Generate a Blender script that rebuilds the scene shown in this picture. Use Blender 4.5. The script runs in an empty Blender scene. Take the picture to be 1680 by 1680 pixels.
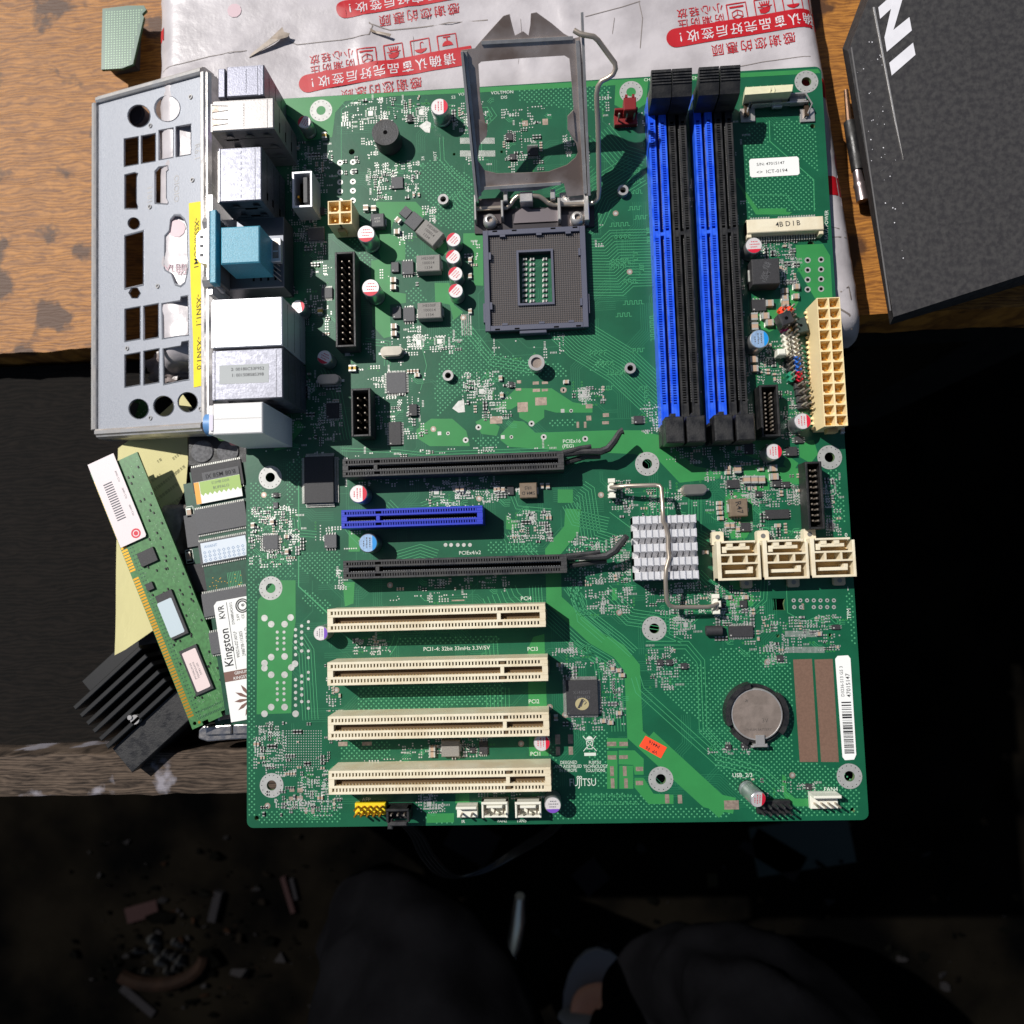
import bpy, bmesh, math, random
from mathutils import Vector, Matrix, noise
from mathutils.geometry import tessellate_polygon
random.seed(7)
sc = bpy.context.scene
C = sc.collection
S = 0.001            # everything below is written in millimetres
# ---------------- camera (solved from the board's mounting holes) ----------------
CAM = Vector((125.2028, 98.8682, 310.8039))
MR = Matrix(((0.9982492, 0.0329872, 0.0490959), (-0.0290831, 0.9965123, -0.078214), (-0.0515047, 0.0766492, 0.995727)))
F = 1262.0
cd = bpy.data.cameras.new('camera'); cam = bpy.data.objects.new('camera', cd); C.objects.link(cam)
cd.sensor_width = 36; cd.lens = F/1680*36; cd.clip_start = 0.01; cd.clip_end = 60
cd.dof.use_dof = True; cd.dof.focus_distance = 0.309; cd.dof.aperture_fstop = F/1680*36/3.0
cam.matrix_world = Matrix.Translation(CAM*S) @ MR.to_4x4()
sc.camera = cam
# ---------------- light ----------------
SUN = Vector((0.69, -0.52, -1.0)).normalized()       # direction the light travels
elev = math.asin(-SUN.z); azi = math.atan2(-SUN.x, -SUN.y)
w = bpy.data.worlds.new('World'); sc.world = w; w.use_nodes = True
nt = w.node_tree; nt.nodes.clear()
sky = nt.nodes.new('ShaderNodeTexSky'); sky.sky_type = 'NISHITA'; sky.sun_disc = False
sky.sun_elevation = elev; sky.sun_rotation = azi
bg = nt.nodes.new('ShaderNodeBackground'); bg.inputs['Strength'].default_value = 0.05
wo = nt.nodes.new('ShaderNodeOutputWorld')
nt.links.new(sky.outputs[0], bg.inputs[0]); nt.links.new(bg.outputs[0], wo.inputs[0])
sl = bpy.data.lights.new('sun', 'SUN'); sl.energy = 4.8; sl.angle = math.radians(0.55); sl.color = (1, 0.965, 0.92)
so = bpy.data.objects.new('sun', sl); C.objects.link(so); so.rotation_euler = SUN.to_track_quat('-Z', 'Y').to_euler()
sc.view_settings.view_transform = 'Standard'; sc.view_settings.look = 'None'
sc.view_settings.exposure = 0.0; sc.view_settings.gamma = 1
sc.view_settings.use_curve_mapping = False

# ---------------- helpers ----------------
def P(px, py, z=0.0):
    d = MR @ Vector((px-840, 840-py, -F)); t = (z-CAM.z)/d.z
    return (CAM.x+d.x*t, CAM.y+d.y*t)
def P3(px, py, z): x, y = P(px, py, z); return (x, y, z)
def pp(pts, z=0.0): return [P(a, b, z) for a, b in pts]
def PL(px, py, o, n):      # ray through a pixel met with the plane through o with normal n
    d = MR @ Vector((px-840, 840-py, -F)); t = (Vector(o)-CAM).dot(n)/d.dot(n)
    return CAM+d*t
def fb(x0, y0, x1, y1, z=0.0):   # pixel rectangle -> board rectangle at height z
    a, b, c, d = P(x0, y0, z), P(x1, y0, z), P(x0, y1, z), P(x1, y1, z)
    return ((a[0]+c[0])/2, (c[1]+d[1])/2, (b[0]+d[0])/2, (a[1]+b[1])/2)
def lin(c): c /= 255.0; return c/12.92 if c <= 0.04045 else ((c+0.055)/1.055)**2.4
MATS = {}
def mat(name, rgb, rough=0.5, metal=0.0, var=0.0, scale=200, bump=0.0, bscale=None, spec=0.5, rvar=0.0, rgb2=None, stretch=None, coat=0.0, detail=4):
    if name in MATS: return MATS[name]
    m = bpy.data.materials.new(name); m.use_nodes = True; n = m.node_tree.nodes; L = m.node_tree.links
    b = n['Principled BSDF']; col = tuple(lin(c) for c in rgb)+(1,)
    b.inputs['Base Color'].default_value = col; b.inputs['Roughness'].default_value = rough
    b.inputs['Metallic'].default_value = metal; b.inputs['Specular IOR Level'].default_value = spec
    b.inputs['Coat Weight'].default_value = coat; b.inputs['Coat Roughness'].default_value = 0.12
    if var or bump or rvar or rgb2:
        tc = n.new('ShaderNodeTexCoord'); src = tc.outputs['Object']
        if stretch:
            mp = n.new('ShaderNodeMapping'); mp.inputs['Scale'].default_value = stretch
            L.new(src, mp.inputs[0]); src = mp.outputs[0]
        nz = n.new('ShaderNodeTexNoise'); nz.inputs['Scale'].default_value = scale; nz.inputs['Detail'].default_value = detail
        L.new(src, nz.inputs['Vector'])
        if var or rgb2:
            mx = n.new('ShaderNodeMix'); mx.data_type = 'RGBA'
            if rgb2: c2 = tuple(lin(c) for c in rgb2)+(1,)
            else: c2 = tuple(c*(1-var) for c in col[:3])+(1,)
            mr = n.new('ShaderNodeMapRange'); mr.inputs[1].default_value = 0.38; mr.inputs[2].default_value = 0.62
            L.new(nz.outputs[0], mr.inputs[0]); L.new(mr.outputs[0], mx.inputs[0])
            mx.inputs[6].default_value = col; mx.inputs[7].default_value = c2; L.new(mx.outputs[2], b.inputs['Base Color'])
        if rvar:
            mr = n.new('ShaderNodeMapRange'); mr.inputs[1].default_value = 0.35; mr.inputs[2].default_value = 0.65
            mr.inputs[3].default_value = rough-rvar; mr.inputs[4].default_value = rough+rvar
            L.new(nz.outputs[0], mr.inputs[0]); L.new(mr.outputs[0], b.inputs['Roughness'])
        if bump:
            n2 = n.new('ShaderNodeTexNoise'); n2.inputs['Scale'].default_value = bscale or scale; n2.inputs['Detail'].default_value = detail
            L.new(src, n2.inputs['Vector'])
            bp = n.new('ShaderNodeBump'); bp.inputs['Strength'].default_value = min(1, bump); bp.inputs['Distance'].default_value = 0.0003
            L.new(n2.outputs[0], bp.inputs['Height']); L.new(bp.outputs[0], b.inputs['Normal'])
    MATS[name] = m; return m
M_ = {}
def mk(key, *a, **k): M_[key] = mat(key, *a, **k)
mk('solder mask', (19, 89, 60), 0.36, var=0.16, scale=90, bump=0.05, bscale=900)
mk('board edge', (96, 122, 78), 0.7)
mk('copper pour', (50, 132, 70), 0.4, var=0.08, scale=120)
mk('copper dot', (74, 152, 106), 0.45)
mk('trace', (62, 146, 96), 0.42)
mk('tin pad', (205, 205, 198), 0.42, 0.55, var=0.2, scale=900)
mk('ring pad', (178, 178, 174), 0.5, 0.35, var=0.12, scale=500)
mk('silk', (205, 212, 200), 0.6)
mk('void', (3, 3, 3), 0.9, spec=0.1)
mk('black plastic', (24, 24, 26), 0.5, bump=0.3, bscale=1500, rgb2=(36, 35, 35), scale=260, rvar=.12)
mk('charcoal plastic', (42, 42, 45), 0.55, bump=0.3, bscale=1500, rgb2=(58, 57, 56), scale=240, rvar=.12)
mk('socket plastic', (78, 80, 96), 0.5, bump=0.1, bscale=2000)
mk('ivory plastic', (228, 218, 192), 0.48, rgb2=(212, 198, 168), scale=110, rvar=.12, bump=.15, bscale=900)
mk('cream plastic', (240, 218, 168), 0.5, var=0.06, scale=60)
mk('amber plastic', (238, 186, 96), 0.5)
mk('tan plastic', (190, 160, 104), 0.5)
mk('blue plastic', (26, 80, 222), 0.36, rgb2=(44, 98, 226), scale=220, rvar=.1)
mk('deep blue plastic', (32, 52, 180), 0.45)
mk('teal plastic', (78, 158, 182), 0.42, var=0.22, scale=1600, bump=0.4, bscale=2600)
mk('white plastic', (222, 220, 206), 0.5)
mk('red plastic', (120, 18, 20), 0.45)
mk('yellow plastic', (226, 200, 30), 0.45)
mk('gold', (214, 160, 62), 0.35, 0.9)
mk('pin tan', (196, 182, 172), 0.4, 0.4)
mk('socket field', (50, 48, 50), 0.6)
mk('steel', (204, 200, 196), 0.34, 0.6, var=0.3, scale=160, rvar=0.1, bump=.3, bscale=300)
mk('frame steel', (204, 188, 178), 0.34, 0.6, rgb2=(140, 122, 112), scale=70, rvar=0.12, bump=0.3, bscale=90)
mk('wire steel', (190, 176, 160), 0.3, 0.7)
mk('tin shell', (116, 117, 126), 0.4, 0.7, var=0.1, scale=700, bump=0.1, bscale=1500, rvar=0.06)
mk('pale shell', (150, 147, 146), 0.44, 0.6, var=0.08, scale=500, bump=.1, bscale=1200)
mk('trace dim', (38, 112, 76), .42)
mk('bright shell', (222, 222, 226), 0.44, 0.6, var=0.06, scale=500, bump=.1, bscale=1200)
mk('galvanised', (166, 169, 176), 0.44, 0.5, var=0.1, scale=1300, bump=0.12, bscale=1500, rvar=0.06)
mk('chip black', (50, 49, 51), 0.6, var=0.25, scale=1500, bump=0.25, bscale=3500)
mk('chip grey', (88, 88, 90), 0.62, var=0.15, scale=2500, bump=0.3, bscale=4000)
mk('inductor grey', (140, 136, 130), 0.62, var=0.2, scale=3000, bump=0.5, bscale=3000)
mk('inductor brown', (120, 104, 86), 0.5, var=0.15, scale=800)
mk('marking', (178, 176, 170), 0.6)
mk('marking dark', (62, 58, 56), 0.6)
mk('ceramic tan', (176, 150, 128), 0.45)
mk('resistor black', (30, 28, 30), 0.4)
mk('can', (190, 192, 192), 0.3, 0.8)
mk('can top', (222, 216, 214), 0.42, 0.25, var=0.1, scale=1600)
mk('can red', (205, 22, 52), 0.45)
mk('can blue', (20, 138, 210), 0.45)
mk('can skyblue', (150, 180, 214), 0.45, 0.2, var=0.25, scale=900)
mk('can purple', (116, 72, 178), 0.45)
mk('red ink', (200, 50, 66), 0.6)
mk('crystal', (190, 184, 170), 0.3, 0.85, var=0.1, scale=300)
mk('aluminium', (224, 223, 224), 0.42, 0.3, var=0.08, scale=500)
mk('battery steel', (172, 156, 144), 0.36, 0.5, var=0.35, scale=260, rvar=0.12, bump=.3, bscale=500)
mk('bare copper', (124, 96, 80), 0.55, 0.15, var=0.15, scale=1500)
mk('paper label', (232, 232, 228), 0.6)
mk('grey label', (168, 172, 172), 0.6)
mk('orange label', (244, 74, 36), 0.5)
mk('ink', (22, 22, 26), 0.7)
mk('grey ink', (88, 90, 96), 0.7)
mk('yellow tape', (232, 208, 8), 0.5, var=0.06, scale=200)
mk('jack blue', (96, 144, 196), 0.45)

ORG = {}
class MB:
    def __init__(s): s.v, s.f, s.m = [], [], []
    def add(s, vs, fs, m=0):
        k = len(s.v); s.v += [tuple(v) for v in vs]; s.f += [tuple(i+k for i in f) for f in fs]; s.m += [m]*len(fs)
    def box(s, x0, y0, z0, x1, y1, z1, m=0, c=0.0, R=None, bottom=True):
        if x0 > x1: x0, x1 = x1, x0
        if y0 > y1: y0, y1 = y1, y0
        if c:   # chamfered top edge
            vs = [(x0,y0,z0),(x1,y0,z0),(x1,y1,z0),(x0,y1,z0),(x0,y0,z1-c),(x1,y0,z1-c),(x1,y1,z1-c),(x0,y1,z1-c),
                  (x0+c,y0+c,z1),(x1-c,y0+c,z1),(x1-c,y1-c,z1),(x0+c,y1-c,z1)]
            fs = [(0,1,5,4),(1,2,6,5),(2,3,7,6),(3,0,4,7),(4,5,9,8),(5,6,10,9),(6,7,11,10),(7,4,8,11),(8,9,10,11)]
        else:
            vs = [(x0,y0,z0),(x1,y0,z0),(x1,y1,z0),(x0,y1,z0),(x0,y0,z1),(x1,y0,z1),(x1,y1,z1),(x0,y1,z1)]
            fs = [(0,1,5,4),(1,2,6,5),(2,3,7,6),(3,0,4,7),(4,5,6,7)]
        if bottom: fs = fs+[(3,2,1,0)]
        if R: vs = [R @ Vector(v) for v in vs]
        s.add(vs, fs, m)
    def prism(s, poly, z0, z1, m=0, R=None, mt=None):
        n = len(poly); ar = sum(poly[i][0]*poly[(i+1) % n][1]-poly[(i+1) % n][0]*poly[i][1] for i in range(n))
        if ar < 0: poly = poly[::-1]
        vs = [(x, y, z0) for x, y in poly]+[(x, y, z1) for x, y in poly]
        if R: vs = [R @ Vector(v) for v in vs]
        k = len(s.v); s.add(vs, [(i, (i+1) % n, n+(i+1) % n, n+i) for i in range(n)]+[tuple(range(n-1, -1, -1))], m)
        s.f.append(tuple(k+n+i for i in range(n))); s.m.append(m if mt is None else mt)
    def sheet(s, poly, z, m=0):
        n = len(poly); ar = sum(poly[i][0]*poly[(i+1) % n][1]-poly[(i+1) % n][0]*poly[i][1] for i in range(n))
        if ar < 0: poly = poly[::-1]
        s.add([(x, y, z) for x, y in poly], [tuple(range(n))], m)
    def rect(s, x0, y0, x1, y1, z, m=0): s.add([(x0,y0,z),(x1,y0,z),(x1,y1,z),(x0,y1,z)], [(0,1,2,3)], m)
    def holed(s, outer, holes, z0, z1, m=0, me=None):   # plate with holes
        loops = [outer]+holes; vs = [(p[0], p[1]) for l in loops for p in l]
        tr = tessellate_polygon([[Vector((p[0], p[1], 0)) for p in l] for l in loops]); n = len(vs)
        up, dn = [], []
        for t in tr:
            a, b, c = (vs[i] for i in t)
            if (b[0]-a[0])*(c[1]-a[1])-(b[1]-a[1])*(c[0]-a[0]) < 0: t = t[::-1]
            up.append(tuple(t)); dn.append(tuple(i+n for i in t[::-1]))
        s.add([(x, y, z1) for x, y in vs]+[(x, y, z0) for x, y in vs], up+dn, m)
        k = len(s.v)-2*n; o = 0
        for l in loops:
            q = len(l)
            for i in range(q):
                a, b = o+i, o+(i+1) % q; s.f.append((k+a, k+b, k+b+n, k+a+n)); s.m.append(m if me is None else me)
            o += q
    def cyl(s, x, y, r, z0, z1, m=0, n=24, r1=None, mt=None, cap=True, R=None):
        r1 = r if r1 is None else r1
        vs = [(x+r*math.cos(2*math.pi*i/n), y+r*math.sin(2*math.pi*i/n), z0) for i in range(n)]+[(x+r1*math.cos(2*math.pi*i/n), y+r1*math.sin(2*math.pi*i/n), z1) for i in range(n)]
        if R: vs = [R @ Vector(v) for v in vs]
        k = len(s.v); s.add(vs, [(i, (i+1) % n, n+(i+1) % n, n+i) for i in range(n)], m)
        if cap: s.f += [tuple(k+n+i for i in range(n)), tuple(k+n-1-i for i in range(n))]; s.m += [m if mt is None else mt, m]
    def ring(s, x, y, r0, r1, z, m=0, n=28):
        vs = [(x+r*math.cos(2*math.pi*i/n), y+r*math.sin(2*math.pi*i/n), z) for r in (r0, r1) for i in range(n)]
        s.add(vs, [(i, n+i, n+(i+1) % n, (i+1) % n) for i in range(n)], m)
    def tubering(s, x, y, r0, r1, z0, z1, m=0, n=28):
        def c(r, z): return [(x+r*math.cos(2*math.pi*i/n), y+r*math.sin(2*math.pi*i/n), z) for i in range(n)]
        s.add(c(r1, z0)+c(r1, z1)+c(r0, z1)+c(r0, z0), [(a*n+i, a*n+(i+1) % n, (a+1)*n+(i+1) % n, (a+1)*n+i) for a in range(3) for i in range(n)], m)
    def disc(s, x, y, r, z, m=0, n=10, a0=0.0, a1=2*math.pi):
        full = abs(a1-a0-2*math.pi) < 1e-6; q = n if full else n+1
        s.add([(x+r*math.cos(a0+(a1-a0)*i/n), y+r*math.sin(a0+(a1-a0)*i/n), z) for i in range(q)], [tuple(range(q))], m)
    def tube(s, pts, r, m=0, n=8, flat=1.0):
        pts = [Vector(p) for p in pts]; k = len(s.v); N = len(pts); u = None
        for i, p in enumerate(pts):
            t = (pts[min(i+1, N-1)]-pts[max(i-1, 0)]).normalized()
            if u is None: u = t.cross(Vector((0, 0, 1))) if abs(t.z) < 0.9 else t.cross(Vector((1, 0, 0)))
            u = (u-t*u.dot(t)).normalized(); v = t.cross(u)
            rr = r[i] if isinstance(r, (list, tuple)) else r
            for j in range(n):
                a = 2*math.pi*j/n; s.v.append(tuple(p+u*(rr*math.cos(a))+v*(rr*flat*math.sin(a))))
        for i in range(N-1):
            for j in range(n): s.f.append((k+i*n+j, k+i*n+(j+1) % n, k+(i+1)*n+(j+1) % n, k+(i+1)*n+j)); s.m.append(m)
        s.f += [tuple(k+n-1-j for j in range(n)), tuple(k+(N-1)*n+j for j in range(n))]; s.m += [m, m]
    def text(s, body, x, y, size, rot=0.0, z=0.05, m=0, font=None, sx=1.0, bold=0.0, R=None, fn=None, line=1.0, mono=False):
        c = bpy.data.curves.new('t', 'FONT'); c.body = body; c.size = size; c.align_x = 'CENTER'; c.align_y = 'CENTER'
        c.resolution_u = 2; c.offset = bold; c.space_line = line
        o = bpy.data.objects.new('t', c); me = o.to_mesh()
        a = math.radians(rot); ca, sa = math.cos(a), math.sin(a)
        vs = [(x+(v.co.x*ca*sx-v.co.y*sa), y+(v.co.x*sa*sx+v.co.y*ca), z) for v in me.vertices]
        if R: vs = [R @ Vector(v) for v in vs]
        if fn: vs = [fn(v) for v in vs]
        s.add(vs, [tuple(p.vertices) for p in me.polygons], m)
        o.to_mesh_clear(); bpy.data.objects.remove(o); bpy.data.curves.remove(c)
    def build(s, name, mats, parent=None, smooth=False, bevel=0.0, org=None, **tags):
        if not s.v: return None
        xs, ys, zs = zip(*s.v)
        if org is None: org = ((min(xs)+max(xs))/2, (min(ys)+max(ys))/2, min(zs))
        me = bpy.data.meshes.new(name)
        me.from_pydata([((x-org[0])*S, (y-org[1])*S, (z-org[2])*S) for x, y, z in s.v], [], s.f)
        for m in mats: me.materials.append(M_[m] if isinstance(m, str) else m)
        me.polygons.foreach_set('material_index', s.m)
        if smooth:
            me.polygons.foreach_set('use_smooth', [True]*len(me.polygons))
            me.set_sharp_from_angle(angle=math.radians(38))
        me.update()
        o = bpy.data.objects.new(name, me); C.objects.link(o); put(o, org, parent)
        if bevel:
            md = o.modifiers.new('edge', 'BEVEL'); md.width = bevel*S; md.segments = 2; md.limit_method = 'ANGLE'; md.angle_limit = math.radians(40)
        for k, v in tags.items(): o[k] = v
        return o
def put(o, org, parent):
    ORG[o.name] = Vector(org); base = Vector((0, 0, 0))
    if parent: o.parent = parent; base = ORG[parent.name]
    o.location = (Vector(org)-base)*S
def empty(name, org, label, cat, **k):
    o = bpy.data.objects.new(name, None); C.objects.link(o); o.empty_display_size = 0.01; put(o, org, None)
    o['label'] = label; o['category'] = cat
    for a, b in k.items(): o[a] = b
    return o
def dup(o, org, parent=None, rot=0.0):      # copy of a part with its sub-parts
    c = o.copy(); C.objects.link(c); c.parent = None; put(c, org, parent); c.rotation_euler = (0, 0, rot)
    for ch in list(o.children):
        d = ch.copy(); C.objects.link(d); d.parent = c
    return c
def tag(o, label, cat, **k):
    o['label'] = label; o['category'] = cat
    for a, b in k.items(): o[a] = b
    return o
def inside(x, y, poly):
    r = False; j = len(poly)-1
    for i in range(len(poly)):
        xi, yi = poly[i]; xj, yj = poly[j]
        if (yi > y) != (yj > y) and x < (xj-xi)*(y-yi)/(yj-yi)+xi: r = not r
        j = i
    return r
def RZ(x, y, z, deg): return Matrix.Translation((x, y, z)) @ Matrix.Rotation(math.radians(deg), 4, 'Z')
def circ(x, y, r, n=24): return [(x+r*math.cos(2*math.pi*i/n), y+r*math.sin(2*math.pi*i/n)) for i in range(n)]
# =====================================================================
#  MOTHERBOARD
# =====================================================================
board = empty('motherboard', (122, 152, -1.6), 'large green circuit board with white, blue and black slots, lying face up in the middle', 'motherboard')
HOLES = [(33.02,298.45),(165.1,298.45),(237.49,298.45),(10.16,140.97),(10.16,95.3),(10.16,16.51),(165.1,140.97),(165.1,75.0),(165.1,16.51),(237.49,140.97),(237.49,16.51)]
BW, BH = 243.84, 304.8
pcb = MB()
cr = 2.6; outer = []
for cx, cy, a in ((cr, cr, 180), (BW-cr, cr, 270), (BW-cr, BH-cr, 0), (cr, BH-cr, 90)):
    outer += [(cx+cr*math.cos(math.radians(a+t)), cy+cr*math.sin(math.radians(a+t))) for t in (0, 22, 45, 68, 90)]
small = [(P(421, 1342), 0.9), (P(1399, 1329), 0.9), (P(1333, 207), 1.0), (P(577, 249), 1.3), (P(1330, 401), 1.4), (P(745, 253), .6), (P(823, 249), .6), (P(1276, 1043), .7), (P(1362, 1042), .7)]
sq = pp([(1267, 982), (1288, 982), (1286, 991), (1288, 1001), (1268, 1001), (1270, 991)])
pcb.holed(outer, [circ(x, y, 1.95, 28) for x, y in HOLES]+[circ(p[0], p[1], r, 14) for p, r in small]+[sq[::-1]], -1.6, 0.0, 0, 1)
# layers of the board's own pattern
Z_DOT, Z_POUR, Z_TR, Z_PAD, Z_SILK = 0.02, 0.035, 0.05, 0.07, 0.085
DOTS = [[(690,270),(715,258),(775,290),(782,378),(745,378),(722,372),(700,330),(688,300)],
 [(742,520),(772,532),(800,575),(870,590),(925,598),(935,620),(860,618),(790,632),(755,650),(718,690),(712,640),(722,590)],
 [(850,142),(1003,136),(1003,160),(990,182),(930,178),(850,166)], [(1222,205),(1262,200),(1262,235),(1300,275),(1336,292),(1338,345),(1228,346),(1222,300)],
 [(1268,198),(1300,195),(1338,210),(1342,280),(1310,262),(1268,232)],
 [(1165,1075),(1255,1068),(1300,1090),(1302,1245),(1385,1262),(1410,1300),(1410,1340),(1300,1340),(1225,1290),(1150,1200)],
 [(1075,1110),(1120,1070),(1155,1095),(1155,1190),(1100,1150)], [(1180,1062),(1260,1068),(1260,1090),(1180,1085)],
 [(408,790),(417,790),(419,1340),(408,1340)], [(585,1128),(825,1120),(825,1158),(585,1164)],
 [(560,1218),(640,1216),(640,1246),(560,1248)], [(650,1046),(820,1044),(820,1056),(650,1058)], [(418,790),(480,850),(480,872),(430,870),(418,860)],
 [(455,900),(480,912),(485,945),(420,950),(418,912)], [(490,905),(560,905),(560,950),(530,960),(490,930)], [(500,965),(545,990),(532,1010),(495,985)],
 [(418,955),(426,960),(420,1000),(418,1040)], [(930,1302),(1060,1302),(1095,1322),(1200,1330),(1200,1342),(920,1344)], [(1355,770),(1378,770),(1388,858),(1368,860)],
 [(1385,970),(1398,970),(1405,1060),(1396,1055)], [(1180,1165),(1195,1240),(1300,1330),(1340,1340),(1240,1345),(1170,1250)], [(660,395),(688,415),(682,425),(664,420)],
 [(664,475),(690,470),(700,495),(672,500)], [(770,720),(820,712),(820,730),(790,732)], [(900,690),(945,685),(950,700),(905,700)], [(560,370),(600,440),(612,440),(612,420),(580,378)],
 [(425,1330),(560,1320),(560,1348),(425,1350)], [(700,1335),(745,1335),(745,1350),(690,1350)], [(905,1330),(960,1320),(960,1345),(900,1346)],
 [(930,895),(1000,885),(960,960),(940,1000),(930,950)], [(800,890),(890,888),(880,905),(800,907)], [(1228,345),(1236,345),(1236,380),(1228,380)],
 [(900,1220),(912,1220),(918,1320),(905,1330)], [(955,1200),(1000,1195),(995,1290),(975,1290)], [(490,800),(500,745),(470,760),(470,840)], [(985,590),(1000,600),(960,612)]]
seen = set()
for poly in DOTS:
    q = pp(poly); xs = [a for a, b in q]; ys = [b for a, b in q]; p = 1.02
    for j in range(int(min(ys)/p), int(max(ys)/p)+1):
        for i in range(int(min(xs)/p), int(max(xs)/p)+1):
            if (i+j) % 2: continue
            x, y = i*p, j*p
            if (i, j) not in seen and inside(x, y, q):
                seen.add((i, j))
                r = 0.34; pcb.add([(x-r*1.1, y-r*.45, Z_DOT), (x+r*.45, y-r*1.1, Z_DOT), (x+r*1.1, y+r*.45, Z_DOT), (x-r*.45, y+r*1.1, Z_DOT)], [(0, 1, 2, 3)], 3)
POURS = [[(452,163),(1062,128),(1062,137),(780,152),(640,158),(566,166),(550,185),(545,225),(500,232),(485,200),(462,180)],
 [(1010,131),(1064,128),(1060,170),(1035,186),(1008,172)], [(1066,128),(1342,113),(1346,120),(1200,128),(1066,137)],
 [(617,331),(682,331),(700,350),(690,362),(660,352),(645,365),(640,386),(617,386)],
 [(613,385),(656,386),(665,396),(665,427),(641,428),(640,478),(666,482),(666,497),(640,500),(641,552),(630,555),(611,534),(609,428),(625,425)],
 [(713,464),(737,464),(745,500),(760,512),(744,526),(738,500),(714,495)], [(760,383),(792,382),(793,469),(778,468),(775,410),(760,402)],
 [(682,381),(710,411),(733,419),(733,400),(722,388)], [(683,705),(707,687),(742,687),(765,707),(771,732),(705,732),(683,718)],
 [(780,692),(795,685),(820,700),(815,715),(790,712)], [(847,637),(905,637),(940,660),(972,665),(972,677),(912,677),(893,672),(893,685),(875,698),(852,685),(850,665),(838,672),(810,672)],
 [(821,713),(843,690),(860,692),(878,710),(1000,706),(1050,706),(1085,715),(1140,765),(1185,772),(1180,785),(1115,792),(1080,755),(1040,745),(930,740),(835,733),(821,722)],
 [(423,985),(452,952),(485,952),(485,1020),(480,1050),(478,1170),(421,1172)], [(562,955),(582,955),(580,990),(566,995)], [(572,870),(595,872),(590,905),(572,905)],
 [(1305,402),(1350,400),(1362,420),(1366,495),(1340,495),(1308,440)], [(1236,487),(1245,485),(1262,500),(1280,510),(1285,480),(1310,470),(1310,495),(1290,530),(1262,545),(1240,535)],
 [(1283,1270),(1290,1275),(1290,1298),(1305,1310),(1333,1310),(1333,1323),(1305,1323),(1287,1308),(1283,1295)], [(996,1211),(1030,1211),(1030,1227),(996,1227)], [(996,1232),(1013,1232),(1013,1294),(996,1294)],
 [(1015,1231),(1041,1231),(1056,1245),(1056,1271),(1041,1271),(1039,1255),(1015,1254)], [(1016,1256),(1039,1256),(1039,1294),(1016,1294)], [(1041,1276),(1056,1276),(1072,1302),(1105,1304),(1105,1319),(1064,1319),(1041,1292)],
 [(875,1045),(893,1040),(900,1240),(868,1240),(866,1065)], [(1190,815),(1200,806),(1235,812),(1235,862),(1225,882),(1200,884),(1188,850)], [(1215,762),(1330,770),(1322,795),(1270,792),(1222,784)],
 [(915,803),(940,803),(940,825),(915,825)], [(455,700),(490,690),(500,700),(470,735),(450,740)], [(1195,275),(1245,345),(1300,348),(1295,352),(1240,352)], [(1245,342),(1290,342),(1290,350),(1245,350)],
 [(1192,976),(1236,976),(1236,994),(1192,994)], [(1195,950),(1240,958),(1225,970),(1200,966)], [(1310,725),(1335,722),(1342,745),(1330,760),(1312,750)], [(1290,745),(1310,760),(1300,775),(1285,762)],
 [(700,1335),(745,1334),(745,1349),(700,1350)], [(747,1296),(770,1300),(770,1318),(747,1318)], [(1235,795),(1262,795),(1262,805),(1235,805)], [(1212,700),(1260,720),(1290,740),(1260,760),(1205,740)],
 [(830,845),(850,860),(842,870),(830,868)], [(1004,965),(1012,965),(1012,985),(1004,985)]]
for i, poly in enumerate(POURS): pcb.sheet(pp(poly), Z_POUR+i*0.0002, 2)
def bundle(pts, n=1, pitch=1.1, wd=0.22, m=4, z=None, world=False):
    q = [Vector(p) for p in (pts if world else pp(pts))]; z = Z_TR if z is None else z
    nor = []
    for i in range(len(q)):
        ns = []
        if i: d = (q[i]-q[i-1]).normalized(); ns.append(Vector((d.y, -d.x)))
        if i < len(q)-1: d = (q[i+1]-q[i]).normalized(); ns.append(Vector((d.y, -d.x)))
        v = sum(ns, Vector((0, 0))).normalized(); nor.append(v/max(0.4, v.dot(ns[0])))
    for k in range(n):
        a, b = k*pitch-wd/2, k*pitch+wd/2
        vs = []
        for c, v in zip(q, nor): vs += [(*(c+v*a), z), (*(c+v*b), z)]
        pcb.add(vs, [(2*i, 2*i+1, 2*i+3, 2*i+2) for i in range(len(q)-1)], m)
random.seed(77); pcb_m = 11
for i in range(230):
    x, y = random.uniform(4, BW-30), random.uniform(5, BH-6); L_ = random.uniform(8, 34); n = random.choice((1, 2, 3, 5, 7)); s_ = random.choice((-1, 1)); k_ = random.uniform(2, 9); vert = random.random() < .5
    pts = [(x, y), (x+L_*.5, y), (x+L_*.5+k_, y+k_*s_), (x+L_*.5+k_+L_*.4, y+k_*s_)]
    if vert: pts = [(x+(b_-y), y+(a_-x)) for a_, b_ in pts]
    if all(2 < a_ < BW-3 and 3 < b_ < BH-3 for a_, b_ in pts): bundle(pts, n, .85, .16, 11, .004+i*.00006, True)
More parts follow.
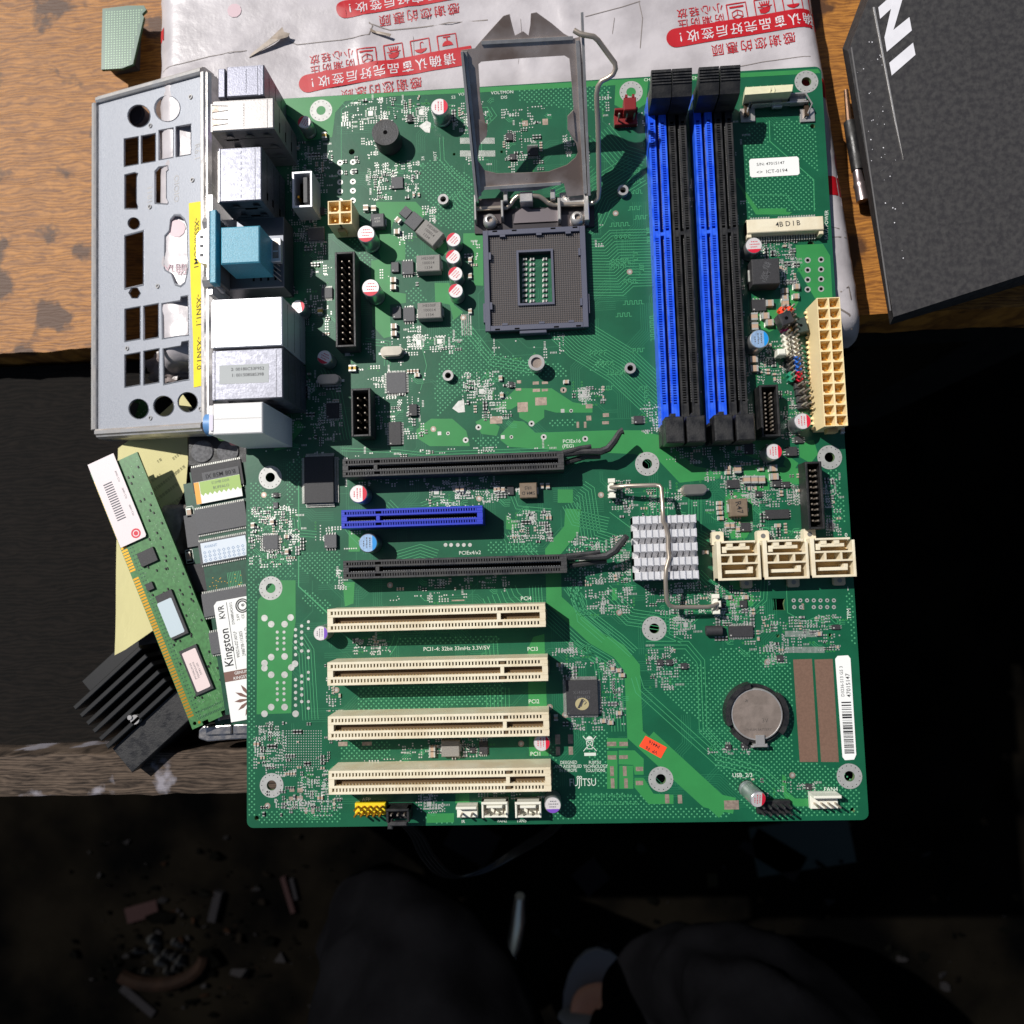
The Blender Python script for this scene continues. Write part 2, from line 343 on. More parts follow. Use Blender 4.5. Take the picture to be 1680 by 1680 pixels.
# the wide power strip that runs down to the lower edge
bundle([(940,835),(938,868),(907,905),(909,985),(975,1045),(1015,1068),(1037,1095),(1042,1205),(1160,1312),(1205,1322)], 1, 1, 6.2, 2, Z_POUR+0.012)
bundle([(1062,1212),(1190,1330)], 1, 1, 7.5, 2, Z_POUR+0.013)
B = [([(968,392),(985,392),(1000,378),(1068,376)], 21, 1.2), ([(905,545),(905,556),(935,585),(1000,625),(1080,700)], -15, 1.15), ([(770,530),(812,585),(870,596),(890,598)], 4, 1.3),
 ([(968,385),(990,370),(1006,335),(1062,300)], -12, 1.3), ([(1000,205),(1030,240),(1062,250)], 8, 1.5), ([(750,180),(800,176),(806,200)], 1, 1), ([(727,225),(729,262),(748,285),(775,305)], 2, 1.6),
 ([(930,965),(945,1005),(1010,1056),(1034,1078)], -5, 1.1), ([(888,960),(890,990),(955,1050),(1005,1080),(1020,1105),(1024,1200)], 5, 1.2), ([(870,890),(872,900),(905,930)], 3, 1.3),
 ([(845,865),(855,880),(858,905)], 5, 1.6), ([(845,960),(850,972),(870,990)], 8, 2.0), ([(490,790),(490,962),(540,1008)], 1, 1, .5), ([(492,850),(494,870),(520,872)], 3, 1.2),
 ([(655,1045),(650,1060),(640,1075)], 2, 2), ([(500,1040),(515,1065),(522,1180)], 6, 1.25), ([(1060,1052),(1130,1052),(1156,1083),(1160,1196),(1192,1228)], 3, 1.5), ([(1050,1108),(1056,1128),(1180,1240),(1250,1258),(1300,1302)], 3, 1.8),
 ([(1098,1002),(1098,1040),(1120,1050)], 2, 1.4), ([(960,790),(975,800),(985,870),(1030,885)], 7, 1.3), ([(1095,800),(1095,845)], 8, 1.1), ([(940,955),(962,985),(965,1010),(1000,1040)], 4, 1.5),
 ([(1000,960),(1040,1000),(1120,1012)], 6, 1.3), ([(560,860),(575,880),(600,905)], 1, 1), ([(640,820),(655,835),(730,836)], 3, 1.3), ([(690,825),(720,815),(770,830)], 3, 1.3), ([(650,905),(690,893),(720,903)], 5, 1.2),
 ([(560,320),(560,180),(600,150)], 1, 1), ([(1262,198),(1263,232),(1335,295),(1336,347)], 1, 1, .35), ([(1232,320),(1290,320),(1310,345)], 1, 1), ([(800,1045),(815,1045),(818,1085)], 6, 1.6), ([(835,1128),(836,1170)], 7, 1.5),
 ([(1150,800),(1150,870),(1168,880)], 5, 1.2), ([(1245,820),(1250,865),(1300,872),(1330,868)], 1, 1, .35), ([(1260,950),(1258,985),(1230,1012),(1130,1015)], 3, 1.3), ([(1290,960),(1292,1005),(1310,1015)], 1, 1), ([(1320,1020),(1345,1010),(1360,1012)], 3, 1),
 ([(600,555),(640,560),(640,600)], 3, 1.2), ([(560,735),(655,738),(690,742),(900,735)], 2, 1.2), ([(1110,180),(1090,200),(1092,260)], 2, 1.2), ([(1130,250),(1130,650)], 4, 1.2), ([(755,310),(765,325),(775,330)], 5, 1.5),
 ([(640,170),(690,176),(745,172)], 2, 1.6), ([(806,176),(815,190),(790,215),(790,262)], 3, 1.4), ([(900,300),(930,285),(960,260)], 7, 1.5), ([(540,330),(560,350),(600,365)], 3, 1.3), ([(845,400),(845,390)], 1, 1), ([(690,640),(700,600),(690,560)], 1, 1),
 ([(945,1050),(985,1082),(990,1120)], 3, 1.3), ([(475,555),(490,600),(520,640)], 3, 1.3), ([(540,600),(560,640),(575,720)], 4, 1.3), ([(1150,1010),(1130,1030),(1100,1030)], 2, 1.2), ([(1055,930),(1055,960)], 1, 1), ([(1150,935),(1180,965),(1200,975)], 5, 1.2),
 ([(840,805),(850,830),(905,835)], 2, 1.3), ([(945,820),(955,840),(1000,850)], 6, 1.2), ([(480,590),(470,650),(480,690)], 2, 1.2), ([(1062,880),(1040,870),(1000,840)], 1, 1)]
for b in B:
    n = b[1]; bundle(b[0], abs(n), b[2]*(1 if n > 0 else -1), b[3] if len(b) > 3 else .24)
for px, n in (((772, 532), 4), ((768, 530), 4)):
    bundle([(px[0], 515), (px[0]+1, 550)], n, 0.9, .3, 5)
def serp(x, y, n, step, amp, vert=False):
    pts = []
    for i in range(n):
        a = amp if i % 2 else 0
        p1, p2 = (i*step, a), (i*step+step, a)
        pts += [p1, p2]
    pts = [(x+(b if vert else a), y+(a if vert else b)) for a, b in pts]
    bundle(pts, 1, 1, .24, world=True)
for i, (px, py, n, v) in enumerate([(1000,432,9,0),(1000,440,8,0),(1010,520,7,0),(1022,500,9,0),(1035,578,6,0),(965,582,8,0),(975,600,9,0),(995,615,8,0),(1000,372,9,0),(1005,392,8,0),(1030,284,6,0),(1035,300,5,0),(1036,318,5,0),(1050,450,5,1),(1040,430,5,1),
    (1046,640,5,0),(1068,560,12,1),(1069,440,12,1),(1062,400,8,1),(1030,345,6,0),(1040,360,6,0),(1050,240,7,0),(1053,262,6,0),(1058,660,6,1),(984,640,6,0),(1020,465,7,0),(1132,480,24,1),(1134,300,20,1)]):
    x, y = P(px, py); serp(x, y, n, .95, 1.5, v)
# ring pads with their little vias
for i, (x, y) in enumerate(HOLES):
    pcb.ring(x, y, 2.0, 4.85, Z_PAD, 6)
    for k in range(14):
        a = 2*math.pi*k/14; pcb.disc(x+4.0*math.cos(a), y+4.0*math.sin(a), 0.2, Z_PAD+0.01, 7, 6)
def pad(px0, py0, px1, py1, m=5): x0, y0, x1, y1 = fb(px0, py0, px1, py1); pcb.rect(x0, y0, x1, y1, Z_PAD, m)
def rpad(px, py, r=1.0, hole=0.0, m=5):
    x, y = P(px, py)
    pcb.disc(x, y, r, Z_PAD+random.random()*.008, m, 14)
    if hole: pcb.disc(x, y, hole, Z_PAD+.01, 7, 10)
for x, y in ((434,1014),(477,1013),(445,1024),(467,1024),(445,1078),(467,1077),(434,1088),(434,1096),(478,1095),(484,1089),(445,1107),(467,1107),(445,1160),(467,1160),(434,1171),(485,1171)): rpad(x, y, 1.35)
for y in (1037, 1047, 1055, 1065, 1120, 1130, 1138, 1148): rpad(455, y, .62); rpad(466, y, .62)
for y in (1033, 1043, 1053, 1063, 1074, 1115, 1125, 1136, 1146, 1157): rpad(485, y, .68); rpad(495, y-6, .68)
for y in (1020, 1031, 1068, 1079, 1103, 1114, 1151, 1162): rpad(506, y, .62)
for y in (267, 283, 299, 314, 330): rpad(558, y, 1.25, .45); rpad(579, y-1, 1.25, .45)
for y in (427, 443, 459, 475): rpad(1325, y, 1.25, .7); rpad(1347, y-1, 1.25, .7)
for x in (1302, 1313, 1324, 1335, 1346, 1357, 1368): rpad(x, 985, .8, .3)
for x in (1303, 1314, 1335, 1346, 1357, 1368): rpad(x, 996, .8, .3)
for x in (731, 740, 751, 761, 771): rpad(x, 894, .78)
for x, y in ((764,722),(892,717),(785,701),(872,695),(960,720)): rpad(x, y, 1.2, .5)
for x, y in ((721,711),(825,717),(923,674)): pad(x-3, y-3, x+3, y+3); rpad(x+14, y, .75, .4)
for x, y in ((1010,350),(1033,446),(760,521),(786,818),(1259,1086),(927,1173),(1016,1005),(711,704),(439,1322),(924,640),(902,1160),(552,1132),(1300,1272),(855,1220),(640,960),(433,812),(986,812),(925,640)): rpad(x, y, 1.2, 0, 8); pcb.disc(*P(x, y), .6, Z_PAD+.012, 5, 10)
# triangular test pads
for t in ([(687,207),(700,198),(707,202),(705,218),(698,217)], [(742,670),(752,658),(761,656),(763,676),(752,677)]): pcb.sheet(pp(t), Z_PAD, 5)
# comb pads
for x0, x1, y, h in ((755, 812, 226, 10), (755, 813, 247, 10), (1288, 1350, 1035, 10), (1290, 1353, 1061, 10)):
    for i in range(32):
        xx = x0+(x1-x0)*i/32; pad(xx, y, xx+1.05, y+h)
# big rectangular solder pads
for x, y, a, b in ((996,1217,1011,1224),(1016,1217,1030,1224),(997,1239,1011,1246),(1016,1239,1030,1245),(1001,1257,1007,1273),(1022,1257,1028,1273),(1002,1277,1008,1293),(1024,1277,1030,1293),(1043,1258,1055,1265),(1043,1281,1055,1288),
    (1091,1303,1098,1318),(1112,1304,1119,1318),(911,1205,919,1221),(932,1205,940,1220),(912,1225,919,1239),(933,1225,940,1238),(555,1217,570,1224),(594,1217,610,1223),(849,660,866,676),(878,652,897,665),(804,683,824,695),
    (848,624,855,629),(874,626,884,631),(889,626,899,630),(846,637,855,641),(874,638,886,643),(889,638,899,642),(961,663,972,670),(962,682,970,690),(989,678,999,684),(988,691,999,696),(946,692,950,702),(958,692,962,702),
    (857,198,866,207),(890,195,899,205),(475,1293,483,1299),(488,1293,497,1300),(474,1307,482,1313),(487,1306,497,1313),(500,1325,504,1335),(511,1325,516,1335),(1188,1313,1212,1328),(1315,990,1319,1000),(741,984,762,986)): pad(x, y, a, b, 8)
for x, y, a, b in ((1301,1082,1332,1250),(1336,1082,1366,1250)):   # bare copper fields, slanting with the board edge
    q = pp([(x, y), (a, y-1), (a+10, b), (x+11, b)]); pcb.sheet(q, Z_PAD, 9)
for i in range(15):                       # solder grid near the lower left
    for j in range(15):
        x, y = P(470+i*4.05, 1199+j*4.2); pcb.disc(x, y, .22, Z_PAD, 5, 6)
for i in range(8): pad(1318-2, 786+i*11, 1324-2, 791+i*11)
# clusters of vias, pads and solder points: x0, y0, x1, y1, count
CL = [(560,165,600,205,40),(470,240,545,320,150),(600,265,690,330,150),(590,160,680,200,80),(678,168,705,210,36),(743,168,800,222,90),(760,255,800,275,26),(820,176,905,200,40),(828,200,885,290,80),(925,215,965,270,60),(560,190,600,215,24),
 (595,225,625,262,30),(470,340,530,420,80),(500,420,545,520,70),(470,500,545,560,40),(560,560,660,610,40),(600,600,700,720,130),(660,550,745,580,90),(758,610,810,665,130),(790,640,840,690,60),(940,635,990,665,90),(870,545,925,590,30),
 (800,552,850,590,14),(480,610,560,720,130),(430,690,500,740,50),(480,740,560,760,24),(560,735,920,744,60),(560,780,800,796,70),(700,790,820,830,130),(800,800,860,815,30),(410,830,490,930,220),(490,860,560,895,30),(545,935,570,975,30),
 (700,948,840,972,60),(640,975,770,990,30),(830,840,905,890,150),(925,880,1030,915,110),(950,910,1035,960,150),(960,965,1040,1010,110),(1000,785,1040,850,70),(1050,800,1120,845,80),(1060,955,1150,1010,130),(1150,960,1250,1010,120),
 (1100,1010,1140,1045,70),(1160,1010,1250,1060,70),(1240,1010,1380,1035,110),(1250,1040,1380,1070,70),(1250,1060,1290,1095,50),(1058,1060,1110,1130,80),(1190,1060,1250,1075,10),(1180,780,1240,830,130),(1230,800,1320,830,120),
 (1180,860,1260,885,50),(1240,870,1340,885,40),(1330,785,1380,880,110),(1140,820,1190,850,20),(1245,390,1300,420,80),(1270,420,1310,470,110),(1240,560,1290,640,110),(1280,640,1320,700,60),(1090,715,1250,760,100),(1140,755,1220,800,50),
 (1050,660,1080,715,60),(1190,560,1235,700,60),(1225,380,1250,400,20),(905,1065,960,1080,50),(915,1085,1010,1115,80),(985,1100,1025,1190,110),(930,1180,1000,1196,30),(575,1045,625,1075,60),(620,1055,640,1075,16),(535,1100,560,1170,50),
 (415,1185,470,1260,130),(430,1262,560,1275,50),(490,1270,560,1340,150),(450,1310,500,1330,50),(650,1220,720,1245,40),(740,1210,800,1245,60),(595,1245,660,1262,20),(680,1300,730,1335,60),(780,1296,900,1312,50),(930,1190,960,1200,10),
 (1255,1280,1300,1310,16),(1310,1285,1345,1300,20),(1160,1225,1230,1240,24),(1195,1000,1240,1015,24),(565,850,620,905,20),(640,930,700,950,20),(1120,300,1140,360,20),(1125,440,1140,700,50),(1200,200,1225,460,40),(1035,170,1060,210,10),
 (770,395,785,425,12),(640,500,700,560,50),(600,440,640,470,14),(650,380,682,400,20),(690,340,715,370,26),(1130,175,1150,195,12),(985,150,1010,215,16),(500,650,560,745,50),(905,410,930,425,4),(815,340,960,372,50),(960,350,990,420,10)]
for x0, y0, x1, y1, n in CL:
    q = fb(x0, y0, x1, y1); k = 0
    while k < n*1.25:
        Z_PAD = .068+random.random()*.014
        x, y = round(random.uniform(q[0], q[2])*2)/2, round(random.uniform(q[1], q[3])*2)/2; t = random.random(); m = random.choice((1, 2, 3, 4, 6)); vert = random.random() < .5
        dx, dy = (0, 1) if vert else (1, 0)
        if t < .40:          # a line of vias
            r = random.choice((.22, .27, .33)); p_ = random.choice((.95, 1.25))
            for i in range(m):
                if q[0] < x+dx*p_*i < q[2] and q[1] < y+dy*p_*i < q[3]: pcb.disc(x+dx*p_*i, y+dy*p_*i, r, Z_PAD, 5, 7)
        elif t < .72:        # ordered pairs of pads for parts
            a, c_ = (.42, .27); m = min(m, 4)
            for i in range(m):
                X, Y = x+dy*1.15*i, y+dx*1.15*i
                if not (q[0] < X < q[2] and q[1] < Y < q[3]): continue
                for s_ in (-1, 1): u, v_ = X+dx*s_*.45, Y+dy*s_*.45; pcb.rect(u-.27, v_-.27, u+.27, v_+.27, Z_PAD, 5)
        elif t < .84:        # a foot print row
            m = random.choice((4, 5, 6))
            for i in range(m):
                o = i*.6
                if vert: pcb.rect(x, y+o, x+.8, y+o+.28, Z_PAD, 5)
                else: pcb.rect(x+o, y, x+o+.28, y+.8, Z_PAD, 5)
        elif t < .93:
            for i in range(min(m, 3)): pcb.disc(x+dx*1.3*i, y+dy*1.3*i, .42, Z_TR+.004, 2, 8); pcb.disc(x+dx*1.3*i, y+dy*1.3*i, .15, Z_PAD, 7, 6)
        else:
            L_ = random.uniform(2, 5); s_ = random.choice((-1, 1)); bundle([(x, y), (x+L_*.5, y+L_*.5*s_), (x+L_, y+L_*.5*s_)], min(m, 3), .7, .2, 4, world=True)
        k += m*.8
Z_PAD = .07; Z_SILK = .088
# silkscreen frames round small chip sites
for x, y, r in ((691,184,9),(570,580,0),(687,562,9),(721,560,9),(790,642,9),(959,644,9),(872,848,10),(1125,1025,10),(704,1319,9),(716,807,9),(760,805,9),(608,186,9)):
    a, b, c, d = fb(x-6, y-6, x+6, y+6); pcb.rect(a+.5, b+.5, c-.5, d-.5, Z_PAD+.01, 5)
    if r:
        for i in range(6):
            for s_ in (-1, 1):
                u = a+(c-a)*(i+.5)/6; v = b+(d-b)*(i+.5)/6
                yy = (b-.75) if s_ < 0 else (d+.1); xx = (a-.75) if s_ < 0 else (c+.1)
                pcb.rect(u-.12, yy, u+.12, yy+.65, Z_PAD, 5); pcb.rect(xx, v-.12, xx+.65, v+.12, Z_PAD, 5)
def tx(s_, px, py, size, rot=0, m=10, **k): x, y = P(px, py); pcb.text(s_, x, y, size, rot, Z_SILK, m, **k)
B_ = dict(bold=.006)
for t in (('S3',744,160,1.7,0),('VO',757,155,1.6,0),('VOLTMON',824,152,1.75,0),('DIS',827,160,1.75,0),('HOT',714,256,1.7,90),('S4',694,260,1.7,90),('FAN1',1027,208,1.7,0),('CHA',1064,131,1.7,0),('CHB',1142,128,1.7,0),('PWR12V',606,290,1.8,90),
  ('PCIEx16',938,724,1.9,0),('(PEG)',932,732,1.8,0),('PCIEx1',743,827,1.9,0),('PCIEx4/x2',771,907,1.9,0),('PCI4',863,982,2.0,0),('PCI3',874,1065,2.0,0),('PCI2',876,1151,2.0,0),('PCI1',879,1237,2.0,0),('PCI1-4: 32bit 33mHz 3.3V/5V',749,1064,2.0,0),
  ('SM',1151,1003,1.7,0),('TPM',1393,1007,2.0,90),('SATA POWER',1356,369,1.8,86),('USB_2/3',1218,1272,2.0,0),('FAN4',1363,1295,2.0,0),('AFP',601,1312,1.9,0),('PAR',613,548,1.9,90),('IR',760,1348,1.5,0),('FAN2',824,1347,1.4,0),('FAN3',856,1347,1.4,0),
  ('2',1181,871,2.0,0),('4',1306,882,2.0,0),('0',1388,878,2.0,0),('3',1179,959,2.0,0),('5',1262,957,2.0,0),('1',1391,966,2.0,0),('DESIGNED',933,1251,1.62,0),('AND ASSEMBLED',932,1257.5,1.62,0),('IN EUROPE',932,1264,1.62,0),('FUJITSU',976,1251,1.62,0),
  ('TECHNOLOGY',977,1257.5,1.62,0),('SOLUTIONS',977,1264,1.62,0),('1',1247,860,1.3,0),('CR2032',1120,822,.9,0)):
    if t[0] not in ('CR2032',): tx(t[0], t[1], t[2], t[3]*1.12, t[4], sx=.78 if t[3] == 1.62 else 1, **B_)
tx('FUJITSU', 956, 1284, 4.2, 0, sx=.74, bold=0)
for dx in (-2.2, 2): x, y = P(950.5+dx, 1275.2); pcb.ring(x, y, .28, .55, Z_SILK, 10, 12)
# crossed-out bin mark
bx, by = P(967.5, 1220)
for a, b in (((-1.3, 1.1), (-.9, -2.0)), ((1.3, 1.1), (.9, -2.0)), ((-.9, -2.0), (.9, -2.0)), ((-1.5, 1.3), (1.6, 1.3)), ((-2.6, 2.9), (2.6, -2.9)), ((2.6, 2.9), (-2.6, -2.9))): bundle([(bx+a[0], by+a[1]), (bx+b[0], by+b[1])], 1, 1, .28, 10, Z_SILK, True)
pcb.disc(bx, by+1.6, 1.3, Z_SILK, 10, 14, 0, math.pi); pcb.rect(bx-2.3, by-4.7, bx+2.3, by-3.5, Z_SILK, 10)
tx('HM6391-M62224-R4', 1003, 1306, 1.9, 0, 4); tx('M26361-D3236-Z4 R4-30', 1004, 1318, 1.9, 0, 4)
circuit = pcb.build('circuit_board', ['solder mask', 'board edge', 'copper pour', 'copper dot', 'trace', 'tin pad', 'ring pad', 'void', mat('old solder', (178, 158, 142), .45, .5, var=.3, scale=900), 'bare copper', 'silk', 'trace dim'], board)
# ---------------- expansion slots ----------------
def slot(name, x0, x1, yc, wd, h, mats, key, pitch, cw, ch, face=0, chan=None, n_side=None, taper=True):
    """a card slot running along x: two rows of contact pockets with a groove between"""
    b = MB(); y0, y1 = yc-wd/2, yc+wd/2; g = chan or 1.8        # groove width
    rw = (wd-g)/2; e = 2.2; fl = h-2.6
    b.box(x0, y0, 0, x1, y1, fl-.6, 0)                           # body below the pockets
    for s_ in (-1, 1):
        a0, a1 = (y0, yc-g/2) if s_ < 0 else (yc+g/2, y1)
        m0 = a0+(rw-ch)/2; m1 = m0+ch
        b.box(x0, a0, fl-.6, x1, m0, h, 0, .12); b.box(x0, m1, fl-.6, x1, a1, h, 0, .12)
        b.box(x0, m0, fl-.6, x0+e*.6, m1, h, 0); b.box(x1-e*1.1, m0, fl-.6, x1, m1, h, 0)
        x = x0+e*.6+cw+.25; last = x0+e*.6
        b.rect(x0, m0, x1, m1, fl-.59, 2)
        while x < x1-e*1.1-.1:
            if abs(x-key) > 1.1: b.box(x, m0, fl-.6, min(x+pitch-cw, x1-e*1.1+.05), m1, h-.05, 0, bottom=False)
            x += pitch
        b.box(key-.9, m0, fl-.6, key+.9, m1, h-.7, 2)
        # spring contacts seen inside the groove
        x = x0+e+.5
        while x < x1-e-.3:
            if abs(x-key) > 1.3: b.box(x, a1-.02 if s_ < 0 else a0-.28, h-2.2, x+.45, a1+.28 if s_ < 0 else a0+.02, h-1.0, 3, bottom=False)
            x += pitch
    b.box(x0, yc-g/2, fl-.6, x0+e, yc+g/2, h-.02, 0); b.box(x1-e, yc-g/2, fl-.6, x1, yc+g/2, h-.02, 0)
    b.rect(x0+e, yc-g/2, x1-e, yc+g/2, fl-.58, 1); b.box(key-.7, yc-g/2, fl-.6, key+.7, yc+g/2, h-.05, 0)
    return b.build(name, mats, board)
def edge_xy(px0, px1, y0l, y1l, y0r, y1r, z):
    a, b = P(px0, (y0l+y1l)/2, z), P(px1, (y0r+y1r)/2, z)
    w_ = (P(px0, y0l, z)[1]-P(px0, y1l, z)[1]+P(px1, y0r, z)[1]-P(px1, y1r, z)[1])/2
    return a[0], b[0], (a[1]+b[1])/2, w_
PCIM = ['ivory plastic', mat('groove brown', (92, 70, 40), .6), mat('pocket brown', (96, 78, 52), .6), mat('contact brass', (176, 146, 92), .4, .6)]
for q in ((537, 895, 998, 1037, 991, 1030), (537, 899, 1086, 1123, 1081, 1118), (538, 901, 1174, 1212, 1171, 1209), (539, 904, 1264, 1303, 1261, 1299)):
    x0, x1, yc, w_ = edge_xy(*q, 13.6)
    k = P(q[0]+.785*(q[1]-q[0]), 1000, 13.6)[0]
    o = slot('pci_slot', x0, x1, yc, 8.9, 13.6, PCIM, k, 1.27, .62, 1.3, chan=2.4)
    nub = MB(); nub.box(x1, yc-1.8, 0, x1+.5, yc+1.8, 9.6, 0); nub.build('end_rib', [mat('rib olive', (120, 112, 86), .6)], o)
BLK = ['charcoal plastic', 'void', 'void', mat('contact steel', (150, 150, 150), .35, .8)]
x16 = slot('graphics_slot', *edge_xy(562, 925, 753, 781, 742, 771, 11)[:3], 7.3, 11, BLK, P(616, 765, 11)[0], 1.0, .5, 1.0, chan=1.8)
x4 = slot('graphics_slot', *edge_xy(563, 930, 918, 952, 910, 939, 11)[:3], 7.3, 11, BLK, P(619, 930, 11)[0], 1.0, .5, 1.0, chan=1.8)
slot('short_blue_slot', *edge_xy(560, 792, 834, 867, 831, 861, 11)[:3], 7.3, 11, ['deep blue plastic', 'void', 'void', BLK[3]], P(620, 850, 11)[0], 1.0, .5, 1.0, chan=1.8)
for o, pts in ((x16, [(922,745,9),(940,743,8),(960,741,9),(985,741,9),(998,736,9),(1008,724,10),(1017,709,11),(1022,707,11)]), (x4, [(928,914,9),(950,913,8),(975,914,9),(995,912,9),(1010,903,10),(1022,887,11),(1028,880,12)])):
    b = MB(); b.tube([P3(*p) for p in pts], [1.5,1.4,1.2,1.5,1.5,1.4,1.2,1.5], 0, 8, 1.3)
    b.tube([P3(pts[0][0]+6, pts[0][1]+14, 6), P3(pts[2][0], pts[2][1]+8, 5), P3(pts[3][0], pts[3][1]+8, 6)], [1.2, 1.2, 1.0], 0, 8, 1.5)
    b.tube([P3(pts[0][0], pts[0][1]-2, 10), P3(pts[2][0]-8, pts[2][1]-6, 9.5), P3(pts[2][0]+10, pts[2][1]-9, 9.5)], [1.0, .9, .8], 0, 8)
    b.build('retention_clip', ['charcoal plastic'], o, smooth=True)
# ---------------- memory slots ----------------
yk = P(1100, 383, 9)[1]; ytop, ybot = P(1080, 158, 9)[1], P(1100, 700, 9)[1]
def memslot(x0, blue):
    b = MB(); h = 9.0; w_ = 7.2; rw = 2.9; fl = 6.0; ms = ['blue plastic' if blue else 'black plastic', 'void', 'void', BLK[3]]
    b.box(x0, ybot, 0, x0+w_, ytop, 3.5, 0)
    for a0 in (x0, x0+w_-rw):
        a1 = a0+rw; m0, m1 = a0+.85, a0+2.15
        b.box(a0, ybot, 3.5, m0, ytop, h, 0, .12); b.box(m1, ybot, 3.5, a1, ytop, h, 0, .12); b.rect(m0, ybot, m1, ytop, fl, 2)
        b.box(m0, ybot, 3.5, m1, ybot+9, h, 0); b.box(m0, ytop-11, 3.5, m1, ytop, h, 0)
        y = ybot+9.6
        while y < ytop-11.6:
            if abs(y-yk) > 1.6: b.box(m0, y, fl-.5, m1, y+.46, h-.06, 0, bottom=False)
            y += 1.0
        b.box(m0, yk-1.3, fl-.5, m1, yk+1.3, h, 0)
        y = ybot+10
        while y < ytop-12:
            if abs(y-yk) > 2: b.box((a1-.02 if a0 == x0 else a0-.2), y, 6.2, (a1+.2 if a0 == x0 else a0+.02), y+.4, 7.6, 3, bottom=False)
            y += 1.0
    b.box(x0+rw, yk-.7, 3.5, x0+w_-rw, yk+.7, h-.1, 0)
    o = b.build('memory_slot', ms, board)
    l = MB()                                   # closed lower latch
    l.box(x0-.1, ybot-7, 0, x0+w_+.1, ybot+1, 9, 0, .2); l.box(x0+.1, ybot-8, 9, x0+w_-.1, ybot+2.2, 18.5, 0, .5)
    l.box(x0+2.6, ybot+2.2, 9, x0+4.6, ybot+4, 15, 0); l.build('latch', ['black plastic'], o)
    u = MB()                                   # upper latch swung open, with ridged thumb rest
    y0 = ytop
    prof = [(y0-8, 9.0), (y0-8, 16), (y0-7.4, 19.6), (y0-3.4, 21.4), (y0+2.2, 22.6), (y0+2.6, 20.8), (y0-1, 16), (y0+.6, 9), (y0+.6, 3), (y0-7, 3)]
    for i in range(len(prof)): pass
    n = len(prof); vs = [(x0+.1, y, z) for y, z in prof]+[(x0+w_+.6, y, z) for y, z in prof]
    u.add(vs, [tuple(range(n)), tuple(range(2*n-1, n-1, -1))]+[(i, n+i, n+(i+1) % n, (i+1) % n) for i in range(n)], 0)
    for k in range(5):
        t = k/5; y = y0-3.2+5.2*t; z = 21.4+1.1*t; u.box(x0+.2, y, z-.3, x0+w_+.5, y+.55, z+.5, 0)
    u.build('latch', ['black plastic'], o)
    return o
for x0, bl in ((170.3, 1), (178.3, 0), (188.7, 1), (196.9, 0)): memslot(x0, bl)
# ---------------- capacitors ----------------
def captop(b, r, z, ca, a0, dots=True, tcol=2, inkc=3):
    b.disc(0, 0, r*.93, z, 1, 32)
    n = 14; h_ = 1.05                    # coloured segment
    b.add([(r*.93*math.cos(a0-h_+2*h_*i/n), r*.93*math.sin(a0-h_+2*h_*i/n), z+.02) for i in range(n+1)], [tuple(range(n+1))], tcol)
    ux, uy = math.cos(a0), math.sin(a0)
    random.seed(int(a0*10)+3)
    for k, wd in enumerate((1.0, 1.25, .8)):
        d = .2*r-k*.33*r; x = -r*.42*wd
        while x < r*.42*wd:
            l_ = random.uniform(.09, .2)*r
            c0 = (ux*d-uy*x, uy*d+ux*x)
            q = [(c0[0]+ux*a-uy*t, c0[1]+uy*a+ux*t, z+.02) for a, t in ((-.06*r, 0), (.06*r, 0), (.06*r, l_), (-.06*r, l_))]; b.add(q, [(0, 1, 2, 3)], inkc); x += l_+.07*r
def cap_mb(r, h, a0, col, topm='can top', ink='red ink', body='can'):
    b = MB(); n = 32; prof = [(r*.9, 0), (r, .35), (r, 1.2), (r*.93, 1.6), (r, 2.0), (r, h-.45), (r*.96, h-.12), (r*.9, h)]
    vs = [(q*math.cos(2*math.pi*i/n), q*math.sin(2*math.pi*i/n), z) for q, z in prof for i in range(n)]
    b.add(vs, [(a*n+i, a*n+(i+1) % n, (a+1)*n+(i+1) % n, (a+1)*n+i) for a in range(len(prof)-1) for i in range(n)], 0)
    b.disc(0, 0, r*.9, h, 1, 32); captop(b, r*.98, h+.02, None, a0)
    b.cyl(0, 0, r*1.02, 0, .3, 4, 32)
    return b, [body, topm, col, ink, 'black plastic']
CAPS = [(721,175,15.5,9,0,'can red'),(499,200,12,8,150,'can red'),(600.4,383.5,15.5,10.5,-90,'can red'),(608,472,15.5,10.5,-90,'can red'),(744,393,12.8,7,135,'can red'),(743,421,12.8,7,135,'can red'),(747,449,12.8,7,135,'can red'),(747.5,477,12.8,7,135,'can red'),
 (489,503,12,8,10,'can red'),(532,586,12.5,8,-120,'can red'),(588,810,15.5,8.5,0,'can red'),(1237,402.5,14,8,-90,'can red'),(1317,691,13.8,9.5,0,'can red'),(1270,741,13.5,8.5,0,'can red'),(889,1219,13.5,8,0,'can red'),
 (603.7,891,16,9,0,'can blue'),(1246,556,16,9.5,0,'can blue'),(526,1039,12.5,8.5,0,'can purple'),(907,1321,13.3,9,-90,'can purple')]
for px, py, rp, h, a, col in CAPS:
    x, y = P(px, py, h); r = rp/(F/(CAM.z-h))
    b, ms = cap_mb(r, h, math.radians(a), col, 'can skyblue' if 'blue' in col else 'can top', 'grey ink' if 'red' not in col else 'red ink')
    o = b.build('capacitor', ms, None, smooth=True, org=(0, 0, 0))
    put(o, (x, y, 0), board)
# one capacitor stands on bent legs, leaning over
x, y = P(1225, 1294, 1); b, ms = cap_mb(3.2, 9.5, 0, 'can red'); o = b.build('leaning_capacitor', ms, None, smooth=True, org=(0, 0, 0)); put(o, (x, y, 0), board); o.rotation_euler = (math.radians(11), math.radians(14), 0)
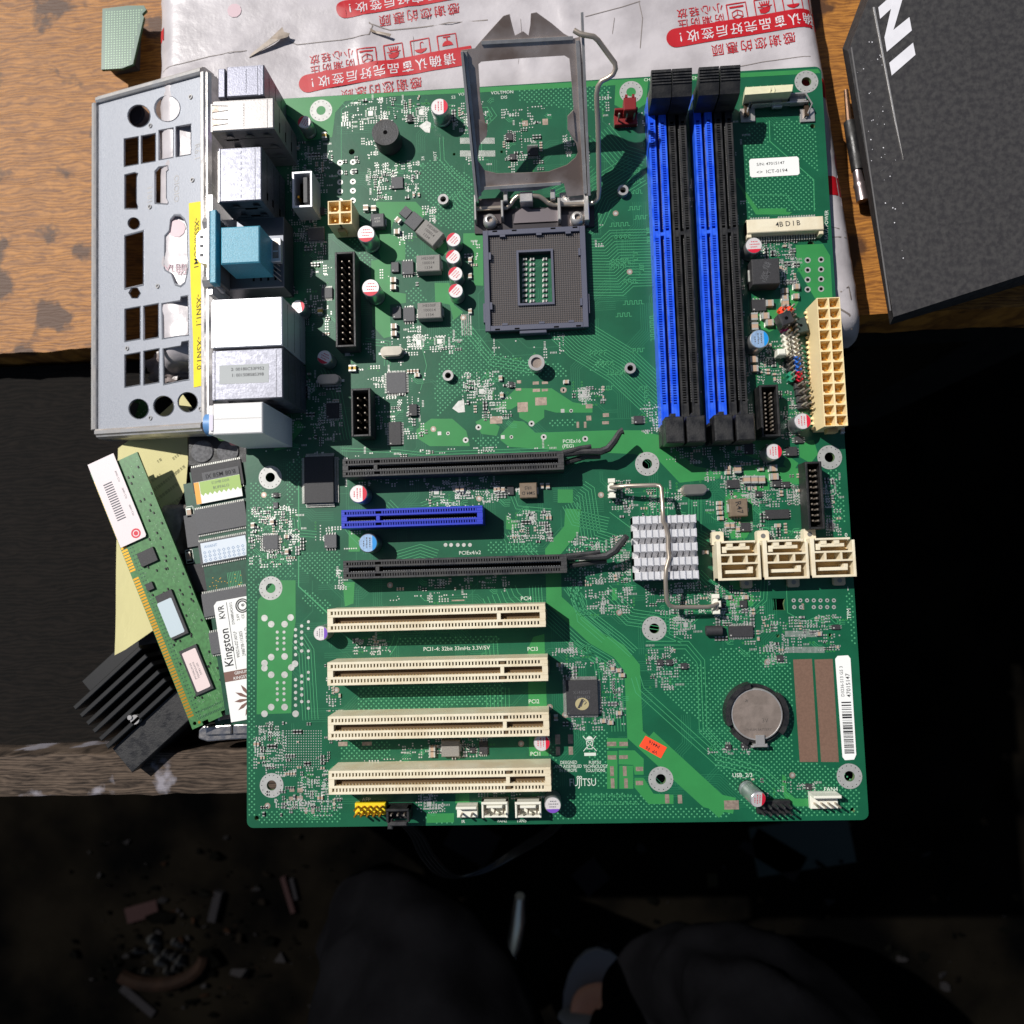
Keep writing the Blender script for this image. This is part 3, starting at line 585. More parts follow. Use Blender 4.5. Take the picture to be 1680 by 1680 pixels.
# ---------------- square inductors ----------------
def block(name, px, z, m, texts=(), rot=0, pads=False, chamf=.3, mats=None, tm='marking dark', ts=1.3, trot=0, leads=True):
    x0, y0, x1, y1 = fb(*px, z); cx, cy = (x0+x1)/2, (y0+y1)/2; b = MB(); hx, hy = (x1-x0)/2, (y1-y0)/2
    b.box(-hx, -hy, .3, hx, hy, z, 0, chamf)
    if leads: b.box(-hx-.5, -hy*.45, 0, -hx+.4, hy*.45, z*.45, 1); b.box(hx-.4, -hy*.45, 0, hx+.5, hy*.45, z*.45, 1)
    for i, t in enumerate(texts): b.text(t, 0, ((len(texts)-1)/2-i)*ts*1.12, ts, trot, z+.02, 2, bold=.01)
    o = b.build(name, [m, 'tin pad', tm], None, org=(0, 0, 0)); put(o, (cx, cy, 0), board)
    if rot: o.rotation_euler = (0, 0, math.radians(rot))
    return o
for px in ((683,418,722,445),(685,496,724,522)): block('inductor', px, 5, 'inductor grey', ('HE500F', '100014', '1334'), ts=1.75)
block('inductor', (685,368,724,395), 5, 'inductor grey', ('HE500F', '100014', '1334'), rot=-42, ts=1.75)
block('inductor', (608,350,630,372), 3.6, 'chip grey', ('HOT', '4.5M'), tm='marking', ts=1.2)
block('inductor', (1234,424,1279.5,466), 7.5, 'chip black', ('4SR', 'WE 744', '150M'), tm='chip grey', ts=2.2, trot=60)
block('inductor', (852.5,792,881,817), 4, 'inductor brown', ('1R5', '5M4 D'), ts=1.9, trot=180, tm='ink')
block('inductor', (1198,818,1227,847), 4.5, 'inductor brown', ('R47',), ts=3.2, trot=-80, tm='ink')
block('inductor', (724,1215,754,1242), 3, 'inductor grey', (), ts=2)
# ---------------- chips ----------------
def chip(name, px, z=1.1, m='chip black', legs='lr', n=8, lab=(), ts=.9, rot=0, ll=.9, trot=0, dot=True, tm='marking'):
    x0, y0, x1, y1 = fb(*px, z); cx, cy = (x0+x1)/2, (y0+y1)/2; b = MB(); hx, hy = (x1-x0)/2, (y1-y0)/2
    b.box(-hx, -hy, .1, hx, hy, z, 0, .1)
    def leg(ax, c, s_):
        wd = .9*((hy if ax == 'x' else hx)*2/(nn+1))*.5
        for (a, c_, z0, z1) in ((0, ll*.5, .35, .5), (ll*.4, ll, .08, .2)):
            if ax == 'x': b.box(s_*(hx+a), c-wd/2, z0*z, s_*(hx+c_), c+wd/2, z1*z+.05, 1)
            else: b.box(c-wd/2, s_*(hy+a), z0*z, c+wd/2, s_*(hy+c_), z1*z+.05, 1)
    for side in legs:
        nn = n[0] if isinstance(n, tuple) and side in 'lr' else n[1] if isinstance(n, tuple) else n
        for i in range(nn):
            if side in 'lr': leg('x', -hy+2*hy*(i+.75)/(nn+.5), -1 if side == 'l' else 1)
            else: leg('y', -hx+2*hx*(i+.75)/(nn+.5), -1 if side == 'b' else 1)
    for i, t in enumerate(lab): b.text(t, 0, ((len(lab)-1)/2-i)*ts*1.15, ts, trot, z+.02, 2)
    if dot: b.disc(-hx+.7, -hy+.7, .3, z+.015, 2, 10)
    o = b.build(name, [m, 'tin pad', tm], None, org=(0, 0, 0)); put(o, (cx, cy, 0), board)
    if rot: o.rotation_euler = (0, 0, math.radians(rot))
    return o
MG = 'chip grey'
chip('flat_chip', (499,749,547,825), 2.6, legs='lrtb', n=(44, 30), ll=1.6, dot=False)
c1 = chip('bridge_chip', (929,1116,981,1173), 2.2, legs='lrtb', n=(36, 32), ll=1.2, lab=('X1432GT', '1105LFD', 'PI7C9X'), ts=1.7, trot=0, tm=MG)
lg = MB(); cx, cy = P(955, 1155, 2.3); n = 24
lg.add([(cx+2.7*math.cos(6.2832*i/n), cy+2.4*math.sin(6.2832*i/n), 2.23) for i in range(n)], [tuple(range(n))], 0)
lg.add([(cx-1.9, cy-1.6, 2.25), (cx-.9, cy-1.6, 2.25), (cx+.8, cy+1.9, 2.25), (cx-.2, cy+1.9, 2.25)], [(0, 1, 2, 3)], 1); lg.tube([(cx+.9, cy-.2, 2.2), (cx+1.7, cy+.6, 2.2), (cx+1.1, cy+1.4, 2.2), (cx+.2, cy+.6, 2.2), (cx-.4, cy-1, 2.2)], .22, 1, 5)
lg.build('maker_mark', [mat('mark gold', (170, 158, 118), .5), 'chip black'], c1)
for q in (((634,611,666,645),.9,MG,'lrtb',12),((671,663,684,682),1.5,'chip black','lr',4),((638,692,658,730),1.1,'chip black','lr',14),((865,239,883,255),1,'chip black','tb',8),((642,290,661,309),.8,MG,'',0),((431,878,456,901),.9,MG,'lrtb',8),
  ((532,877,552,899),1.6,MG,'tb',4),((527,472,545,489),.9,MG,'tb',9),((535,661,556,686),1,'chip black','lrtb',8),((505,374,532,394),1,MG,'tb',11),((1196,1027,1236,1045),1.2,'chip black','tb',14),((1256,836,1295,851),1.2,'chip black','lr',3),
  ((1193,787,1213,801),.9,'chip black','lr',5),((1216,857,1231,872),1,'chip black','lr',4),((1040,682,1055,695),1,'chip black','lr',5),((1234,491,1257,510),1.4,'chip black','tb',4),((642,430,654,446),1.2,MG,'',0),((659,428,678,450),1.2,MG,'tb',4),
  ((644,504,658,522),1.2,MG,'',0),((661.5,504,680,527),1.2,MG,'tb',4),((1303,1002,1305,1003),.3,MG,'',0),((830,218,841,230),1,'chip black','lr',3),((836,252,846,262),1,'chip black','lr',3),((668,187,676,200),1,'chip black','lr',3),
  ((832,797,843,812),1.1,'chip black','',0),((1268,785,1281,799),1.2,'chip black','lr',4),((1284,790,1296,800),1,'chip black','lr',2),((1290,733,1308,748),1.5,'chip black','lr',3),((1304,716,1318,727),1,'chip black','lr',3),((1180,990,1190,998),.8,'chip black','',0),
  ((1214,985,1226,997),.9,'chip black','',0),((1216,1220,1228,1228),1,'chip black','tb',3),((1190,1222,1200,1229),1,'chip black','tb',3),((1078,1082,1088,1092),1,'chip black','lr',2),((1093,1082,1103,1092),1,'chip black','lr',2),((1117,1088,1128,1098),1,'chip black','lr',2),
  ((1275,1075,1285,1085),1,'chip black','lr',2),((835,626,842,636),1,'chip black','lr',3),((1222,727,1236,745),1,'chip black','lr',4),((786,1217,800,1238),1,'chip black','tb',4),((770,1227,780,1236),.8,'chip black','lr',2),((1352,920,1364,925),.5,MG,'',0),
  ((1360,858,1368,868),.6,MG,'lrtb',4),((1270,1028,1271,1029),.2,MG,'',0),((562,350,564,352),.2,MG,'',0),((1240,806,1250,815),1,'chip black','lr',2),((448,824,456,834),.6,MG,'',0),((1365,1025,1378,1033),.8,'chip black','lr',2),((1322,1286,1332,1296),.8,'chip black','lr',2),((520,340,532,352),1,'chip black','lr',3),
  ((448,1180,449,1181),.2,MG,'',0),((448,808,456,816),1,'chip black','lr',2)):
    if q[0][2]-q[0][0] > 3: chip('small_chip', q[0], q[1], q[2], q[3], q[4])
chip('small_chip', (668,350,690,374), 1.2, MG, '', 0, rot=-42, dot=False); chip('small_chip', (658,340,673,356), 1.2, MG, '', 0, rot=-42, dot=False)
# choke and crystals
b = MB(); x, y = P(1172, 1035, 3); b.tube([(x-3.2, y, 2), (x-3, y, 2), (x+3, y, 2), (x+3.2, y, 2)], [1.4, 2, 2, 1.4], 0, 14); b.box(x+2.5, y-1.6, 0, x+3.6, y+1.6, 2.6, 0); b.build('choke', ['chip black'], board, smooth=True)
for px, py, w_ in ((642,576,38),(538,622,38),(1140,803,40)):
    x, y = P(px, py, 3.5); w_ = w_/4.1; b = MB(); hx, r = w_/2-2.1, 2.05; n = 12
    poly = [(hx+r*math.cos(a), r*math.sin(a)) for a in [math.pi*(-.5+i/n) for i in range(n+1)]]+[(-hx+r*math.cos(a), r*math.sin(a)) for a in [math.pi*(.5+i/n) for i in range(n+1)]]
    b.prism([(p*1.07, q*1.15) for p, q in poly], .1, .7, 0); b.prism(poly, .7, 3.4, 0); b.prism([(p*.95, q*.86) for p, q in poly], 3.4, 3.75, 0)
    b.box(-w_/2-1.3, -.5, 0, -w_/2, .5, .4, 1); b.box(w_/2, -.5, 0, w_/2+1.3, .5, .4, 1)
    o = b.build('crystal', ['crystal', 'tin pad'], None, org=(0, 0, 0), smooth=True); put(o, (x, y, 0), board)
# ---------------- small surface parts ----------------
def smd_proto(lx, ly, lz, body):
    b = MB(); e = lx*.24
    b.box(-lx/2+e, -ly/2, 0, lx/2-e, ly/2, lz*.97, 0); b.box(-lx/2, -ly/2-.02, 0, -lx/2+e, ly/2+.02, lz, 1); b.box(lx/2-e, -ly/2-.02, 0, lx/2, ly/2+.02, lz, 1)
    b.rect(-lx/2-.25, -ly/2-.12, -lx/2+e, ly/2+.12, .09, 2); b.rect(lx/2-e, -ly/2-.12, lx/2+.25, ly/2+.12, .09, 2)
    return b.build('ceramic_capacitor', [body, 'tin pad', 'tin pad'], None, org=(0, 0, 0))
big = smd_proto(3.0, 2.5, 2.2, 'ceramic tan'); mid = smd_proto(2.1, 1.4, 1.2, 'ceramic tan'); gry = smd_proto(2.4, 2.0, 1.6, 'ceramic tan'); ylw = smd_proto(2.6, 1.9, 1.5, mat('ochre body', (206, 170, 72), .5))
sml = smd_proto(1.6, .95, .8, 'chip grey')
first = set()
def smd(pr, px, py, vert=0, rot=None):
    x, y = P(px, py, 1.2); a = math.radians(rot) if rot is not None else (math.pi/2 if vert else 0)
    if pr.name not in first: first.add(pr.name); put(pr, (x, y, 0), board); pr.rotation_euler = (0, 0, a)
    else: dup(pr, (x, y, 0), board, a)
for px, py, v in ((1255,519,0),(1237,520,1),(1238,536,1),(1262,530,0),(1262,498,0),(1288,498,1),(1236,590,0),(1237,605,0),(1210,770,1),(1225,787,1),(1237,787,1),(1249,787,1),(1268,768,0),(1270,782,0)): smd(big, px, py, v)
for px, py, v in ((645,459,0),(645,471,0),(646,535,0),(646,547,0),(600,341,1),(613,342,1),(651,380,0),(1288,477,0),(1288,487,0),(1307,470,0),(1306,486,0),(709,1228,0),(709,1238,0)): smd(gry, px, py, v)
smd(gry, 653, 361, 0, -42)
for px, py in ((1181,825),(1181,833),(1182,841),(1183,850)): smd(mid, px, py, 0)
for px, py, v in ((1194,862,1),(1202,862,1),(1211,868,1),(1277,862,0),(1195,768,0),(1195,775,0),(750,802,1),(758,802,1),(817,802,1),(825,803,1),(813,803,1),(889,797,1),(899,797,1),(1210,711,0),(1213,735,0),(1213,722,0),(1249,769,0),(1015,1100,0),(1405,975,0),
  (1016,1170,0),(1021,1108,0),(1197,980,0),(1224,980,0),(918,1091,0),(912,1178,1),(990,1183,0),(1002,1186,0),(771,426,1),(771,452,1),(771,510,1),(821,620,1),(823,648,1),(684,615,0),(1005,1097,1),(1171,875,1),(1158,906,0),(929,626,0),(1344,1040,0),(1383,706,1),(446,856,1),(470,880,0),(470,905,45),(414,862,1)): 
    if px < 1400: smd(mid, px, py, v)
for px, py in ((532,222),(576,604),(525,510),(580,604)): smd(ylw, px, py, 1)
for r_ in range(9):                     # capacitors inside the open middle of the socket
    for c_, xx in enumerate((861, 873, 894)): smd(sml, xx, 424+r_*8.6, 0)
# tiny resistors and capacitors: nobody could count them
RC = [(560,250,600,320,12),(470,230,545,300,50),(600,265,690,330,50),(590,160,690,200,34),(740,170,800,225,20),(820,200,890,290,50),(925,215,965,260,16),(470,340,540,420,40),(470,430,545,560,40),(600,600,700,720,34),(700,560,760,575,6),(758,610,840,690,36),
 (940,635,990,665,12),(480,610,560,735,40),(700,790,830,825,30),(410,830,500,930,110),(830,840,905,890,40),(925,880,1030,960,70),(1000,790,1035,850,26),(1050,800,1090,845,34),(1060,955,1150,1010,50),(1150,960,1250,1010,40),(1160,1010,1250,1060,24),(1240,1012,1380,1070,40),
 (1060,1065,1110,1130,16),(1180,780,1330,880,110),(1330,785,1380,880,36),(1240,390,1310,470,80),(1225,560,1290,640,50),(1280,640,1320,720,40),(1090,715,1260,770,60),(915,1085,1020,1200,60),(690,1210,800,1245,40),(415,1185,560,1340,150),(530,1090,560,1170,20),(570,1045,620,1075,14),(640,930,840,970,18),(1235,1275,1300,1320,8),(680,430,690,560,8),(1130,430,1145,700,26),(1200,400,1225,700,40),(560,740,900,750,10),(760,395,785,480,6)]
b = MB(); random.seed(11)
for x0, y0, x1, y1, n in RC:
    q = fb(x0, y0, x1, y1, .4); k = 0; used = []
    while k < n*.8:
        x, y = round(random.uniform(q[0], q[2])*2)/2, round(random.uniform(q[1], q[3])*2)/2; l, w_ = random.choice(((1.25, .65), (1.0, .55), (1.0, .55), (1.6, .85))); z = .4 if l < 1.5 else .7; m = random.choice((0, 0, 2, 3)); hor = random.random() < .5; cnt = random.choice((1, 2, 3, 4)); p_ = w_+.5; k += 1
        for i in range(cnt):
            X, Y = (x, y+p_*i) if hor else (x+p_*i, y)
            if not (q[0] < X < q[2] and q[1] < Y < q[3]) or any(abs(X-a) < l and abs(Y-c) < l for a, c in used[:-i or None]): continue
            used.append((X, Y)); k += .6
            ax, ay, bx2, by2 = (l*.26, w_/2, l/2, 0) if hor else (w_/2, l*.26, 0, l/2)
            b.box(X-ax, Y-ay, 0, X+ax, Y+ay, z, m, bottom=False)
            for s_ in (-1, 1):
                if hor: b.box(X+s_*l*.26, Y-w_/2, 0, X+s_*l/2, Y+w_/2, z+.02, 1, bottom=False)
                else: b.box(X-w_/2, Y+s_*l*.26, 0, X+w_/2, Y+s_*l/2, z+.02, 1, bottom=False)
b.build('chip_resistor', ['resistor black', 'tin pad', 'ceramic tan', 'chip grey'], board, kind='stuff')
# ---------------- mounting nuts, screw post, buzzer, brass screws ----------------
for px, py in ((727,327),(1022,312),(735,616),(1034,604)):
    x, y = P(px, py, 2.2); b = MB(); b.tubering(x, y, 1.25, 2.25, 0, 2.4, 0); b.disc(x, y, 1.3, .12, 1, 16); b.build('standoff_nut', ['steel', 'void'], board, smooth=True)
x, y = P(880, 595, 6); b = MB(); b.cyl(x, y, 2.9, 0, 5.2, 0, 28); b.tubering(x, y, 2.2, 3.3, 5.0, 6.2, 0, 28); b.disc(x, y, 2.25, 5.25, 1, 20); b.build('screw_post', ['steel', 'battery steel'], board, smooth=True)
x, y = P(632, 217, 8); b = MB(); b.cyl(x, y, 5.6, 0, 8, 0, 36); b.ring(x, y, 4.9, 5.6, 8.03, 0); b.disc(x, y, .9, 8.04, 1, 16)
for a, t in ((150, '+'),): b.text(t, x+3.6*math.cos(math.radians(a)), y+3.6*math.sin(math.radians(a)), 2, 0, 8.05, 2)
b.text('REMOVE', x, y-3.1, 1.0, 0, 8.05, 2); b.build('buzzer', ['charcoal plastic', 'void', 'chip grey'], board, smooth=True, bevel=0)
# ---------------- processor socket ----------------
sx0, sy0, sx1, sy1 = fb(794, 374, 963, 540, 4.2); so_ = MB()
ox0, oy0, ox1, oy1 = fb(852, 414.5, 905, 498, 2.5)
so_.holed([(sx0, sy0+1.5), (sx0+1.5, sy0), (sx1-1, sy0), (sx1, sy0+1), (sx1, sy1-1), (sx1-1, sy1), (sx0+1, sy1), (sx0, sy1-1)], [[(ox0, oy0), (ox0, oy1), (ox1, oy1), (ox1, oy0)]], .2, 2.6, 1)
w_ = 2.2
for a in ((sx0, sy0, sx0+w_, sy1), (sx1-w_, sy0, sx1, sy1), (sx0+w_, sy0, sx1-w_, sy0+w_), (sx0+w_, sy1-w_, sx1-w_, sy1)): so_.box(a[0], a[1], 2.6, a[2], a[3], 4.2, 0, .15)
for dx in (7, 22, 34): so_.box(sx0+dx, sy1-w_-.9, 2.6, sx0+dx+2.2, sy1-w_, 4.4, 0); so_.box(sx0+dx, sy0+w_, 2.6, sx0+dx+2.2, sy0+w_+.8, 4.4, 0)
for dy in (9, 30): so_.box(sx0+w_, sy0+dy, 2.6, sx0+w_+.9, sy0+dy+3, 4.4, 0); so_.box(sx1-w_-.9, sy0+dy, 2.6, sx1-w_, sy0+dy+3, 4.4, 0)
so_.box(sx0+14, sy0-1.4, .5, sx0+25, sy0, 3.6, 0, .2); so_.box(sx0-.7, sy0+4, .5, sx0, sy0+12, 3.4, 0); so_.box(sx1, sy0+6, .5, sx1+.7, sy0+14, 3.4, 0)
for a in ((ox0-.9, oy0-.9, ox0, oy1+.9), (ox1, oy0-.9, ox1+.9, oy1+.9), (ox0, oy0-.9, ox1, oy0), (ox0, oy1, ox1, oy1+.9)): so_.box(a[0], a[1], 2.6, a[2], a[3], 3.6, 0)
for k in (4, 12, 28, 37): so_.rect(sx0+k, sy1-.9, sx0+k+2, sy1-.25, 4.22, 2); so_.rect(sx0+k, sy0+.25, sx0+k+2, sy0+.9, 4.22, 2)
sock = so_.build('processor_socket', ['socket plastic', 'socket field', 'void'], board)
pn = MB(); p = .914
for j in range(42):
    for i in range(42):
        x, y = sx0+w_+.5+i*p*1.0, sy0+w_+.5+j*p
        if x > sx1-w_-.6 or y > sy1-w_-.6 or (ox0-1.2 < x < ox1+.9 and oy0-1.2 < y < oy1+.9): continue
        pn.add([(x, y, 2.7), (x+.5, y, 2.7), (x+.5, y+.5, 3.25), (x, y+.5, 3.25)], [(0, 1, 2, 3)], 0)
pn.build('contact_pin', ['pin tan'], sock, kind='stuff')
# back plate and hinge of the load frame
b = MB(); pl = pp([(778,345),(975,338),(975,372),(960,374),(790,384),(779,384)], .5); b.prism(pl, .2, .9, 0)
q = fb(842, 345, 922, 366, .6); b.prism([(q[0], q[1]), (q[2], q[1]), (q[2]-1, q[3]), (q[2]-4, q[3]+1.6), (q[2]-7, q[3]), (q[0]+8, q[3]), (q[0]+5, q[3]+1.6), (q[0]+1, q[3]-1)], .9, 1.6, 1)
hp = b.build('hinge_plate', [mat('dark plate', (70, 66, 68), .4, .6), mat('plate grey', (120, 112, 114), .4, .6)], board)
b = MB()
for a in ((779, 325, 790, 366, 5), (958, 322, 972, 366, 5)): x0, y0, x1, y1 = fb(*a[:4], 3); b.box(x0, y0, .9, x0+.8 if a[0] < 800 else x1-1.6, y1, 6.0, 0, .2); 
for a in ((822, 330, 826, 358), (915, 326, 920, 362), (853, 316, 874, 333), (903, 312, 911, 328), (826, 314, 833, 332)): x0, y0, x1, y1 = fb(*a, 5); b.box(x0, y0, .9, x1, y1, 6.2, 0, .3)
x0, y0, x1, y1 = fb(792, 352, 822, 368, 1.6); b.box(x0, y0, .9, x1, y1, 1.8, 1, .1); x0, y0, x1, y1 = fb(918, 352, 962, 372, 1.6); b.box(x0, y0, .9, x1, y1, 1.8, 1, .1)
x0, y0, x1, y1 = fb(785, 324, 822, 340, 4); b.box(x0, y0, 2.5, x1, y1, 3.4, 1, .1); x0, y0, x1, y1 = fb(918, 314, 962, 332, 4); b.box(x0, y0, 2.5, x1, y1, 3.6, 0, .1)
b.build('hinge_bracket', ['steel', mat('plate brown', (110, 100, 98), .3, .9)], hp)
for px, py in ((803.5, 360), (947, 356)):
    x, y = P(px, py, 5); b = MB(); n = 24; prof = [(2.9, 1.8), (2.9, 3.4), (2.6, 4.6), (1.9, 5.3), (1.3, 5.4), (1.1, 4.2)]
    b.add([(x+q*math.cos(6.28319*i/n), y+q*math.sin(6.28319*i/n), z) for q, z in prof for i in range(n)], [(a*n+i, a*n+(i+1) % n, (a+1)*n+(i+1) % n, (a+1)*n+i) for a in range(5) for i in range(n)], 0); b.disc(x, y, 1.12, 4.25, 1, 6)
    b.build('hinge_screw', ['steel', 'battery steel'], hp, smooth=True)
# raised load frame: a stamped plate in its own tilted plane, hinged at z 4
hy = P(870, 330, 4)[1]; top = P3(855, 70, 38); O_ = Vector((P(870, 330, 4)[0], hy, 4)); dv = Vector((0, top[1]-hy, 34)).normalized(); nv = Vector((1, 0, 0)).cross(dv)
def FR(px, py): v = PL(px, py, O_, nv)-O_; return (v.x, v.dot(dv))
FM = Matrix.Translation(O_) @ Matrix(((1, 0, 0), tuple(dv), tuple(nv))).transposed().to_4x4()
outl = [(783,330),(779,290),(770,200),(761,110),(757,82),(779,79),(790,66),(806,48),(826,26),(836,23),(840,40),(845,58),(858,51),(867,58),(870,40),(871,22),(880,20),(905,38),(925,55),(940,63),(952,60),(957,130),(962,220),(965,290),(968,318),(930,322),(925,300),(905,305),(880,312),(823,314),(815,306),(800,305),(788,318)]
inn = [(785,105),(790,101),(860,95),(926,91),(934,96),(938,140),(941,180),(936,190),(931,205),(935,220),(945,235),(948,250),(944,258),(930,270),(900,281),(860,283),(815,284),(795,279),(784,262),(786,240),(794,225),(799,215),(794,190),(788,160)]
b = MB(); b.holed([FR(*p) for p in outl], [[FR(*p) for p in inn][::-1]], 0, .9, 0); fo, fi = [FR(*p) for p in outl], [FR(*p) for p in inn]
frv = b.v; b.v = []; tmp = MB(); tmp.f = b.f; tmp.m = b.m; tmp.v = [tuple(FM @ Vector(v)) for v in frv]
def bar(a, c, wd, z0, z1, m=1):
    a, c = Vector(FR(*a)), Vector(FR(*c)); d = (c-a).normalized(); nn = Vector((-d.y, d.x))*wd/2
    q = [a-nn, c-nn, c+nn, a+nn]; tmp.add([FM @ Vector((v.x, v.y, z)) for z in (z0, z1) for v in q], [(3, 2, 1, 0), (4, 5, 6, 7), (0, 1, 5, 4), (1, 2, 6, 5), (2, 3, 7, 6), (3, 0, 4, 7)], m)
bar((759, 84), (783, 328), 1.0, -.2, 3.6); bar((764, 84), (788, 320), 1.2, .2, 2.0); bar((954, 20), (966, 318), 1.0, -.2, 3.8); bar((947, 66), (960, 316), 1.4, .3, 2.2)
bar((790, 70), (940, 62), 1.2, .5, 1.5); bar((795, 308), (920, 300), 1.2, .5, 1.6)
for pts in ([(786,195),(800,203),(799,222),(788,235)], [(940,180),(931,190),(931,212),(944,228)]): q = [FR(*p) for p in pts]; tmp.add([FM @ Vector((x, y, z)) for z in (.3, 1.6) for x, y in q], [(4, 5, 6, 7), (0, 1, 5, 4), (1, 2, 6, 5), (2, 3, 7, 6), (3, 0, 4, 7)], 0)
tmp.build('load_frame', ['frame steel', 'steel'], board, bevel=.15)
b = MB(); lev = [(781,343,3),(800,342,3),(821,341,3),(831,341,3),(838,335,3.5),(843,327,4.2),(850,321,5),(858,320,5),(874,321,5),(884,322,5),(892,327,4.2),(899,333,3.6),(908,336,3),(920,336,3),(950,335,3),(969,334,3.2),(977,331,4),(982,325,5),(983,312,7),(982.5,280,12),(982,250,16),(981,200,23),(979.5,175,27),(979,155,30),(981,142,32),(987,133,33),(998,128,34),(1006,122,35),(1010,113,36),(1009,104,37),(995,85,39),(981,66,42),(974,60,43),(962,58,43),(952,56,43),(942,50,43)]
b.tube([P3(*p) for p in lev], .95, 0, 10); b.build('load_lever', ['wire steel'], board, smooth=True)
# ---------------- chipset heatsink ----------------
b = MB(); q0 = fb(1039, 850, 1146, 952, 6); b.box(q0[0], q0[1], 0.6, q0[2], q0[3], 3.0, 0)
n_r = 5; hx0, hy0, hx1, hy1 = fb(1040, 846, 1144, 950, 12); rowp = (hy1-hy0+2.6)/n_r
for r_ in range(n_r):
    y0 = hy0+r_*rowp; b.box(hx0, y0, 3, hx1, y0+2.7, 10.6, 0)
    for k in range(10):
        x = hx0+(hx1-hx0)*k/10; b.box(x, y0-.12, 3, x+(hx1-hx0)/10*.84, y0+2.82, 12, 0, .15); b.box(x+(hx1-hx0)/10*.84, y0-.3, 3, x+(hx1-hx0)/10, y0+3.0, 12.4, 1)
for k in range(10):
    for r_ in range(n_r-1):
        x = hx0+(hx1-hx0)*k/10; y0 = hy0+r_*rowp+2.7; b.add([(x, y0, 7.2), (x+1.9, y0, 7.2), (x+2.5, y0+rowp-2.7, 8.6), (x+.5, y0+rowp-2.7, 8.6)], [(0, 1, 2, 3)], 0); b.box(x, y0, 3, x+2.62, y0+rowp-2.7, 6.9, 0)
hs = b.build('heatsink', ['aluminium', 'bright shell'], board)
b = MB(); b.tube([P3(*p) for p in ((1000,800,5),(1008,799,7),(1030,797,9),(1075,796,10),(1082,797,10.2),(1085,801,10.6),(1087,830,13),(1088,856,13.4),(1092,862,13),(1096,880,12.8),(1096,900,12.8),(1098,915,12.8),(1093,932,13),(1092,950,13),(1093,975,11),(1094,986,10),(1098,993,9),(1106,996,8.5),(1140,996,8),(1160,996,7.5),(1170,994,7),(1176,990,6),(1175,1000,5))], .85, 0, 10); b.build('spring_wire', ['wire steel'], hs, smooth=True)
for px, py, a in ((1004, 801, 0), (1175, 991, 0)):
    x, y = P(px, py, 5); b = MB(); b.box(x-.9, y-3.6, 0, x+.9, y+3.6, 5, 0, .3); b.box(x-1.6, y-1.2, 3.5, x+1.8, y+1.2, 6, 0, .3); b.box(x-1.4, y-3.9, 3.6, x+1.4, y-2.2, 5.4, 0, .2); b.box(x-1.4, y+2.2, 3.6, x+1.4, y+3.9, 5.4, 0, .2); b.build('wire_hook', ['white plastic'], hs)
# ---------------- drive connectors ----------------
def sata(px0, py0, px1, py1):
    x0, y0, x1, y1 = fb(px0, py0, px1, py1, 9.5); b = MB(); z = 9.5; w_ = x1-x0; h_ = y1-y0
    b.box(x0, y0, .3, x1, y1, 3.2, 0); t = 1.0
    b.box(x0, y0, 3.2, x0+t*1.5, y1, z, 0, .12); b.box(x1-t, y0, 3.2, x1, y1-1, z, 0, .12); b.box(x0, y0, 3.2, x1, y0+t*.9, z-.01, 0, .12); b.box(x0+2, y1-t*.8, 3.2, x1-1.5, y1, z-.4, 0, .12)
    for f in (.40, .62): b.box(x0+1.2, y0+h_*f, 3.2, x1-.5, y0+h_*f+.75, z-.02, 0, .1)
    for f in (.26, .62): b.box(x0+w_*f+.6, y0+h_*.4+.7, 3.2, x0+w_*f+1.4, y0+h_*.62, z-.03, 0)
    # L-shaped tongues
    b.box(x0+2.2, y0+h_*.77, 3.2, x1-3.8, y0+h_*.77+1.3, z-.5, 1, .12); b.box(x0+2.2, y0+h_*.77-1.1, 3.2, x0+3.8, y0+h_*.77, z-.5, 1, .1)
    b.box(x0+3.2, y0+h_*.17, 3.2, x1-3, y0+h_*.17+1.3, z-.5, 1, .12); b.box(x1-4.4, y0+h_*.17+1.2, 3.2, x1-2.9, y0+h_*.17+2.5, z-.5, 1, .1)
    for i in range(7): b.box(x0+4+i*1.2, y0+h_*.17-.16, 4.5, x0+4.5+i*1.2, y0+h_*.17, z-.9, 3)
    b.rect(x0+1, y0+1, x1-1, y1-1, 3.25, 2); b.box(x0+4, y1-2.4, 6, x0+6.2, y1-1, z-.3, 0); b.box(x0+9, y1-2.4, 6, x0+11, y1-1, z-.3, 0)
    b.prism([(x0-.6, y1-1.2), (x0-.6, y1+3.4), (x0, y1+4), (x0+3.4, y1+4), (x0+4, y1+3.4), (x0+4, y1-1.2)], .2, 4.2, 0)
    b.prism([(x1-6.2, y0+1), (x1-6.2, y0-2.8), (x1-5.6, y0-3.4), (x1-2.4, y0-3.4), (x1-1.8, y0-2.8), (x1-1.8, y0+1)], .2, 2.4, 4)
    b.disc(x0+1.7, y1+1.8, .95, 4.24, 5, 16); b.disc(x1-4, y0-1.4, .9, 2.44, 5, 16)
    b.build('drive_connector', ['ivory plastic', 'ivory plastic', mat('ivory deep', (200, 166, 112), .6), 'void', mat('ivory shade', (196, 180, 150), .5), mat('pin tin', (150, 148, 142), .4, .6)], board)
sata(1177, 887, 1248, 952); sata(1253, 885, 1327, 950); sata(1331, 882, 1404, 947)
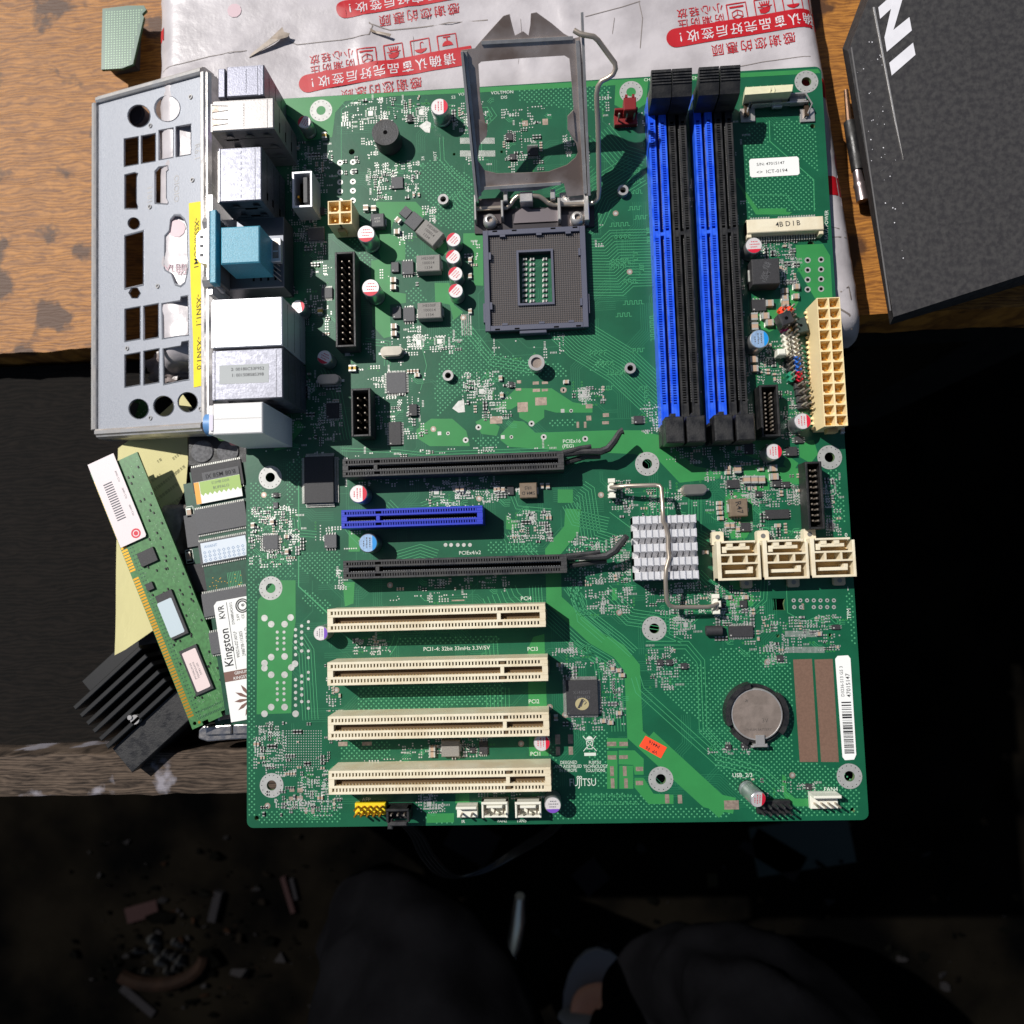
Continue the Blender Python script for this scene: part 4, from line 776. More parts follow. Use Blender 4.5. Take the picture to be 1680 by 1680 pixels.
# ---------------- power connectors ----------------
def grid_conn(name, px, z, nx, ny, mats, wall=.62, inner=4, odd=True):
    x0, y0, x1, y1 = px; b = MB(); cw, ch = (x1-x0)/nx, (y1-y0)/ny; zf = z-inner
    b.box(x0, y0, .3, x1, y1, zf, 0)
    for i in range(nx+1): x = x0+cw*i; b.box(max(x0, x-wall/2), y0, zf, min(x1, x+wall/2), y1, z, 0)
    for j in range(ny+1): y = y0+ch*j; b.box(x0+wall/2, max(y0, y-wall/2), zf, x1-wall/2, min(y1, y+wall/2), z-.01, 0)
    b.rect(x0+.2, y0+.2, x1-.2, y1-.2, zf+.02, 1)
    for i in range(nx):
        for j in range(ny):
            cx, cy = x0+cw*(i+.5), y0+ch*(j+.5); a = cw/2-wall/2+.02
            for s_ in (-1, 1): b.add([(cx+s_*a, cy-ch/2+.3, zf), (cx+s_*a, cy+ch/2-.3, zf), (cx+s_*a, cy+ch/2-.3, z-.4), (cx+s_*a, cy-ch/2+.3, z-.4)], [(0, 1, 2, 3)], 1)
            for s_ in (-1, 1): b.add([(cx-a, cy+s_*(ch/2-wall/2+.02), zf), (cx+a, cy+s_*(ch/2-wall/2+.02), zf), (cx+a, cy+s_*(ch/2-wall/2+.02), z-.4), (cx-a, cy+s_*(ch/2-wall/2+.02), z-.4)], [(0, 1, 2, 3)], 1)
            if odd and (i+j) % 2:
                for s_ in (-1, 1): b.prism([(cx+s_*a, cy-ch/2+.3), (cx+s_*(a-1), cy-ch/2+.3), (cx+s_*a, cy-ch/2+1.4)], zf, z-.3, 0)
            b.box(cx-.35, cy-.35, zf, cx+.35, cy+.35, z-2.0, 2)
    return b.build(name, mats, board)
a = P(1339, 489, 13.5); c = P(1391, 699, 13.5); d = P(1378, 487, 13.5); e = P(1354, 703, 13.5)
r = ((a[0]+e[0])/2, c[1]+.2, (c[0]+d[0])/2, a[1])
o = grid_conn('main_power_connector', r, 13.5, 2, 12, ['cream plastic', 'amber plastic', mat('pin amber', (196, 160, 96), .3, .8)])
b = MB()
for i in range(24): y = r[1]+1+i*(r[3]-r[1]-2)/23.5; b.box(r[0]-.8, y, .3, r[0], y+.9, 1.6, 0)
b.box((r[0]+r[2])/2-2, r[1]-1.8, 6, (r[0]+r[2])/2+2, r[1], 10, 1, .3); b.build('latch_rib', ['cream plastic', 'tan plastic'], o)
q = fb(538, 329, 577, 368, 12.5); o = grid_conn('processor_power_connector', q, 12.5, 2, 2, ['cream plastic', 'amber plastic', MATS['pin amber']], wall=.7)
b = MB(); b.box(q[0]+3, q[1]-1.3, 4, q[0]+6, q[1], 9, 0, .3); b.build('latch_rib', ['tan plastic'], o)
# white slim connector with brass springs and steel clips, upper right
b = MB(); x0, y0, x1, y1 = fb(1221, 128, 1309, 153, 9); R_ = Matrix.Rotation(math.radians(-1.5), 4, 'X')
b.add([(x0, y0, 9), (x1-2.5, y0, 9.5), (x1, y1, 4), (x0+1.8, y1, 4), (x0+1, y0+.5, .5), (x1-2, y0+1, .5), (x1, y1, .5), (x0+2, y1, .5)], [(0, 1, 2, 3), (0, 4, 5, 1), (1, 5, 6, 2), (2, 6, 7, 3), (3, 7, 4, 0), (4, 7, 6, 5)], 0)
xm = (x0+x1)/2; b.tube([(xm-.6, y0+.3, 9.1), (xm+.2, y0+3.2, 7.6)], .35, 0, 6); b.tube([(xm+1.2, y0+.3, 9.1), (xm+1.6, y0+3.2, 7.6)], .35, 0, 6)
for i in range(6): xx = x0+3+i*2.9; b.box(xx, y1, .1, xx+.45, y1+2.6, .6, 1)
b.build('slim_card_holder', [mat('milky plastic', (214, 210, 176), .45, var=.08, scale=300), 'copper pour'], board, bevel=.3)
b = MB(); x0, y0, x1, y1 = fb(1233, 155, 1325, 171, 3); b.box(x0, y0, 1.4, x1, y0+.5, 3.6, 0); b.box(x0, y1-.5, 1.4, x1, y1, 3.6, 0); b.box(x0, y0, 1.0, x0+5.5, y1, 1.5, 0); b.box(x0+8.5, y0-.8, 1.0, x0+12.5, y1, 2.6, 0, .4); b.box(x0+16, y0, 1.0, x1, y1, 1.5, 0)
for px in (1215, 1313): a0, b0, a1, b1 = fb(px, 177, px+24, 199, 1); b.box(a0, b0, .1, a1, b1, .8, 0, .1); b.box(a0+1.4, b0+1.8, .8, a0+3.2, b1+2.6, 2.2, 1)
b.tube([(x1-1, y1, 3.4), (x1+1.5, y0-1, 3.6), (x1-.5, y0-5.5, 1.2)], .35, 0, 6); b.tube([(x0+.5, y1, 3.2), (x0-1.6, y0-1, 2.5), (x0-2, y0-3.5, 1.2)], .35, 0, 6)
b.build('steel_card_clip', ['steel', mat('dark brass', (96, 78, 62), .4, .7)], board)
# cream socket marked 4BD1B
x0, y0, x1, y1 = fb(1226, 354, 1352, 389, 5); b = MB(); y0 += 1.2
b.box(x0, y0+1.2, .6, x1, y1-.8, 5, 0, .3); b.box(x0, y0-.3, .3, x0+1.8, y1-.5, 4.2, 0, .2); b.box(x1-1.8, y0-.3, .3, x1, y1-.5, 4.2, 0, .2)
for i in range(26):
    xx = x0+2.2+i*(x1-x0-4)/26
    if i not in (8, 9, 10): b.box(xx, y1-.8, .1, xx+.45, y1+1.1, 2.4, 1)
    b.box(xx, y0-.9, .1, xx+.45, y0+1.2, 1.2, 1)
b.text('4B D I B', (x0+x1)/2+1, (y0+y1)/2+.4, 3.0, 2, 5.03, 2, sx=.95, bold=.02); b.build('edge_card_socket', ['ivory plastic', 'tin pad', 'ink'], board)
# ---------------- pin headers ----------------
def header(name, px, z, nx, ny, mats, shroud=True, pz=None, pr=.32, bx_=True, rot=None, pin_m=1):
    x0, y0, x1, y1 = fb(*px, z); b = MB()
    if shroud:
        t = .85; b.box(x0, y0, .3, x1, y1, 2.4, 0); b.box(x0, y0, 2.4, x0+t, y1, z, 0, .15); b.box(x1-t, y0, 2.4, x1, y1, z, 0, .15); b.box(x0+t, y0, 2.4, x1-t, y0+t, z, 0, .15); b.box(x0+t, y1-t, 2.4, x1-t, y1, z, 0, .15)
        ix0, iy0, ix1, iy1 = x0+t+.3, y0+2.2, x1-t-.3, y1-2.2; b.rect(x0+t, y0+t, x1-t, y1-t, 2.45, 2)
    else: b.box(x0, y0, .2, x1, y1, 2.5, 0, .3); ix0, iy0, ix1, iy1 = x0, y0, x1, y1
    pz = pz or z-1
    for i in range(nx):
        for j in range(ny):
            cx, cy = ix0+(ix1-ix0)*(i+.5)/nx, iy0+(iy1-iy0)*(j+.5)/ny; b.box(cx-pr, cy-pr, 2.4, cx+pr, cy+pr, pz, pin_m, .15)
    return b.build(name, mats, board)
HM = ['charcoal plastic', 'wire steel', 'void']; HM2 = ['black plastic', 'wire steel', 'void']
header('parallel_port_header', (550, 413, 583, 569), 9, 2, 13, HM, pz=8); header('port_header', (576, 637, 608, 716), 9, 2, 5, HM, pz=8)
header('diskette_header', (1248, 631, 1279, 716), 9, 2, 10, HM2, pz=7.5); header('side_header', (1324, 757, 1351, 868), 9, 2, 10, HM2, pz=8)
header('audio_header', (576, 1325, 627, 1345), 8.2, 5, 2, ['yellow plastic', 'gold'], False, 8.2); header('usb_header', (1249, 1321, 1305, 1343), 8.2, 5, 2, ['black plastic', 'charcoal plastic'], False, 8.2)
# the colour coded front panel header
x0, y0, x1, y1 = fb(1281, 516, 1306, 605, 6)
b = MB(); rows = [('orange label', 'orange label'), ('orange label', 'chip black'), ('chip black', 'chip black'), (0, 'amber plastic'), (0, 'amber plastic'), (1, 1), (1, 1), (1, 1), (1, 1), (1, 1), ('black plastic', 2), ('black plastic', 2), ('black plastic', 2), (3, 'can red'), (3, 'can red')]
pm = ['wire steel', mat('magenta plastic', (206, 40, 126), .5), 'white plastic', mat('bright blue plastic', (34, 104, 206), .5), mat('green plastic', (16, 128, 96), .5), 'orange label', 'chip black', 'amber plastic', 'black plastic', 'can red']
idx = {0: 1, 1: 2, 2: 3, 3: 4, 'orange label': 5, 'chip black': 6, 'amber plastic': 7, 'black plastic': 8, 'can red': 9}
px_, yA, yB = P(1283, 506, 3)[0], P(1290, 507, 3)[1], P(1296, 622, 3)[1]
for j, (l_, r_) in enumerate(rows):
    cy = yA+(yB-yA)*j/(len(rows)-1); sh = j*.16
    for k, c in ((0, l_), (1, r_)):
        cx = P(1281 if not k else 1294, 500, 3)[0]+sh+.4; b.prism([(cx+1.35*math.cos(a*math.pi/4+.39), cy+1.15*math.sin(a*math.pi/4+.39)) for a in range(8)], .1, 3, idx[c]); b.box(cx-.3, cy-.3, 3, cx+.3, cy+.3, 8.6, 0)
cx, cy = P(1287, 594, 5); b.box(cx-3.2, cy+2.2, 3, cx+.2, cy+4.8, 7.8, 2, .5)
fp = b.build('front_panel_header', pm, board)
cx, cy = P(1290, 522, 9); b = MB(); b.box(-2.5, -2.6, 3.2, 2.7, 2.6, 9.2, 0, .4, R=RZ(cx, cy, 0, 18)); b.cyl(cx, cy, .7, 9.18, 9.24, 1, 12); b.build('jumper_cap', ['charcoal plastic', 'void'], fp)
cx, cy = P(1313, 535, 5); b = MB(); b.box(-2.6, -3, .2, 2.6, 3, 6, 0, .4, R=RZ(cx, cy, 0, 12)); b.disc(cx, cy, .6, 6.03, 1, 12); b.build('jumper_block', [mat('dull green black', (44, 58, 54), .5), 'void'], board)
b = MB()
for j in range(4):
    for k in range(2): x, y = P(1310+k*8+j*2, 632+j*11, 3); b.box(x-1.2, y-1.2, .1, x+1.2, y+1.2, 2.6, 0, .3); b.box(x-.3, y-.3, 2.6, x+.3, y+.3, 8.4, 1)
b.build('fan_speed_header', ['charcoal plastic', 'wire steel'], board)
b = MB()                                    # a row of empty header pins in the power connector's lee
for j in range(9): x, y = P(1318+j*.9, 560+j*8, 3); b.box(x-.3, y-.3, 0, x+.3, y+.3, .8, 0)
b.build('header_stub', ['tin pad'], board)
# ---------------- little fan and cable connectors ----------------
def wafer(px, m, n=3, z=6, wall='t', name='fan_connector', pm_='wire steel', px_off=0):
    x0, y0, x1, y1 = fb(*px, z); b = MB(); b.box(x0, y0, .2, x1, y1, 2.6, 0, .2)
    if 't' in wall: b.box(x0, y1-1, 2.6, x1, y1, z, 0, .2)
    if 'b' in wall: b.box(x0, y0, 2.6, x1, y0+.8, z-1, 0, .2)
    if 's' in wall: b.box(x0, y0, 2.6, x0+.8, y1, z-.6, 0, .2); b.box(x1-.8, y0, 2.6, x1, y1, z-.6, 0, .2); b.box(x0+2, y1-2.2, 2.6, x1-2, y1-1.2, z+.5, 0, .2)
    for i in range(n): cx = x0+(x1-x0)*(i+.5)/n; cy = (y0+y1)/2-.8; b.box(cx-.3, cy-.3, 2.6, cx+.3, cy+.3, z+1.5, 1)
    return b.build(name, [m, pm_], board)
wafer((790, 1316, 833, 1343), 'white plastic', 3, 7, 'tbs'); wafer((845, 1316, 888, 1343), 'white plastic', 3, 7, 'tbs'); wafer((1336, 1306, 1382, 1333), 'white plastic', 4, 7, 't'); wafer((748, 1324, 782, 1346), 'white plastic', 2, 6, 't', 'infrared_connector')
wafer((1009, 176, 1047, 196), 'red plastic', 3, 6, 't', 'red_fan_connector'); x, y = P(1034, 168, 9); b = MB(); b.box(x-2.6, y-3.4, 4, x+2.4, y+2, 9.5, 0, .3); b.box(x-2.0, y+2, 4, x-1.0, y+3.2, 9.5, 0); b.box(x+.8, y+2, 4, x+1.8, y+3.2, 9.5, 0); b.build('red_latch_tab', ['red plastic'], board)
x0, y0, x1, y1 = fb(633, 1327, 671, 1350, 8); b = MB(); b.box(x0, y0, .2, x1, y1, 2.6, 0); b.box(x0, y1-1, 2.6, x1, y1, 8.4, 0, .3); b.box(x0, y0, 2.6, x0+1, y1, 7.6, 0, .2); b.box(x1-1, y0, 2.6, x1, y1, 7.6, 0, .2); b.box(x0+1, y0-1.6, 5, x1-1, y0, 7.2, 1, .4); b.box(x0+.2, y0-3, 4, x0+2.2, y0+1, 6.5, 1, .4)
for i in range(3): cx = x0+(x1-x0)*(i+.8)/3.6; b.box(cx-.3, y0+2.6, 2.6, cx+.3, y0+3.2, 8.2, 2)
b.build('black_cable_connector', HM2[:1]+['charcoal plastic', 'wire steel'], board)
# upright white framed socket near the rear ports
x0, y0, x1, y1 = fb(479, 281, 512, 340, 12); b = MB(); t = .9
for a in ((x0, y0, x0+t, y1), (x1-t, y0, x1, y1), (x0+t, y0, x1-t, y0+t), (x0+t, y1-t, x1-t, y1)): b.box(a[0], a[1], .3, a[2], a[3], 12, 0, .15)
b.rect(x0+t, y0+t, x1-t, y1-t, 4, 1); b.box((x0+x1)/2+.2, y0+2.6, 4, (x0+x1)/2+1.7, y1-2, 10.8, 2); b.box(x0+1.6, y0+5, 6, x0+2.4, y0+6, 10, 3); b.build('upright_usb_socket', ['bright shell', 'void', 'chip grey', 'gold'], board)
# ---------------- rear connectors ----------------
def stamps(b, q, z, ms, md, n=6, lip=True):      # folded lips, seams and stamped slots on a port shell
    if lip: b.box(q[0]+.05, q[1]+.05, z, q[0]+.7, q[3]-.05, z+.25, ms, .1)
    b.box(q[0]+.8, q[3]-.55, z, q[2]-.5, q[3]-.3, z+.06, ms); b.box(q[2]-2.6, q[1]+.3, z, q[2]-2.45, q[3]-.3, z+.03, md)
    for i in range(n): y = q[1]+2+(q[3]-q[1]-4)*i/max(1, n-1); x = (q[0]+q[2])/2+.3; b.box(x-.22, y-.5, z, x+.22, y+.5, z+.12, ms, .05)
    for zz in (z*.25, z*.5, z*.78):
        b.box(q[0]+2, q[1]-.06, zz, q[2]-2, q[1]+.02, zz+.12, md); b.box(q[2]-.02, q[1]+1, zz, q[2]+.06, q[3]-1, zz+.12, md)
        for x in (q[0]+4, q[0]+12, q[0]+19):
            if x+3 < q[2]: b.add([(x, q[1]-.07, zz+1), (x+3, q[1]-.07, zz+1), (x+2.6, q[1]-.9, zz+3.6), (x+.4, q[1]-.9, zz+3.6)], [(0, 1, 2, 3)], ms)
def fbz(px, z): return fb(*px, z)
def shellbox(b, q, z0, z1, m, c=.4): b.box(q[0], q[1], z0, q[2], q[3], z1, m, c)
q = fbz((357, 108, 433, 158), 26); b = MB(); shellbox(b, (q[0]+3.6, q[1], q[2], q[3]), .3, 26, 0); b.box(q[0], q[1]+.3, 2, q[0]+2.8, q[3]-.3, 25.6, 0, .3); b.box(q[0]+2.8, q[1]+1, 2, q[0]+3.6, q[3]-1, 24, 1)
b.box(q[2]-2.2, q[1]+.1, 26, q[2]-1.4, q[3]-.1, 26.05, 0)
for zz in (7, 18.5): b.cyl(0, 0, 4.6, 0, .3, 2, 24, R=Matrix.Translation((q[0]-.3, (q[1]+q[3])/2, zz)) @ Matrix.Rotation(math.pi/2, 4, 'Y'))
stamps(b, (q[0]+3.6, q[1], q[2], q[3]), 26, 0, 1, 8, False); b.build('mouse_keyboard_port', [mat('pale tin shell', (128, 129, 141), .42, .6, var=.14, scale=900, bump=.14, bscale=1800), 'void', 'can purple'], board)
q = fbz((348, 163, 449, 213), 28); b = MB(); shellbox(b, q, .3, 28, 0); 
for k in (.30, .74): 
    yk_ = q[1]+(q[3]-q[1])*k; b.add([(q[0]-.05, yk_-1.6, 28.04), (q[0]+2.6, yk_-1.2, 28.04), (q[0]+2.6, yk_+.9, 28.04), (q[0]-.05, yk_+1.2, 28.04)], [(0, 1, 2, 3)], 1)
    for s_ in (-1.5, 1.4): b.add([(q[0], yk_+s_-.12, 28.05), (q[0]+6.4, yk_+s_*.6-.12, 28.05), (q[0]+6.4, yk_+s_*.6+.12, 28.05), (q[0], yk_+s_+.12, 28.05)], [(0, 1, 2, 3)], 2)
for zz in (7, 14, 21): b.box(q[0]+3, q[1]-.05, zz, q[0]+8, q[1]+.02, zz+.8, 2); b.box(q[2]-.02, q[1]+2, zz, q[2]+.04, q[1]+6, zz+1, 2)
b.box(q[0]-1, q[1]+.5, 2, q[0]-.2, q[3]-.5, 27, 0); stamps(b, q, 28, 0, 2, 9, False); b.build('usb_network_port', ['pale shell', 'battery steel', 'void'], board)
q = fbz((359, 242, 429, 330), 27); b = MB(); shellbox(b, q, .3, 27, 0); b.box(q[0]-.8, q[1]+.5, 2, q[0], q[3]-.5, 26, 1)
for zz in (6, 14, 20): b.box(q[2]-.02, q[1]+3, zz, q[2]+.05, q[1]+6, zz+1.5, 2); b.box(q[0]+8, q[1]-.05, zz, q[0]+13, q[1]+.02, zz+1.2, 2)
stamps(b, q, 27, 0, 2, 9); b.build('display_port', ['tin shell', 'steel', 'void'], board)
# serial and monitor connector: metal base, teal body above it
q = fbz((358, 362, 450, 470), 12); b = MB(); b.box(q[0], q[1]-1, .3, q[2]+4, q[3]+1, 12, 0, .3); b.box(q[0]-.2, q[1]-6, 2, q[0]+1.6, q[1]+6.5, 21, 1); b.box(q[0]-.2, q[3]-6.5, 2, q[0]+1.6, q[3]+7, 21, 1)
for zx in (q[2]-9, q[2]-6, q[2]-3, q[2]): 
    for k in range(4): b.rect(zx, q[1]+2+k*3.2, zx+.9, q[1]+3.4+k*3.2, 12.03, 2)
u = fbz((444, 392, 461, 430), 14); b.box(u[0], u[1], 12, u[2], u[3], 14.5, 1, .2); b.rect(u[0]+1, u[1]+1.4, u[2]-.8, u[3]-1, 14.53, 3); b.rect(u[0]+1.2, u[1]+4, u[2]-1, u[1]+4.6, 14.56, 1)
for k in range(5): b.tube([(u[0]-2.5+k*.2, u[1]+6-k*2.1, 12.5), (u[0]+3+k*.2, u[1]+1-k*2.1, 12.3)], .22, 4, 5)
o = b.build('monitor_port', [mat('port metal', (96, 98, 104), .4, .7), 'bright shell', 'void', 'battery steel', 'wire steel'], board)
q = fbz((362, 371, 426, 432), 27); b = MB(); shellbox(b, q, 12, 27, 0, .5); sp = b.build('serial_port', ['teal plastic'], board)
b = MB(); f_ = fbz((345, 344, 356, 464), 27); b.box(f_[0]-.2, f_[1], 23, f_[2]-.4, f_[3], 27, 1, .3); b.box(f_[0]+.2, f_[1]+2, 13, f_[2]-.8, f_[3]-2, 23, 3); b.box(f_[0]-1.4, f_[1]+1, 13, f_[0]-.2, f_[3]-.3, 27.2, 0, .3)
q = fbz((325, 377, 342, 437), 24); n = 10; b.prism([(f_[0]-1.2, q[1]), (q[0]+1.5, q[1]+1), (q[0], q[1]+3), (q[0], q[3]-3), (q[0]+1.5, q[3]-1), (f_[0]-1.2, q[3])], 15, 25.5, 0)
for i in range(3): yy = q[1]+3.2+i*(q[3]-q[1]-7.5)/2; b.rect(q[0]+1.4, yy, q[0]+2.9, yy+1.4, 25.54, 3)
for a in ((330, 352, 344, 373), (330, 452, 344, 466)): c_ = fbz(a, 24); b.cyl(0, 0, 2.4, 0, (c_[2]-c_[0])+.5, 2, 6, R=Matrix.Translation((c_[0], (c_[1]+c_[3])/2, 21)) @ Matrix.Rotation(math.pi/2, 4, 'Y'))
b.build('serial_shell', ['bright shell', 'teal plastic', 'steel', 'chip grey'], sp)
# two network stacks
q = fbz((349, 489, 463, 569), 28); b = MB(); shellbox(b, q, .3, 28, 0); b.box(q[0]-.8, q[1]+.5, 2, q[0], q[3]-.5, 27, 0); stamps(b, q, 28, 0, 1, 0); b.build('usb_network_port', ['bright shell', 'void'], board)  # sun glare on this first stack is put into its paler shell colour
q = fbz((350, 573, 464, 655), 28); b = MB(); shellbox(b, q, .3, 28, 0); b.box(q[0]-.8, q[1]+.5, 2, q[0], q[3]-.5, 27, 0)
stamps(b, q, 28, 0, 2, 0); l = fbz((360, 598, 441, 629), 28); b.rect(l[0], l[1], l[2], l[3], 28.05, 1); b.text('2: 00180C53F952', (l[0]+l[2])/2+1.4, l[3]-1.8, 1.72, 0, 28.08, 2, sx=1.05); b.text('1: 001508585398', (l[0]+l[2])/2+1.4, l[3]-4.1, 1.72, 0, 28.08, 2, sx=1.05)
b.build('labelled_network_port', ['tin shell', 'grey label', 'ink'], board)
q = fbz((341, 661, 431, 712), 33); b = MB(); b.box(q[0]+2, q[1], .3, q[2], q[3], 33, 0, .4); b.box(q[0], q[1]+.4, 1, q[0]+2, q[3]-.4, 32.4, 0, .4); b.rect(q[0]+2.5, (q[1]+q[3])/2-.2, q[2]-.5, (q[1]+q[3])/2+.1, 33.04, 1); b.rect(q[0]+.6, q[1]+1.6, q[0]+2, q[3]-4, 33.03, 2)
o = b.build('audio_jack_stack', [mat('milk plastic', (232, 230, 228), .55, 0, var=.14, scale=2600), mat('grey seam', (190, 188, 184), .5), mat('pale lilac', (206, 200, 214), .5)], board)
b = MB()
for zz, m in ((27.5, 0), (16.5, 1), (5.6, 2)): b.cyl(0, 0, 4.2, 0, 2.6, m, 24, R=Matrix.Translation((q[0]-2.6, (q[1]+q[3])/2-1, zz)) @ Matrix.Rotation(math.pi/2, 4, 'Y'))
b.build('audio_jack', ['jack blue', mat('jack lime', (120, 180, 90), .45), mat('jack pink', (210, 120, 140), .45)], o, smooth=True)
# ---------------- labels stuck on the board ----------------
x0, y0, x1, y1 = fb(1229.5, 259, 1311, 289.5); b = MB(); b.prism([(x0+.8*c, y0+.0) for c in ()] or [(x0, y0+.7), (x0+.7, y0), (x1-.7, y0), (x1, y0+.7), (x1, y1-.7), (x1-.7, y1), (x0+.7, y1), (x0, y1-.7)], .08, .18, 0)
b.text('S/N: 47015147', x0+8.6, y1-2.5, 1.72, 1.0, .2, 1, bold=.01, sx=1.1); b.text('<>  ICT-0194', x0+9.0, y0+2.1, 2.1, 1.0, .2, 1, sx=1.08, bold=.004); b.build('serial_label', ['paper label', 'ink'], board, bevel=0)
b = MB(); c_ = pp([(1370, 1081), (1374, 1076), (1391, 1075), (1395, 1080), (1404.5, 1238), (1401, 1246), (1386, 1247), (1382, 1242)]); b.prism(c_, .08, .18, 0)
p0, p1 = Vector(P(1384, 1092)), Vector(P(1393, 1230)); ax = (p1-p0).normalized(); rt = math.degrees(math.atan2(-ax.y, -ax.x)); nr = Vector((-ax.y, ax.x))
ct = p0+ax*6.0; b.text('D3236-S13 GS 3', ct.x-1.05, ct.y, 1.75, rt, .2, 1, sx=1.0); b.text('47015147', ct.x+1.3, ct.y-1.6, 2.3, rt, .2, 1, bold=.01)
random.seed(5); d = 17.2; 
while d < 36.6:
    t = random.choice((.18, .3, .5, .7)); a_ = p0+ax*(d-3.3); e_ = a_+ax*t; h_ = nr*1.85
    b.add([(*(a_-h_), .2), (*(a_+h_), .2), (*(e_+h_), .2), (*(e_-h_), .2)], [(0, 1, 2, 3)], 1); d += t+random.choice((.25, .4, .6))
b.build('barcode_label', ['paper label', 'ink'], board)
b = MB(); q = pp([(1059, 1207), (1094, 1226), (1084, 1244), (1048.5, 1224)]); b.prism(q, .08, .16, 0); cx, cy = P(1071, 1225.5)
a_ = 151.5; r_ = math.radians(a_); ux, uy = math.cos(r_), math.sin(r_)
for t, d in (('VP  F6', 1.25), ('P4416', -1.25)): b.text(t, cx-uy*d, cy+ux*d, 1.9, a_, .18, 1, bold=.02)
b.build('inspection_label', ['orange label', 'ink'], board)
# ---------------- coin cell ----------------
cx, cy = P(1241.5, 1172, 4); b = MB(); b.tubering(cx, cy, 10.25, 11.3, 0, 2.6, 0, 48); b.disc(cx, cy, 11, .4, 0, 40)
for a0, a1, h_ in ((100, 200, 5.2), (-40, 40, 4.6), (215, 250, 5.2)):
    n = 12; vs = []
    for z in (0, h_):
        for r_ in (10.3, 12.2): vs += [(cx+r_*math.cos(math.radians(a0+(a1-a0)*i/n)), cy+r_*math.sin(math.radians(a0+(a1-a0)*i/n)), z) for i in range(n+1)]
    m_ = n+1; fs = [(i, i+1, m_+i+1, m_+i) for i in range(n)]+[(2*m_+i, 3*m_+i, 3*m_+i+1, 2*m_+i+1) for i in range(n)]+[(i, 2*m_+i, 2*m_+i+1, i+1) for i in range(n)]+[(m_+i, m_+i+1, 3*m_+i+1, 3*m_+i) for i in range(n)]+[(0, m_, 3*m_, 2*m_), (n, 2*m_+n, 3*m_+n, m_+n)]
    b.add(vs, fs, 0)
bh = b.build('battery_holder', ['black plastic'], board)
b = MB(); kx, ky = P(1247, 1219, 4); b.box(kx-1.8, ky-.4, 4.6, kx+1.6, ky+3.2, 5.1, 0, .1); b.box(kx-2.8, ky-1.4, 3.0, kx+2.6, ky-.2, 5.0, 0, .2); b.box(kx-3.4, ky-1.8, .4, kx-1.8, ky-1.0, 3.5, 0); b.box(kx+1.8, ky-1.8, .4, kx+3.4, ky-1.0, 3.5, 0); b.build('battery_clip', ['steel'], bh)
b = MB(); n = 56; prof = [(9.2, 1.0), (9.9, 1.4), (10, 2.0), (10, 3.9), (9.8, 4.2), (9.4, 4.3), (9.3, 4.22)]
b.add([(cx+q*math.cos(2*math.pi*i/n), cy+q*math.sin(2*math.pi*i/n), z) for q, z in prof for i in range(n)], [(a*n+i, a*n+(i+1) % n, (a+1)*n+(i+1) % n, (a+1)*n+i) for a in range(6) for i in range(n)], 0); b.disc(cx, cy, 9.3, 4.22, 1, n)
b.text('+', cx-3.5, cy+5.2, 3, 30, 4.25, 2); b.text('3V', cx+3, cy-2.4, 2.2, 0, 4.25, 2); b.text('LITHIUM BATTERY', cx, cy-5.8, 1.3, 0, 4.25, 2)
tag(b.build('coin_battery', ['steel', 'battery steel', mat('etch', (112, 104, 98), .5, .6)], None, smooth=True), 'round silver coin battery sitting in a black holder on the circuit board', 'battery')
